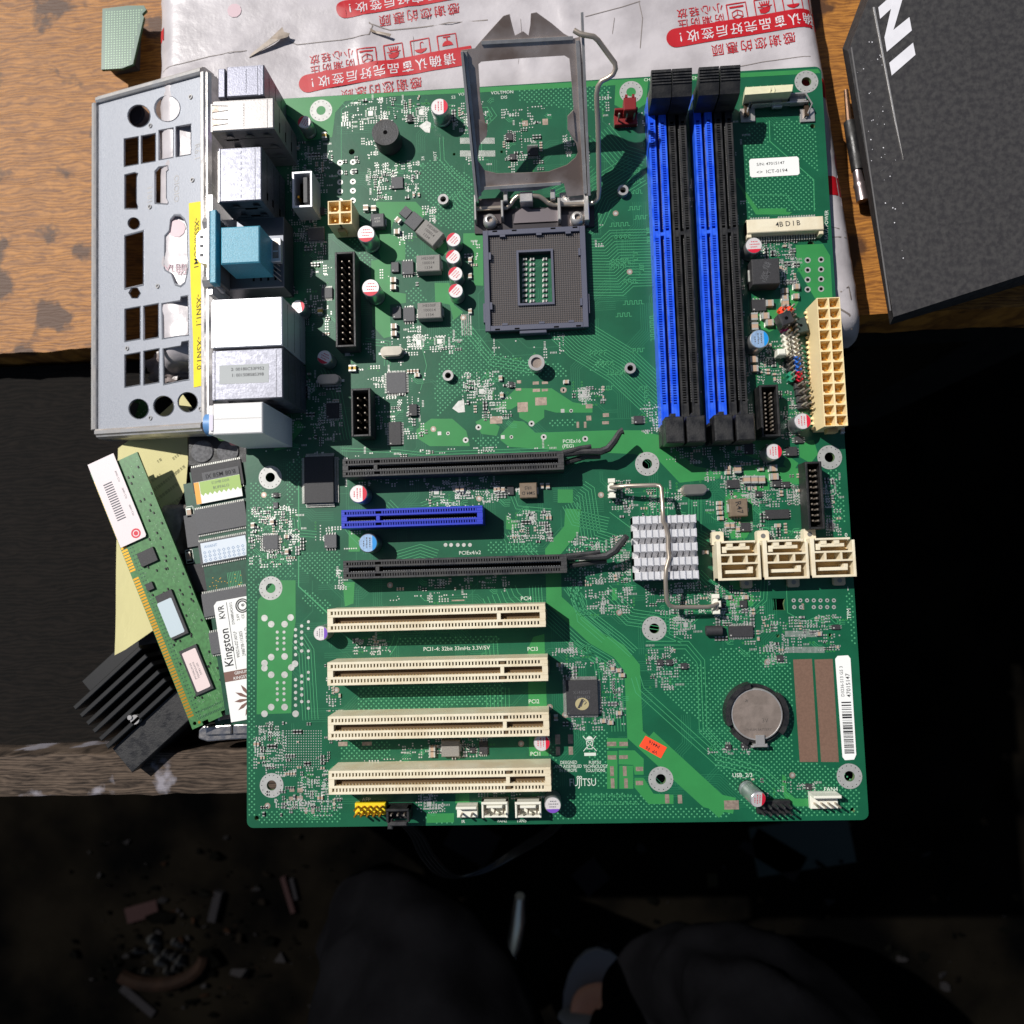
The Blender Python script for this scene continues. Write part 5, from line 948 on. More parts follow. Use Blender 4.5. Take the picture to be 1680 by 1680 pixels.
# =====================================================================
#  WHAT LIES AROUND THE BOARD
# =====================================================================
mk('package film', (194, 188, 190), 0.34, rgb2=(170, 164, 166), scale=55, bump=0.9, bscale=150, detail=8)
mk('red print', (182, 10, 26), 0.5, var=.1, scale=200)
mk('white print', (214, 206, 208), 0.5)
mk('pink print', (200, 172, 178), 0.5)
mk('crease', (128, 118, 112), 0.6)
def wood(name, c1, c2, c3=None, sc_=(1, 1, 1), rough=.55, dirt=.0):
    m = bpy.data.materials.new(name); m.use_nodes = True; n = m.node_tree.nodes; L = m.node_tree.links; b = n['Principled BSDF']
    tc = n.new('ShaderNodeTexCoord'); mp = n.new('ShaderNodeMapping'); mp.inputs['Scale'].default_value = sc_; L.new(tc.outputs['Object'], mp.inputs[0])
    nz = n.new('ShaderNodeTexNoise'); nz.inputs['Scale'].default_value = 60; nz.inputs['Detail'].default_value = 9; nz.inputs['Roughness'].default_value = .62; nz.inputs['Distortion'].default_value = .8; L.new(mp.outputs[0], nz.inputs['Vector'])
    wv = n.new('ShaderNodeTexWave'); wv.inputs['Scale'].default_value = 31; wv.inputs['Distortion'].default_value = 16; wv.inputs['Detail'].default_value = 4; wv.bands_direction = 'Y'; L.new(mp.outputs[0], wv.inputs['Vector'])
    r = n.new('ShaderNodeValToRGB'); r.color_ramp.elements[0].position = .3; r.color_ramp.elements[1].position = .7; r.color_ramp.elements[0].color = tuple(lin(c) for c in c2)+(1,); r.color_ramp.elements[1].color = tuple(lin(c) for c in c1)+(1,)
    mx = n.new('ShaderNodeMix'); mx.inputs[0].default_value = .22; L.new(nz.outputs[0], mx.inputs[2]); L.new(wv.outputs[0], mx.inputs[3]); L.new(mx.outputs[0], r.inputs[0]); out = r.outputs[0]
    if c3:
        n3 = n.new('ShaderNodeTexNoise'); n3.inputs['Scale'].default_value = 45; n3.inputs['Detail'].default_value = 8; L.new(tc.outputs['Object'], n3.inputs['Vector'])
        mr = n.new('ShaderNodeMapRange'); mr.inputs[1].default_value = .56; mr.inputs[2].default_value = .62; L.new(n3.outputs[0], mr.inputs[0])
        m3 = n.new('ShaderNodeMix'); m3.data_type = 'RGBA'; L.new(mr.outputs[0], m3.inputs[0]); L.new(out, m3.inputs[6]); m3.inputs[7].default_value = tuple(lin(c) for c in c3)+(1,); out = m3.outputs[2]
    L.new(out, b.inputs['Base Color']); b.inputs['Roughness'].default_value = rough; b.inputs['Specular IOR Level'].default_value = .15 if rough > .7 else .4
    bp = n.new('ShaderNodeBump'); bp.inputs['Strength'].default_value = .6; bp.inputs['Distance'].default_value = .0004; L.new(mx.outputs[0], bp.inputs['Height']); L.new(bp.outputs[0], b.inputs['Normal'])
    M_[name] = m
wood('bench wood', (176, 118, 48), (112, 68, 26), (80, 50, 26), (1.6, 6, 1), .6)
wood('weathered wood', (98, 84, 72), (36, 30, 26), (136, 132, 138), (1.2, 7, 1), .8)
wood('dark wood', (24, 20, 17), (8, 7, 6), None, (1.5, 5, 1), .85)
mk('box card', (44, 42, 43), 0.55, scale=420, bump=.4, bscale=700, rgb2=(60, 58, 57), detail=9)
mk('box white', (222, 220, 224), .5, var=.06, scale=200)
mk('module green', (74, 128, 74), .38, var=.25, scale=700)
mk('module dark green', (18, 74, 52), .4, var=.25, scale=500)
mk('paper yellow', (206, 198, 142), .7, var=.06, scale=60)
mk('foam grey', (150, 142, 136), .9, var=.5, scale=160, bump=1, bscale=300)
mk('fin black', (16, 16, 17), .45, var=.2, scale=300)
mk('brown band', (116, 82, 72), .6)
mk('trouser cloth', (13, 13, 15), 1.0, var=.4, scale=22, bump=1, bscale=60, spec=0, detail=8)
mk('skin', (214, 150, 120), .55, var=.1, scale=60)
mk('slipper rubber', (120, 118, 118), .6)
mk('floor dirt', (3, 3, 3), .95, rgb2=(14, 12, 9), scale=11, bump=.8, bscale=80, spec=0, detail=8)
ZP = -4.0; R_P = 10.0; ZB = -29.0
XL = P(258, 60, -8)[0]; ra, rb = P(1346, 60, -8), P(1408, 520, -14)
def XR(y): return ra[0]+(rb[0]-ra[0])*(y-ra[1])/(rb[1]-ra[1])
YB_, YT_ = P(300, 600, -12)[1], 470.0
def drop(d): 
    if d >= R_P: return 0.0
    d = max(0.0, d); return R_P-math.sqrt(max(0, R_P*R_P-(R_P-d)**2))
def wr(x, y):
    v = Vector((x*.028, y*.028, 3.1)); a = noise.noise(v)*.7+noise.noise(v*2.7)*.35
    r_ = 1-abs(noise.noise(Vector((x*.02+9, y*.045, 1.7))))*2; return a*1.1+max(0, r_-.76)*4.2
def H(x, y): 
    e = drop(x-XL)+drop(XR(y)-x)+drop(y-YB_)
    z = ZP+wr(x, y)*(.55 if (0 < x < BW and y < BH) else .8)+.9*noise.noise(Vector((x*.11, y*.03, 5)))*min(1, e)
    return max(ZB, min(z, -2.2 if (-3 < x < BW+2 and y < BH+2) else 1.5)-e)
us = [(0, -999), (0, -18)]+[(R_P*(1-math.cos(t*math.pi/12)), None) for t in range(0, 7)]
b = MB(); ys = [YB_]+[YB_+R_P*(1-math.cos(t*math.pi/12)) for t in range(1, 7)]; y = YB_+R_P+2.5
while y < YT_: ys.append(y); y += 2.6
rows = []
for j, y in enumerate([None]+ys):
    yy = YB_ if y is None else y; x1 = XR(yy); xs = []
    edge = [R_P*(1-math.cos(t*math.pi/12)) for t in range(0, 7)]
    xs = [(XL, ZB)]+[(XL+e, None) for e in edge]; n = 108; a_, c_ = XL+R_P, x1-R_P
    xs += [(a_+(c_-a_)*i/n, None) for i in range(1, n)]+[(x1-e, None) for e in reversed(edge)]+[(x1, ZB)]
    rows.append([(x, yy, ZB if y is None or z is not None else H(x, yy)) for x, z in xs])
nx = len(rows[0]); b.add([p for r in rows for p in r], [(j*nx+i, j*nx+i+1, (j+1)*nx+i+1, (j+1)*nx+i) for j in range(len(rows)-1) for i in range(nx-1)], 4)
pkg = empty('parcel', (100, 380, ZB), 'white plastic mailing parcel printed with red writing, lying under the circuit board', 'parcel')
film = b
pr = film; lift = .22
def up(v, k=0.0):
    v = (max(XL+1.2, min(XR(v[1])-1.2, v[0])), v[1])
    return (v[0], v[1], H(v[0], v[1])+lift+k)
def stroke(pts, wd, m=0, k=0.0, sub=3.0):     # ribbon that follows the film
    out = [Vector(pts[0])]
    for a, c in zip(pts, pts[1:]):
        a, c = Vector(a), Vector(c); n = max(1, int((c-a).length/sub)); out += [a+(c-a)*i/n for i in range(1, n+1)]
    vs = []
    for i, p in enumerate(out):
        t = (out[min(i+1, len(out)-1)]-out[max(i-1, 0)]).normalized(); nn = Vector((-t.y, t.x)); q = max(1, int(wd/2))
        for s_ in range(q+1): vs.append(up(p+nn*(wd*(s_/q-.5)), k))
    pr.add(vs, [(i*(q+1)+s_, i*(q+1)+s_+1, (i+1)*(q+1)+s_+1, (i+1)*(q+1)+s_) for i in range(len(out)-1) for s_ in range(q)], m)
def stamp(px, py, slope=6.5, sc_=1.0, fade=0, icons=4, small=True, thanks=True, L1=70.0):
    o = Vector(P(px, py, ZP)); th = math.radians(slope); a = Vector((math.cos(th), math.sin(th))); d = Vector((math.sin(th), -math.cos(th)))   # a: image right, d: image down
    def L_(u, v): return o+a*u*sc_+d*v*sc_
    def T(s_, u, v, size, m, k=0.0, **kw):
        n = len(s_)
        for i, ch in enumerate(s_):
            c_ = L_(u+((n-1)/2-i)*size*kw.get('pitch', 1.05), v)
            if c_.x > XR(c_.y)-3 or c_.x < XL+3: continue
            pr.text(ch, c_.x, c_.y, size*sc_, 180+slope, 0, m, fn=lambda q, k=k: up(q, k), bold=.012)
    stroke([L_(-2.6, 0), L_(L1, 0)], 8.3*sc_, 0)
    n = 10; c_ = L_(-2.6, 0)
    pr.add([up(c_)]+[up(c_-a*(4.15*math.cos(math.pi*(i/n-.5)))+d*(4.15*math.sin(math.pi*(i/n-.5)))) for i in range(n+1)], [(0, i+1, i+2) for i in range(n)], 0)
    T('请确认商品完好后签收', 4.6+4.5*6.15, 0, 5.5, 1, .12, pitch=1.118); T('!', -.6, 0, 5.6, 1, .12)
    if thanks: T('感谢您的惠顾', 29, 8.0, 5.5, 0, pitch=1.1)
    if small: T('小心轻放', 9.2, -10.6, 4.5, 0, pitch=1.13); T('防潮防压', 9.0, -5.8, 4.5, 0, pitch=1.15)
    for k in range(icons):
        cx = 24.6+11.8*k; cy = -6.9-.0*k; h = 4.1
        stroke([L_(cx-h, cy-h), L_(cx+h, cy-h), L_(cx+h, cy+h), L_(cx-h, cy+h), L_(cx-h, cy-h)], .5)
        def G(*p, w=.5): stroke([L_(cx+q[0], cy+q[1]) for q in p], w)
        def FL(*p): pr.add([up(L_(cx+q[0], cy+q[1])) for q in p], [tuple(range(len(p)))], 0)
        if k == 0:
            G((-3, -2.6), (3, -2.6), w=.8)
            G((0, -1.2), (2.2, -.2), (2.2, 2), (0, 3.1), (-2.2, 2), (-2.2, -.2), (0, -1.2), w=.4); G((0, -1.2), (0, 1), (2.2, 2), w=.4); G((0, 1), (-2.2, 2), w=.4)
        elif k == 1:
            FL((-2.6, .2), (2.4, -.2), (1.6, 1.6), (-.2, 2.4), (-2.2, 2)); G((-3, -.8), (0, -.2), (3, -.9), w=.4)
            for q in (-1.6, -.8, 0, .8, 1.6): G((q, -1.4), (q*1.3, -3), w=.45)
            G((-1.8, -1.4), (1.8, -1.4), w=.8)
        elif k == 2:
            FL((-2.8, .3), (2.8, .3), (2, 1.4), (.3, 2.2), (-.3, 2.2), (-2, 1.4)); G((0, .4), (0, -2), (.4, -2.8), (1.2, -2.8), (1.4, -2.2), w=.4)
        else:
            FL((-2.4, 1), (-2, -.2), (-.9, -1.2), (.9, -1.2), (2, -.2), (2.4, 1)); G((0, -1), (0, -3), w=.5); G((-1.6, -3.1), (1.6, -3.1), w=.6)
stamp(515, 135); stamp(1119, 61, 6.2); stamp(577, 14); stamp(1053, 190, icons=0, small=False, L1=90); stamp(1078, 349, icons=0, small=False, thanks=False, L1=90); stamp(900, -110); stamp(300, -150)
c_ = P(288, 430, ZP); pr.text('确认', c_[0], c_[1]-3, 5.5, 180, 0, 2, fn=up); pr.disc(*c_, 3, H(*c_)+lift, 2) if False else None
for px, py, r in ((385, 18, 3.2), (290, 375, 4)): c_ = P(px, py, ZP); pr.add([up((c_[0]+r*math.cos(i*.628), c_[1]+r*math.sin(i*.628))) for i in range(10)], [tuple(range(10))], 2)
for px, py in ((1366, 145), (1372, 170), (1378, 262)):
    c_ = P(px, py, -8); pr.add([up((c_[0]+2.6*math.cos(i*.628), c_[1]+4.5*math.sin(i*.628)), .1) for i in range(10)], [tuple(range(10))], 0)
c_ = P(262, 60, -8); stroke([(XL+2.6, c_[1]-3), (XL+2.6, c_[1]+3)], 2.5)
lift = .16
for pts, wd in (([(262,112),(300,104),(345,93),(400,84),(405,83)], .3), ([(475,68),(487,73),(520,70),(560,66),(606,58)], .3), ([(606,58),(612,44),(606,38)], .4), ([(606,40),(640,50),(700,44),(760,36),(800,32)], .45), ([(960,28),(1020,12),(1050,2)], .3), ([(1200,112),(1250,102),(1330,92)], .25), ([(1050,80),(1054,30),(1048,2)], .3), ([(850,105),(856,60),(854,30)], .15), ([(680,100),(678,60)], .15),
   ([(1362,390),(1378,388),(1392,386)], .4), ([(1360,372),(1392,376)], .3), ([(1378,480),(1392,470),(1398,490)], .6), ([(1008,30),(1004,60)], .2), ([(1375,505),(1395,515),(1405,535)], .8)):
    stroke([P(x, y, ZP) for x, y in pts], wd, 3)
film.build('parcel_film', ['red print', 'white print', 'pink print', 'crease', 'package film'], pkg, smooth=True)
b = MB()       # torn flaps of film standing up
for tri in ([(403,85),(408,79),(440,58),(461,40),(464,48),(473,50),(470,56),(456,60),(420,77)], [(604,38),(612,42),(640,50),(638,54),(616,47),(606,44)]):
    q = [P(x, y, 0) for x, y in tri]; n = len(q); cx, cy = q[0]
    b = MB(); zz = [H(*p)+.3+min(2.2, .16*math.hypot(p[0]-cx, p[1]-cy)) for p in q]; b.add([(p[0], p[1], z) for p, z in zip(q, zz)]+[(p[0], p[1], z-.25) for p, z in zip(q, zz)], [tuple(range(n)), tuple(range(2*n-1, n-1, -1))]+[(i, n+i, n+(i+1) % n, (i+1) % n) for i in range(n)], 0)
    b.build('torn_flap', [mat('film underside', (150, 132, 114), .5, var=.4, scale=400)], pkg)
# ---------------- workbench, crate and floor ----------------
ye = P(1440, 515, -30)[1]; b = MB(); random.seed(4)
pts = []; x = -420.0
while x < 520: pts.append((x, ye+noise.noise(Vector((x*.05, 0, 2)))*1.6+noise.noise(Vector((x*.3, 0, 2)))*.8)); x += 4
b.prism(pts+[(520, 700), (-420, 700)], -58, -30.0, 0); wb = b.build('table_top', ['bench wood'], None)
bench = empty('workbench', (50, 450, -430), 'worn orange-brown wooden workbench under the white parcel', 'workbench'); 
wb.parent = bench; wb.location = (ORG[wb.name]-ORG[bench.name])*S
b = MB(); b.box(-330, ye+20, -430, -285, ye+65, -58, 0); b.build('leg', ['dark wood'], bench); b = MB(); b.box(380, ye+20, -430, 425, ye+65, -58, 0); b.build('leg', ['dark wood'], bench)
b = MB(); b.box(-420, ye+8, -110, 520, ye+30, -58.3, 0); b.build('rail', ['dark wood'], bench)
crate = empty('wooden_stand', (-60, 100, -430), 'low dark wooden stand with a weathered paint-splashed front rail, heaped with computer parts', 'stand')
b = MB(); b.box(-260, 5, -60, 200, ye-2, -46, 0); b.build('shelf', ['dark wood'], crate)
b = MB(); y0, y1 = P(300, 1304, -22)[1], P(300, 1232, -22)[1]; n = 90; top_, bot_ = [], []
for i in range(n+1): x = -260+460*i/n; top_.append((x, y1+noise.noise(Vector((x*.06, 3, 0)))*1.4+(x+60)*.012)); bot_.append((x, y0+noise.noise(Vector((x*.09, 7, 0)))*.8))
b.prism(bot_+top_[::-1], -60.3, -22, 0); b.build('front_rail', ['weathered wood'], crate, bevel=1.2)
for x in (-250, 170):
    for y in (8, ye-50): b = MB(); b.box(x, y, -430, x+30, y+30, -60.4, 0); b.build('leg', ['dark wood'], crate)
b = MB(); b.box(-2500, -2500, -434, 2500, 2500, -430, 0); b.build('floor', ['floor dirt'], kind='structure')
# ---------------- rear panel shield ----------------
za, zb = 3.0, -13.0; pa, pb = P3(335, 122, za), P3(335, 690, za); pc = P3(210, 158, zb)
e1 = (Vector(pa)-Vector(pb)).normalized(); t_ = Vector(pc)-Vector(pb); e2 = -(t_-e1*t_.dot(e1)).normalized(); ns = e2.cross(e1); 
if ns.z < 0: ns = -ns
So = Vector(pb)
def SH(px, py): v = PL(px, py, So, ns)-So; return (v.dot(e2), v.dot(e1))
SM = Matrix.Translation(So) @ Matrix((tuple(e2), tuple(e1), tuple(ns))).transposed().to_4x4()
if SM.to_3x3().determinant() < 0: pass
pA, pB = SH(333, 124), SH(335, 694); pC = SH(210, 158); pD = SH(210, 702); kx = 1.42
pC = (pA[0]+(pC[0]-pA[0])*kx, pA[1]+(pC[1]-pA[1])*kx); pD = (pB[0]+(pD[0]-pB[0])*kx, pB[1]+(pD[1]-pB[1])*kx)
def poly_c(px, py, r, n=22): return [SH(px+r*math.cos(2*math.pi*i/n), py+r*math.sin(2*math.pi*i/n)) for i in range(n)]
def rc(x0, y0, x1, y1, sk=-.18): return [SH(x0, y0-(x0-x1)*0), SH(x1, y0+(x1-x0)*sk), SH(x1, y1+(x1-x0)*sk), SH(x0, y1)]
SHH = [poly_c(229,191,18), poly_c(275.5,179,20.5), rc(205,229,228,273), rc(233,224,256,268), rc(262,215,285,262), rc(290,209,314,257),
 [SH(255.5,333), SH(255.5,282), SH(262,275), SH(276,273), SH(277,280), SH(274,283), SH(274,325), SH(277,331), SH(276,334)], [SH(206,342), SH(206,288), SH(222,284), SH(227,286), SH(225,292), SH(225,332), SH(227,338), SH(226,342)],
 poly_c(220.7,367,9.5), [SH(206,388), SH(236,380), SH(236,466), SH(206,473)], [SH(271,440), SH(272,388), SH(279,380), SH(281,362), SH(287,355), SH(296,355), SH(303,362), SH(307,372), SH(309,440), SH(304,462), SH(297,468), SH(288,465), SH(282,448), SH(272,442)],
 poly_c(222,481,9.5,6), rc(206,508,231,560), rc(237,503,261,557), [SH(267,499), SH(297,494), SH(298,488), SH(309,486), SH(310,549), SH(304,550), SH(297,550), SH(268,555)], rc(206,583,231,635), rc(237,577,262,631),
 [SH(269,573), SH(298,568), SH(299,562), SH(310,560), SH(311,622), SH(298,624), SH(270,630)], poly_c(228.6,671,16), poly_c(269.6,666.5,16.5), poly_c(309,660,16)]
tmp = MB(); tmp.holed([pD, pB, pA, pC], [h[::-1] for h in SHH], -.25, .25, 0, 0)
for h in SHH:        # rolled lips round each opening
    k = len(h); c_ = sum((Vector(p) for p in h), Vector((0, 0)))/k; vs = []
    for (f, z) in ((1.0, .27), (1.035, .6), (1.07, .27)):
        for p in h: q = c_+(Vector(p)-c_)*f; vs.append((q.x, q.y, z))
    tmp.add(vs, [(a*k+i, a*k+(i+1) % k, (a+1)*k+(i+1) % k, (a+1)*k+i) for a in range(2) for i in range(k)], 0)
for px, py in ((314,160),(248,207),(317,296),(247,340),(260,470),(330,671),(248,686),(210,572)):
    c_ = SH(px, py); tmp.tubering(c_[0], c_[1], .6, 1.0, .2, .7, 1, 14)
for l_, m in (('USB', 0),): pass
for px, py, s_, rr in ((324,250,'R6.1',-90),(290,310,'OIOIO',-90),(246,320,'1101',-90),(252,522,'',0)):
    c_ = SH(px, py)
    if s_: tmp.text(s_, c_[0], c_[1], 4.2, rr, .3, 1)
def wall(p, q, out, h1, h0, m=1, t=.5):
    p, q = Vector(p), Vector(q); d = (q-p).normalized(); nn = Vector((d.y, -d.x))*out
    prof = [(0, h0), (0, h1), (.8, h1+.6), (2.2, h1+.5), (2.8, h1-.4), (3.4, h1-.6), (4.2, h1-2.2), (4.2, h0)]
    vs = [(*(c+nn*o), z) for c in (p, q) for o, z in prof]; k = len(prof); tmp.add(vs, [(i, i+1, k+i+1, k+i) for i in range(k-1)]+[tuple(range(k)), tuple(range(2*k-1, k-1, -1))], m)
wall(pB, pA, 1, 1.6, -7); wall(pD, pB, 1, 1.4, -7); wall(pA, pC, 1, 1.4, -6); wall(pC, pD, 1, 1.4, -6)
tmp.v = [tuple(SM @ Vector(v)) for v in tmp.v]
shield = empty('port_shield', (So.x-20, So.y+60, -20), 'galvanised steel port shield with round and square openings and a yellow label', 'shield')
tmp.build('shield_plate', ['galvanised', 'steel'], shield)
b = MB(); q = [SH(311,334), SH(330,331), SH(333,380), SH(336,450), SH(337,520), SH(338,632), SH(319,636), SH(318,560), SH(314,470)]; k = len(q)
b.add([(x, y, z) for z in (.3, .42) for x, y in q], [tuple(range(k)), tuple(range(k, 2*k))]+[(i, (i+1) % k, k+(i+1) % k, k+i) for i in range(k)], 0)
for s_, px, py in (('-XS5.0/COM1', 323.5, 400), ('-XSN1.1', 327, 510), ('-XSN1.0', 328, 580)): c_ = SH(px, py); b.text(s_, c_[0], c_[1], 3.7 if 'COM' not in s_ else 3.5, -91, .47, 1, sx=1.1, bold=.01)
b.v = [tuple(SM @ Vector(v)) for v in b.v]; b.build('yellow_label', ['yellow tape', 'ink'], shield)
# ---------------- black box on the right ----------------
zt = 6.0; bx_ = MB(); q = [P(*p, zt) for p in ((1392,84),(1424,0),(1500,-200),(1900,-260),(1900,380),(1466,520),(1446,400))]; ql = [P(*p, -6) for p in ((1382,80),(1412,0),(1500,-200),(1900,-260),(1900,400),(1460,533),(1440,420))]; qb = [P(*p, -29.5) for p in ((1386,84),(1412,10),(1500,-190),(1880,-250),(1880,400),(1462,528),(1440,420))]
n = 7; bx_.add([(x, y, -29.5) for x, y in qb]+[(x, y, -6) for x, y in ql]+[(x, y, zt) for x, y in q], [tuple(range(6, -1, -1)), tuple(range(14, 21))]+[(a*n+i, a*n+(i+1) % n, (a+1)*n+(i+1) % n, (a+1)*n+i) for a in (0, 1) for i in range(n)], 0)
for pts in ([(1441,12),(1444,31),(1482,-4),(1479,-22)], [(1468,-12),(1482,-6),(1468,42),(1461,64),(1451,62),(1457,36)], [(1451,61),(1455,85),(1496,50),(1492,28)], [(1459,103),(1463,124),(1502,90),(1498,70)]):
    bz = globals().get('bz', 0)+.012; bx_.prism([P(*p, zt+.1) for p in pts], zt+.05, zt+.12+bz, 1)
w_ = [P(*p, zt+.3) for p in ((1432,12),(1435,12),(1482,262),(1468,200))]; bx_.prism(w_, zt+.05, zt+.5, 2)
for a, c_ in (((1397, 78), (1420, 230)), ((1420, 230), (1461, 510))): bx_.tube([P3(*a, zt+.1), P3(*c_, zt+.1)], .35, 3, 6)
random.seed(21)
for _ in range(40):
    px = 1400+random.random()*70; py = 90+random.random()*400
    if px < 1402+(py-60)*.16: continue
    a = random.random()*3.1; l_ = random.uniform(.6, 5); x, y = P(px, py, zt); dx, dy = math.cos(a), math.sin(a); k_ = random.uniform(.03, .09); bx_.add([(x-dy*k_, y+dx*k_, zt+.05), (x+dy*k_, y-dx*k_, zt+.05), (x+dx*l_, y+dy*l_, zt+.05)], [(0, 1, 2)], 3)
for _ in range(46):
    t = random.random(); px = 1395+random.random()*60+t*45; py = 60+t*430+random.random()*20
    if px < 1396+(py-60)*.16: continue
    x, y = P(px, py, zt); bx_.disc(x, y, random.uniform(.1, .28), zt+.06, 1, 6)
tag(bx_.build('black_carton', ['box card', 'box white', 'steel', mat('worn edge', (92, 90, 90), .5)], None, bevel=.8), 'black carton with bold white lettering and a silver stripe, right of the parcel', 'carton')
# soldering iron lying in the gap
it = empty('soldering_iron', P3(1400, 250, -30), 'thin metal soldering iron lying in the gap between parcel and black carton', 'soldering iron')
b = MB(); b.tube([P3(1388, 148, -24), P3(1393, 200, -24)], [1.0, 1.4], 0, 10); b.build('tip', [mat('copper tip', (110, 84, 66), .4, .7, var=.3, scale=400)], it)
b = MB(); b.tube([P3(1393, 200, -24), P3(1400, 235, -24), P3(1407, 280, -24)], [2.4, 2.8, 2.6], 0, 12); b.build('handle', ['black plastic'], it, smooth=True)
b = MB(); b.tube([P3(1406, 280, -24), P3(1409, 300, -24), P3(1410, 303, -24), P3(1411, 308, -24), P3(1415, 330, -24)], [1.9, 2.2, 2.7, 2.4, 2.5], 0, 14); b.build('barrel', [mat('barrel steel', (170, 158, 160), .3, .9)], it, smooth=True)
# ---------------- loose card, upper left ----------------
cd_ = empty('green_circuit_card', P3(220, 60, -30), 'small green circuit card dotted with contact pads, on the orange bench beside the parcel', 'circuit card')
b = MB(); q = [P(*p, -19) for p in ((168,14),(210,9),(236,9),(240,16),(233,23),(236,28),(218,105),(200,112),(166,114))]; b.prism(q, -20.4, -19, 0); 
for j in range(26):
    for i in range(34):
        x, y = q[0][0]+2+i*1.3, q[0][1]-2-j*1.2
        if inside(x+1.5, y, q) and inside(x-1, y+1, q): b.disc(x, y, .34, -18.97, 1, 7)
b.build('card', [mat('card green', (34, 84, 62), .4), mat('pad sage', (120, 146, 120), .45, .2)], cd_)
b = MB(); b.prism([P(*p, -20.5) for p in ((172,30),(215,20),(212,95),(170,103))], -29.8, -20.5, 0); b.build('card_backing', ['charcoal plastic'], cd_)
# metal coin-like knob and hex nut seen through the shield
b = MB(); x, y = P(226, 196, -24); b.cyl(x, y, 6.2, -30, -20, 0, 32, r1=5.6); b.cyl(x, y, 4.6, -20, -19.5, 0, 28); tag(b.build('ribbed_knob', [mat('blue grey metal', (88, 94, 112), .45, .6, bump=.6, bscale=1200)], smooth=True), 'blue-grey ribbed metal knob showing through the upper round opening of the steel shield', 'knob')
b = MB(); x, y = P(288, 600, -26); random.seed(3)
bm = bmesh.new(); bmesh.ops.create_icosphere(bm, subdivisions=4, radius=1.0)
for v in bm.verts:
    f = 1+.28*noise.noise(v.co*2.2)+.16*noise.noise(v.co*6)+.08*noise.noise(v.co*14); v.co = Vector((v.co.x*15*f, v.co.y*9*f, v.co.z*8*f))
b.add([(x+v.co.x, y+v.co.y, -30+v.co.z) for v in bm.verts], [tuple(l.index for l in f.verts) for f in bm.faces], 0); bm.free()
tag(b.build('crumpled_film', [mat('dirty film', (150, 138, 136), .35, var=.4, scale=300, bump=.8, bscale=500)], smooth=True), 'crumpled ball of dirty clear film under the lower square openings of the steel shield', 'plastic film')
b = MB(); q = [P(*p, -26) for p in ((205,640),(252,650),(250,690),(200,700))]; b.prism(q, -27.4, -26, 0); q2 = [P(*p, -25) for p in ((205,655),(226,662),(218,690),(200,692))]; b.prism(q2, -26, -24.6, 1)
for k in range(16): b.disc(q[1][0]-2-random.random()*7, q[1][1]-2-random.random()*8, .25, -25.97, 2, 6)
tag(b.build('green_card_corner', ['module green', 'chip grey', 'tin pad']), 'green card corner with a grey chip under the lowest left opening of the shield', 'circuit card')
# ---------------- yellow paper ----------------
b = MB(); q = [P(*p, -21) for p in ((192,735),(235,703),(298,646),(314,668),(306,706),(308,757),(304,800),(288,832),(262,870),(256,960),(252,1033),(205,1066),(188,1075))]; n = len(q); xs = [p[0] for p in q]; ysn = [p[1] for p in q]; st = 3.0
def zpap(x, y): return -22+1.2*noise.noise(Vector((x*.03, y*.03, 8)))+.012*abs((x+30)+.8*(y-125))
grid = {}; x = min(xs)
pts2 = []
tr = tessellate_polygon([[Vector((p[0], p[1], 0)) for p in q]]); bm = bmesh.new(); vv = [bm.verts.new((p[0], p[1], 0)) for p in q]
for t in tr: bm.faces.new([vv[i] for i in t])
bmesh.ops.subdivide_edges(bm, edges=bm.edges[:], cuts=9, use_grid_fill=True); bmesh.ops.triangulate(bm, faces=bm.faces[:])
for v in bm.verts: v.co.z = zpap(v.co.x, v.co.y)
bm.normal_update(); bm.verts.index_update(); b.add([tuple(v.co) for v in bm.verts], [tuple(l.index for l in f.verts) for f in bm.faces], 0)
b.add([(v.co.x, v.co.y, v.co.z-.15) for v in bm.verts], [tuple(l.index for l in f.verts)[::-1] for f in bm.faces], 0); bm.free()
for (px, py, l_) in ((296,770,22),(268,792,62),(272,808,52),(256,784,20),(285,825,30),(262,755,10),(290,748,18)):
    c_ = Vector(P(px, py, -21)); a = Vector((math.cos(.62), math.sin(.62))); x = -l_/8
    while x < l_/8: 
        w2 = random.uniform(.5, 1.1); p_ = c_+a*x; nn = Vector((-a.y, a.x))
        for o_, h_ in ((-.5, .25), (.05, .25), (.5, .2)):
            v = [p_+nn*o_, p_+nn*o_+a*w2, p_+nn*(o_+h_)+a*w2, p_+nn*(o_+h_)]; b.add([(k.x, k.y, zpap(k.x, k.y)+.12) for k in v], [(0, 1, 2, 3)], 1)
        x += w2+.5
tag(b.build('yellow_paper', ['paper yellow', mat('faint ink', (150, 146, 104), .7)]), 'creased pale yellow paper slip under the green memory module', 'paper')
b = MB(); x, y = P(277, 868, -18); bm = bmesh.new(); bmesh.ops.create_icosphere(bm, subdivisions=4, radius=1)
for v in bm.verts:
    f = 1+.25*noise.noise(v.co*1.6)+.1*noise.noise(v.co*7); c_ = Vector((max(-.75, min(.75, v.co.x)), max(-.75, min(.75, v.co.y)), max(-.7, min(.7, v.co.z)))); v.co = Vector((c_.x*8*f+c_.y*3, c_.y*13*f, c_.z*10))
b.add([(x+v.co.x, y+v.co.y, -24+v.co.z) for v in bm.verts], [tuple(l.index for l in f.verts) for f in bm.faces], 0); bm.free()
tag(b.build('foam_block', ['foam grey'], smooth=True), 'dirty grey chipped foam block between the yellow paper and the memory modules', 'foam')
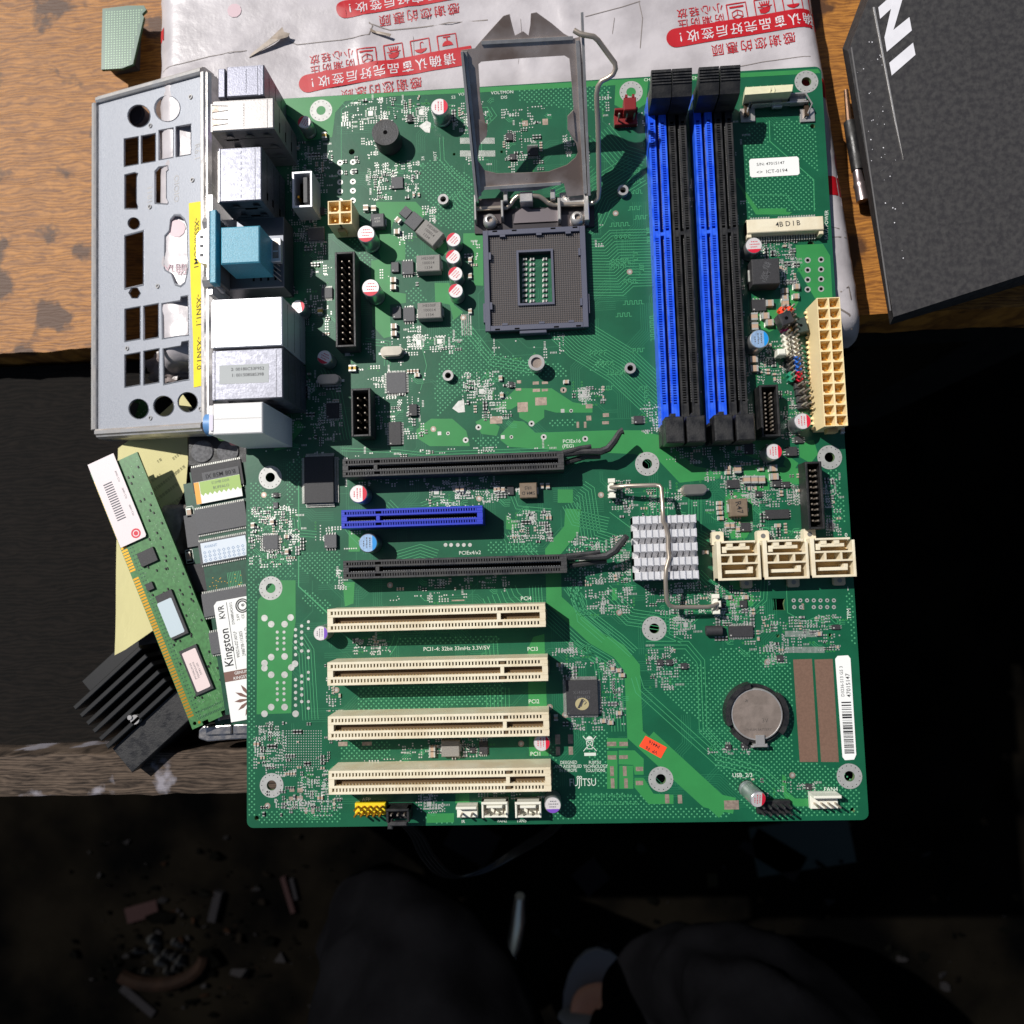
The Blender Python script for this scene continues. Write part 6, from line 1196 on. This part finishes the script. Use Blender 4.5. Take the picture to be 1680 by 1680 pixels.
# ---------------- memory modules ----------------
def frame(pO, pV, z):
    o = Vector(P(*pO, z)); v = (Vector(P(*pV, z))-o).normalized(); u = Vector((v.y, -v.x)); return o, u, v
def place(b, o, u, v, z):
    R = Matrix(((u.x, v.x, 0, o.x), (u.y, v.y, 0, o.y), (0, 0, 1, z), (0, 0, 0, 1))); b.v = [tuple(R @ Vector(p)) for p in b.v]
def lc(o, u, v, px, py, z): d = Vector(P(px, py, z))-o; return d.dot(u), d.dot(v)
zm = -9.0; o, u, v = frame((318, 1196), (210-18, 925-45), zm)
W = lc(o, u, v, 390, 1143, zm)[0]; mod = empty('memory_module', (o.x, o.y, zm-3), 'green memory module with a row of gold contacts, lying aslant on the yellow paper', 'memory module')
b = MB(); Lm = 118; notch = [(W, 8), (W-1.2, 9.5), (W-1.2, 11)]
b.holed([(0, 0), (W*.22, 0), (W*.22, 1.4), (W*.34, 1.4), (W*.34, 0), (W*.62, 0), (W*.62, 2), (W*.74, 2), (W*.74, 0), (W, 0), (W, Lm), (0, Lm)], [circ(1.8, 2.0, .8, 12)[::-1]], 0, 1.2, 0)
for k in range(84):
    y = 5+k*1.3
    if 68 < y < 71: continue
    b.rect(.15, y, 2.7, y+.85, 1.23, 1)
b.disc(3.8, 1.6, .6, 1.24, 1, 10); random.seed(9)
for _ in range(230): x, y = random.uniform(4, W-1), random.uniform(3, Lm-2); b.disc(x, y, random.uniform(.12, .25), 1.23, 2, 6)
for k in range(64): y = 4+k*1.7; b.rect(3.6, y, 4.3, y+.5, 1.22, 4); b.rect(4.8, y, 5.5, y+.5, 1.22, 4)
for k in range(22): x = 4+k*(W-6)/22; b.rect(x, 2.6, x+.4, 3.6, 1.22, 4); b.rect(x, 5.2, x+.4, 6.0, 1.22, 4)
for _ in range(90):
    x, y = random.uniform(5, W-1), random.uniform(6, Lm-2); b.box(x, y, 1.2, x+.5, y+.9, 1.6, 3); 
for _ in range(60): x, y = random.uniform(5, W-3), random.uniform(6, Lm-5); b.rect(x, y, x+.16, y+random.uniform(1, 4), 1.215, 5)
place(b, o, u, v, zm); b.build('module_board', ['module green', 'gold', MATS['pad sage'], 'resistor black', mat('deep green', (28, 74, 48), .5), mat('pale trace', (104, 158, 100), .45)], mod)
def mchip(pr_, o, u, v, z, px, py, a, c_, lab=None, lm='paper label', txt=(), ins=(.8, .8), m='chip black', h=1.1, ts=1.2, off=(0, 0), side=0):
    x, y = lc(o, u, v, px, py, z); b = MB(); b.box(x-a/2, y-c_/2, 1.2, x+a/2, y+c_/2, 1.2+h, 0, .1)
    if side:
        for k in range(int(a/.8)): q_ = x-a/2+.3+k*.8; b.box(q_, y-c_/2-.9, 1.2, q_+.35, y-c_/2, 1.7, 3); b.box(q_, y+c_/2, 1.2, q_+.35, y+c_/2+.9, 1.7, 3)
    if lab:
        x0, y0, x1, y1 = x-a/2+ins[0]+off[0], y-c_/2+ins[1]+off[1], x+a/2-ins[0]+off[0], y+c_/2-ins[1]+off[1]; zz = 1.2+h+.04; b.prism([(x0+.4, y0), (x1-.4, y0), (x1, y0+.4), (x1, y1-.4), (x1-.4, y1), (x0+.4, y1), (x0, y1-.4), (x0, y0+.4)], zz-.03, zz, 1)
        if txt:
            n = len(txt)
            for i, t in enumerate(txt): b.text(t, (x0+x1)/2+((n-1)/2-i)*-ts*1.25, (y0+y1)/2, ts, 90, zz+.03, 2)
    
    else:
        for i_ in range(3): pass
        if side: b.disc(x-a/2+1, y-c_/2+1, .35, 1.2+h+.03, 4, 10)
    place(b, o, u, v, z); return b.build('memory_chip', [m, lm, 'grey ink', 'tin pad', 'chip grey'], pr_)
W2 = W*.33
mchip(mod, o, u, v, zm, 246, 914, 7.6, 6.2); mchip(mod, o, u, v, zm, 250, 962, 3.2, 3.2); mchip(mod, o, u, v, zm, 286, 1008, 7.6, 20, True, mat('label pale blue', (186, 200, 206), .5), (), (.5, 2.2), off=(-.8, -1)); mchip(mod, o, u, v, zm, 326, 1098, 8, 20, True, mat('label pink', (224, 204, 200), .5), ('JM1333KLN-2G', 'TS256MLK64V3', 'DDR3 1333'), (.9, 1.3), ts=1.1)
b = MB(); x, y = lc(o, u, v, 218, 855, zm); b.prism([(x-8, y-9), (x+3.6, y-9), (x+4.2, y-8.2), (x+4.2, y+30), (x-8, y+30)], 2.2, 2.3, 0); b.tubering(x+.4, y-6, 1.4, 2.1, 2.3, 2.33, 1, 20); b.disc(x+.4, y-6, 1.0, 2.33, 1, 12)
for k in range(16): b.rect(x-5, y+2+k*1.1, x-1, y+2.5+k*1.1, 2.33, 2)
for k in range(3): b.text('PC3-10600', x+2.4-k*.1, y+4+k*8, 1.1, 90, 2.33, 2)
place(b, o, u, v, zm); b.build('white_label', [mat('label blush', (226, 214, 214), .5), 'can red', 'grey ink'], mod)
# the upright module with the big name label
zk = -8.0; o, u, v = frame((374, 1172), (314, 770), zk); mk_ = empty('labelled_memory_module', (o.x, o.y, zk-2), 'green memory module with grey chips and a white name label, partly under the board', 'memory module')
b = MB(); b.box(-.5, 0, 0, 34, 103, 1.2, 0); random.seed(6)

for k in range(14): b.rect(20, 47+k*.75, 33, 47.35+k*.75, 1.22, 1)
for k in range(40): b.disc(1+random.random()*14, 47+random.random()*10, .2, 1.22, 2, 6)
for k in range(9): b.rect(9+k*.7, 46.5, 9.25+k*.7, 58, 1.215, 3)
place(b, o, u, v, zk); b.build('module_board', ['module dark green', MATS['pad sage'], 'gold', 'trace'], mk_)
for px, py, h_, kw in ((360, 782, 10.8, dict(m='chip black')), (366, 850, 10.6, {}), (372, 901, 9.6, {}), (378, 986, 9.8, {}), (390, 1048, 9, {})):
    kw.setdefault('m', 'chip grey'); mchip(mk_, o, u, v, zk, px, py, 22, h_, side=1, **kw)
def lab(px, py, a, c_, mats, draw, z=2.5, name='label_strip'):
    x, y = lc(o, u, v, px, py, zk+2.5); b = MB(); b.box(x-a/2, y-c_/2, z, x+a/2, y+c_/2, z+.1, 0, .03); draw(b, x, y, z+.14); place(b, o, u, v, zk); b.build(name, mats, mk_)
def d1(b, x, y, z):
    b.box(x-7.6, y-.4, z-.05, x+10, y+4.6, z-.02, 1); b.box(x-10, y-4.6, z-.05, x-7.8, y+4.6, z-.01, 2)
    for k in range(9): b.add([(x-7.6+k*2, y-.4, z-.03), (x-6.6+k*2, y-1.6, z-.03), (x-5.6+k*2, y-.4, z-.03)], [(0, 1, 2)], 1)
    b.text('BUFFALO', x+1.5, y+1.0, 1.7, 0, z, 3); b.text('512MB DDR', x+1.5, y+3.2, 1.5, 0, z, 3)
lab(358, 803, 20, 9.4, ['paper label', mat('label green', (150, 180, 92), .5), mat('label amber', (230, 160, 50), .5), 'grey ink'], d1)
def d0(b, x, y, z): b.text('B.08 M58 XI', x, y, 2.6, 180, z, 1, bold=.03)
lab(362, 777, 16, 3.6, ['chip grey', 'ink'], d0)
def d2(b, x, y, z):
    b.text('AVANT', x-5.5, y+2.4, 1.7, 0, z, 1)
    for i in range(9):
        for j in range(3): b.ring(x-8.4+i*2.05, y-3.2+j*1.6, .45, .7, z, 1, 4)
lab(368, 901, 19.5, 8.4, [mat('label ice', (206, 214, 222), .5), mat('ink blue', (110, 140, 176), .5)], d2)
x, y = lc(o, u, v, 352, 1100, zk+2.5); X0, Y1 = lc(o, u, v, 350, 988, zk+2.5); b = MB(); b.prism([(X0, Y1-50), (X0+26, Y1-50), (X0+26, Y1), (X0+1.5, Y1), (X0, Y1-1.5)], 2.5, 2.6, 0)
b.text('Kingston', X0+3.0, Y1-19.5, 5.2, 90, 2.65, 1, bold=.05, sx=.86); b.text('KVR', X0+3.0, Y1-4.8, 3.6, 90, 2.65, 1, bold=.04, sx=.85); b.rect(X0+5.4, Y1-29, X0+5.6, Y1-1, 2.65, 1)
b.text('9905216-027.A01LF', X0+7.2, Y1-19, 1.9, 90, 2.65, 1, sx=.7); b.text('D7N488R64CA/512', X0+7.2, Y1-6, 1.6, 90, 2.65, 1, sx=.7); b.text('2988738-1152825', X0+9.6, Y1-19, 1.9, 90, 2.65, 1, sx=.75); b.text('2.6V', X0+9.4, Y1-8, 1.6, 90, 2.65, 1); b.text('ASSY IN CHINA (2)', X0+12, Y1-18.6, 1.9, 90, 2.65, 1, sx=.75); b.text('CE', X0+11.6, Y1-8, 1.6, 90, 2.65, 1)
cx, cy = X0+12, Y1-3.6; b.tubering(cx, cy, 2.5, 3.0, 2.6, 2.66, 1, 24); b.ring(cx, cy, 1.7, 2.2, 2.66, 1, 24); b.text('e', cx, cy+.2, 2.8, 90, 2.66, 1, bold=.03)
b.rect(X0, Y1-33.5, X0+26, Y1-29.4, 2.64, 2); b.text('GENUINE', X0+8, Y1-30.6, 1.7, 0, 2.68, 0); b.text('KINGSTON', X0+8, Y1-32.6, 1.7, 0, 2.68, 0)
for k in range(12):
    a = k*.5236; b.add([(X0+10, Y1-42, 2.64), (X0+10+5*math.cos(a-.14), Y1-42+5*math.sin(a-.14), 2.64), (X0+10+7.4*math.cos(a), Y1-42+7.4*math.sin(a), 2.64), (X0+10+5*math.cos(a+.14), Y1-42+5*math.sin(a+.14), 2.64)], [(0, 1, 2, 3)], 2)
place(b, o, u, v, zk); b.build('name_label', ['paper label', 'ink', 'brown band'], mk_)
# darker module behind it
z3 = -15.0; o, u, v = frame((356, 1196), (302, 790), z3); m3 = empty('dark_memory_module', (o.x, o.y, z3-2), 'dark green memory module edge showing behind the one with the name label', 'memory module')
b = MB(); b.box(0, 0, 0, 30, 106, 1.2, 0)
for px, py in ((314, 842), (313, 913)): x, y = lc(o, u, v, px, py, z3); b.box(x-.9, y-1.4, 1.2, x+.9, y+1.4, 2.2, 1); b.box(x-.9, y-1.9, 1.2, x+.9, y-1.3, 2.3, 2); b.box(x-.9, y+1.3, 1.2, x+.9, y+1.9, 2.3, 2); b.rect(x-1.7, y-3, x+1.7, y-2.7, 1.23, 3); b.rect(x-1.7, y+2.7, x+1.7, y+3, 1.23, 3); b.rect(x-1.7, y-3, x-1.4, y+3, 1.23, 3); b.rect(x+1.4, y-3, x+1.7, y+3, 1.23, 3)
x, y = lc(o, u, v, 378, 1172, z3); b.box(x-3.4, y-1.4, 1.2, x+3.4, y+1.4, 3, 1); b.box(x-4.2, y-1.6, 1.2, x-3.3, y+1.6, 3.1, 2); b.box(x+3.3, y-1.6, 1.2, x+4.2, y+1.6, 3.1, 2)
place(b, o, u, v, z3); b.build('module_board', ['module dark green', 'ceramic tan', 'tin pad', 'silk'], m3)
mchip(m3, o, u, v, z3, 325, 870, 9, 14, m='chip grey'); mchip(m3, o, u, v, z3, 328, 948, 8, 12, m='chip black')
# black case with two round grey reflections, built as paler discs
b = MB(); q = fb(308, 690, 400, 764, -10); b.box(q[0], q[1], -30, q[2]+12, q[3]+6, -10, 0, .6)
for px in (332, 374): x, y = P(px, 741, -9.7); b.cyl(x, y, 5.0, -10, -9.4, 1, 32, r1=4.6)
tag(b.build('black_twin_reflection_case', ['black plastic', mat('reflection grey', (112, 112, 114), .9, var=.4, scale=900, bump=.6, bscale=2500)], bevel=0), 'black plastic case with two painted round grey reflections, just below the rear audio jacks', 'case')
# silver bracket at the front rail
b = MB(); pts = [(325,1212),(326,1198),(333,1191),(378,1188),(412,1186),(440,1186),(440,1212),(412,1212),(378,1214),(340,1217)]; b.prism([P(*p, -14) for p in pts], -22, -14, 0)
b.prism([P(*p, -11) for p in ((334,1193),(377,1190),(377,1207),(334,1209))], -14, -12.8, 0); b.prism([P(*p, -11) for p in ((379,1190),(440,1188),(440,1205),(379,1207))], -14, -12.8, 0)
tag(b.build('steel_bracket', [mat('scuffed steel', (190, 186, 184), .3, .9, var=.5, scale=250, rvar=.15, bump=.5, bscale=300)], bevel=.6), 'scuffed shiny steel bracket lying behind the weathered front rail', 'bracket')
# finned heatsink
hk = empty('black_finned_heatsink', P3(230, 1130, -46), 'black metal heatsink with long parallel fins, lying aslant beside the gold contacts', 'heatsink')
th = math.radians(41); ux = Vector((math.cos(th), math.sin(th))); uy = Vector((-ux.y, ux.x)); oo = Vector(P(233, 1062, -14))
b = MB(); stp = Vector(P(284, 1127, -14))-oo; b.v = []
def hb(u0, v0, z0, u1, v1, z1, m=0, c=.3): 
    R = Matrix(((ux.x, uy.x, 0, oo.x), (ux.y, uy.y, 0, oo.y), (0, 0, 1, 0), (0, 0, 0, 1))); b.box(u0, v0, z0, u1, v1, z1, m, c, R)
stv = stp.dot(uy); stu = stp.dot(ux)
for k in range(6):
    v0 = stv*k/5; hb(-38, v0-1.0, -30, stu*k/5, v0+1.0, -12.5)
hb(-38, stv-1, -44, 12, 12, -30)
b.build('fin_block', ['fin black'], hk)
b = MB(); hb(-38, stv-15, -40, stu+9, stv-1.6, -15, 0); b.build('side_plate', ['black plastic'], hk)
b = MB(); x, y = P(223, 1180, -13.5); b.cyl(x, y, 2.0, -15, -12.5, 0, 16); b.cyl(x-2, y+1, 1.0, -15, -12, 0, 12); b.build('screw', ['steel'], hk, smooth=True)
b = MB(); p0, p1 = Vector(P(273, 1200, -20)), Vector(P(320, 1158, -20)); d = (p1-p0).normalized()*2.2; nn = Vector((-d.y, d.x)); 
b.prism([tuple(p0+nn), tuple(p0-nn), tuple(p1-nn), tuple(p1+nn)], -24, -20, 0); tag(b.build('bronze_bar', [mat('bronze', (122, 104, 84), .4, .6, var=.3, scale=300)], bevel=.5), 'dull bronze bar between the black heatsink and the memory module end', 'bar')
# ---------------- cable hanging from the black connector ----------------
b = MB()
for k in range(4):
    pts = [P3(660+k*5, 1352, -3), P3(676+k*6, 1372, -40), P3(694+k*7, 1408, -80), P3(728+k*8, 1437, -110), P3(790+k*6, 1432-k*5, -120), P3(850, 1402-k*4, -110), P3(905, 1368-k*4, -70), P3(930, 1335, -20)]
    out = []
    for i in range(len(pts)-1):
        p0, p1, p2, p3 = (Vector(pts[max(0, min(len(pts)-1, i+j))]) for j in (-1, 0, 1, 2))
        for s_ in range(6): t = s_/6; out.append(.5*((2*p1)+(-p0+p2)*t+(2*p0-5*p1+4*p2-p3)*t*t+(-p0+3*p1-3*p2+p3)*t**3))
    b.tube(out, .9, 0, 8)
tag(b.build('black_cable', [mat('cable black', (14, 14, 15), .35)], smooth=True), 'loop of black wires hanging below the lower edge of the circuit board', 'cable')
# ---------------- person sitting in front ----------------
def skinned(name, joints, edges, m, parent=None, sub=3):
    me = bpy.data.meshes.new(name); me.from_pydata([(x*S, y*S, z*S) for x, y, z, r, r2 in joints], edges, []); ob = bpy.data.objects.new(name, me); C.objects.link(ob)
    md = ob.modifiers.new('skin', 'SKIN'); me.skin_vertices.new() if not me.skin_vertices else None
    for i, j in enumerate(joints): me.skin_vertices[0].data[i].radius = (j[3]*S, j[4]*S)
    me.skin_vertices[0].data[0].use_root = True
    s_ = ob.modifiers.new('sub', 'SUBSURF'); s_.levels = sub; s_.render_levels = sub; md.use_smooth_shade = True
    dg = bpy.context.evaluated_depsgraph_get(); dg.update(); m2 = bpy.data.meshes.new_from_object(ob.evaluated_get(dg)); bpy.data.objects.remove(ob)
    
    if name == 'trousers':
        for v in m2.vertices:
            c = v.co/S; f = abs(noise.noise(Vector((c.x*.012+c.y*.006, c.y*.02, c.z*.02))))*2; g = noise.noise(c*.045); v.co += v.normal*((1-f)*7+g*4-3)*S
    m2.materials.clear(); m2.materials.append(M_[m]); m2.polygons.foreach_set('use_smooth', [True]*len(m2.polygons)); m2.name = name
    o2 = bpy.data.objects.new(name, m2); C.objects.link(o2); put(o2, (0, 0, 0), None)
    if parent: o2.parent = parent
    return o2
kl, kr = P3(612, 1490, -250), P3(1200, 1590, -250); hl, hr = (62, -330, -130), (264, -330, -130); pel = (148, -400, -120)
fl_, fr_ = P(640, 1520, -410), P(985, 1655, -410)
body = skinned('person', [(*pel, 85, 70), (*hl, 62, 62), (kl[0], kl[1], kl[2], 30, 30), (kl[0]-6, kl[1]-40, -300, 40, 40), (fl_[0], fl_[1]-70, -395, 26, 26), (fl_[0], fl_[1]-20, -412, 30, 14), (*hr, 62, 62), (kr[0], kr[1], kr[2], 30, 30), (fr_[0]+30, kr[1]-40, -320, 30, 30), (fr_[0], fr_[1]-62, -392, 26, 26), (fr_[0], fr_[1]-10, -411, 30, 14), (fr_[0]-4, fr_[1]+22, -415, 24, 10)],
 [(0, 1), (1, 2), (2, 3), (3, 4), (4, 5), (0, 6), (6, 7), (7, 8), (8, 9), (9, 10), (10, 11)], 'skin')
tag(body, 'person in dark trousers and grey slippers sitting in front of the bench', 'person')
tr_ = skinned('trousers', [(*pel, 100, 84), (*hl, 96, 84), (34, -172, -200, 82, 66), (kl[0], kl[1], kl[2], 38, 36), (kl[0]-6, kl[1]-40, -300, 50, 50), (fl_[0], fl_[1]-76, -385, 42, 42), (*hr, 96, 84), (272, -205, -200, 86, 66), (kr[0], kr[1], kr[2], 38, 36), (fr_[0]+30, kr[1]-46, -320, 36, 36), (fr_[0]+10, fr_[1]-90, -370, 34, 34)],
 [(0, 1), (1, 2), (2, 3), (3, 4), (4, 5), (0, 6), (6, 7), (7, 8), (8, 9), (9, 10)], 'trouser cloth', body, 4)
for fx, fy in (fl_, fr_):
    b = MB(); b.prism([(fx+34*math.cos(a*.314), fy-14+58*math.sin(a*.314)) for a in range(20)], -430, -424, 0); b.tube([(fx-33, fy-12, -424), (fx-24, fy-6, -402), (fx, fy-4, -391), (fx+24, fy-6, -402), (fx+33, fy-12, -424)], [4, 5, 6, 5, 4], 0, 10, 1.6)
    sl_ = b.build('slipper', ['slipper rubber'], None, smooth=True); sl_.parent = body
# ---------------- litter on the floor ----------------
def scrap(name, px, py, a, c_, h_, rot, m, label, cat, z=-430, n=0):
    x, y = P(px, py, z); b = MB()
    if n: b.cyl(0, 0, a, 0, h_, 0, n)
    else: b.box(-a/2, -c_/2, 0, a/2, c_/2, h_, 0, min(.6, h_/3))
    o = b.build(name, [m], None, org=(0, 0, 0)); put(o, (x, y, z), None); o.rotation_euler = (0, 0, math.radians(rot)); tag(o, label, cat)
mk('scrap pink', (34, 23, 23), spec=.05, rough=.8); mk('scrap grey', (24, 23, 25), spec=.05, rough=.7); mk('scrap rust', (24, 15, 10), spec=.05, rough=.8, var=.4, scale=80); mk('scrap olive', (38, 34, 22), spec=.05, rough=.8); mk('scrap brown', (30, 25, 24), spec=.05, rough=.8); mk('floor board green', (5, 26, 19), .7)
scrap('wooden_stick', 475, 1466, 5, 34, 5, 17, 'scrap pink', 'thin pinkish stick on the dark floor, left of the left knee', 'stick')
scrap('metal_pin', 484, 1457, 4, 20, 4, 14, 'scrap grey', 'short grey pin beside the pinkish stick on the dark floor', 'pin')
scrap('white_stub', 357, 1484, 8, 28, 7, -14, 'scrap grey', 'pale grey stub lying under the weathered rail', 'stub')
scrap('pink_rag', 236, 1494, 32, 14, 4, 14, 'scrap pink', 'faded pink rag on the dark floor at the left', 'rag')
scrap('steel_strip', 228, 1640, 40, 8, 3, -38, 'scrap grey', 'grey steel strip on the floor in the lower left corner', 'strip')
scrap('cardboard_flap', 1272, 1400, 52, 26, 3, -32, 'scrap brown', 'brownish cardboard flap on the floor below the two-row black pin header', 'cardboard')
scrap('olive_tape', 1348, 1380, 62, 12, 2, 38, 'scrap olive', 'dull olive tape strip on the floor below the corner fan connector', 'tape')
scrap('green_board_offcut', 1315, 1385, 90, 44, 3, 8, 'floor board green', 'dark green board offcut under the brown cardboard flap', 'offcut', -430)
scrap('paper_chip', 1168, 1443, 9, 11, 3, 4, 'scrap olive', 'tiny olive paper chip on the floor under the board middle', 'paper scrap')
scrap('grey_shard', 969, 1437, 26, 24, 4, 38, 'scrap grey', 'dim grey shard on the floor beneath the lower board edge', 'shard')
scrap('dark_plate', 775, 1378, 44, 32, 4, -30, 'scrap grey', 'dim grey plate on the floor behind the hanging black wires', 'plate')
b = MB(); x, y = P(262, 1588, -430)
b.tube([(x+46*math.cos(t*.16-2.4), y+26*math.sin(t*.16-2.4)+14, -424) for t in range(16)], 6, 0, 8); 
for k in range(26):
    a = random.random()*6.28; r_ = random.random()*34; sz = random.uniform(3, 11); b.tube([(x+r_*math.cos(a), y+14+r_*.6*math.sin(a), -430), (x+r_*math.cos(a)+sz*.5, y+14+r_*.6*math.sin(a)+sz*.3, -426+sz*.2), (x+r_*math.cos(a)+sz, y+14+r_*.6*math.sin(a)-sz*.4, -429)], [sz*.3, sz*.5, sz*.2], 1, 6)
tag(b.build('rusty_dish', ['scrap rust', mat('sooty', (26, 25, 24), .6, var=.6, scale=120)], smooth=True), 'rusty curved rim with sooty lumps inside, on the floor at the left', 'dish')
b = MB(); b.tube([P3(853, 1470, -360), P3(850, 1510, -375), P3(843, 1550, -390), P3(838, 1572, -400)], [4, 6, 6, 3], 0, 12); b.tube([P3(838, 1572, -400), P3(836, 1590, -430)], 4, 0, 8); tag(b.build('chrome_stool_leg', [mat('chrome', (190, 188, 184), .3, .9)], smooth=True), 'slim curved chrome rod standing between the knees', 'rod')
random.seed(31); b = MB()
def shard(px, py, r_, m):
    x, y = P(px, py, -430); n = random.choice((3, 4, 5, 6)); a0 = random.random()*6; e = random.uniform(.25, 1)
    poly = [(x+r_*math.cos(a0+6.283*i/n)*random.uniform(.5, 1.2), y+r_*e*math.sin(a0+6.283*i/n)*random.uniform(.5, 1.2)) for i in range(n)]; R = Matrix.Translation((x, y, -428)) @ Matrix.Rotation(random.uniform(-.6, .6), 4, 'X') @ Matrix.Rotation(random.uniform(-.6, .6), 4, 'Y') @ Matrix.Translation((-x, -y, 0))
    b.prism(poly, 0, random.uniform(.3, 2)*r_*.3, m, R)
for _ in range(240):
    px, py = random.gauss(300, 80), random.gauss(1550, 80)
    if py > 1380: shard(px, py, random.choice((.8, 1.2, 2, 3, 5)) if random.random() < .96 else 12, random.choice((0, 0, 0, 0, 1, 2, 3)))
for _ in range(300): shard(random.uniform(150, 1660), random.uniform(1370, 1676), random.choice((.6, 1, 1.6, 3, 7)), random.choice((0, 0, 0, 1, 3)))
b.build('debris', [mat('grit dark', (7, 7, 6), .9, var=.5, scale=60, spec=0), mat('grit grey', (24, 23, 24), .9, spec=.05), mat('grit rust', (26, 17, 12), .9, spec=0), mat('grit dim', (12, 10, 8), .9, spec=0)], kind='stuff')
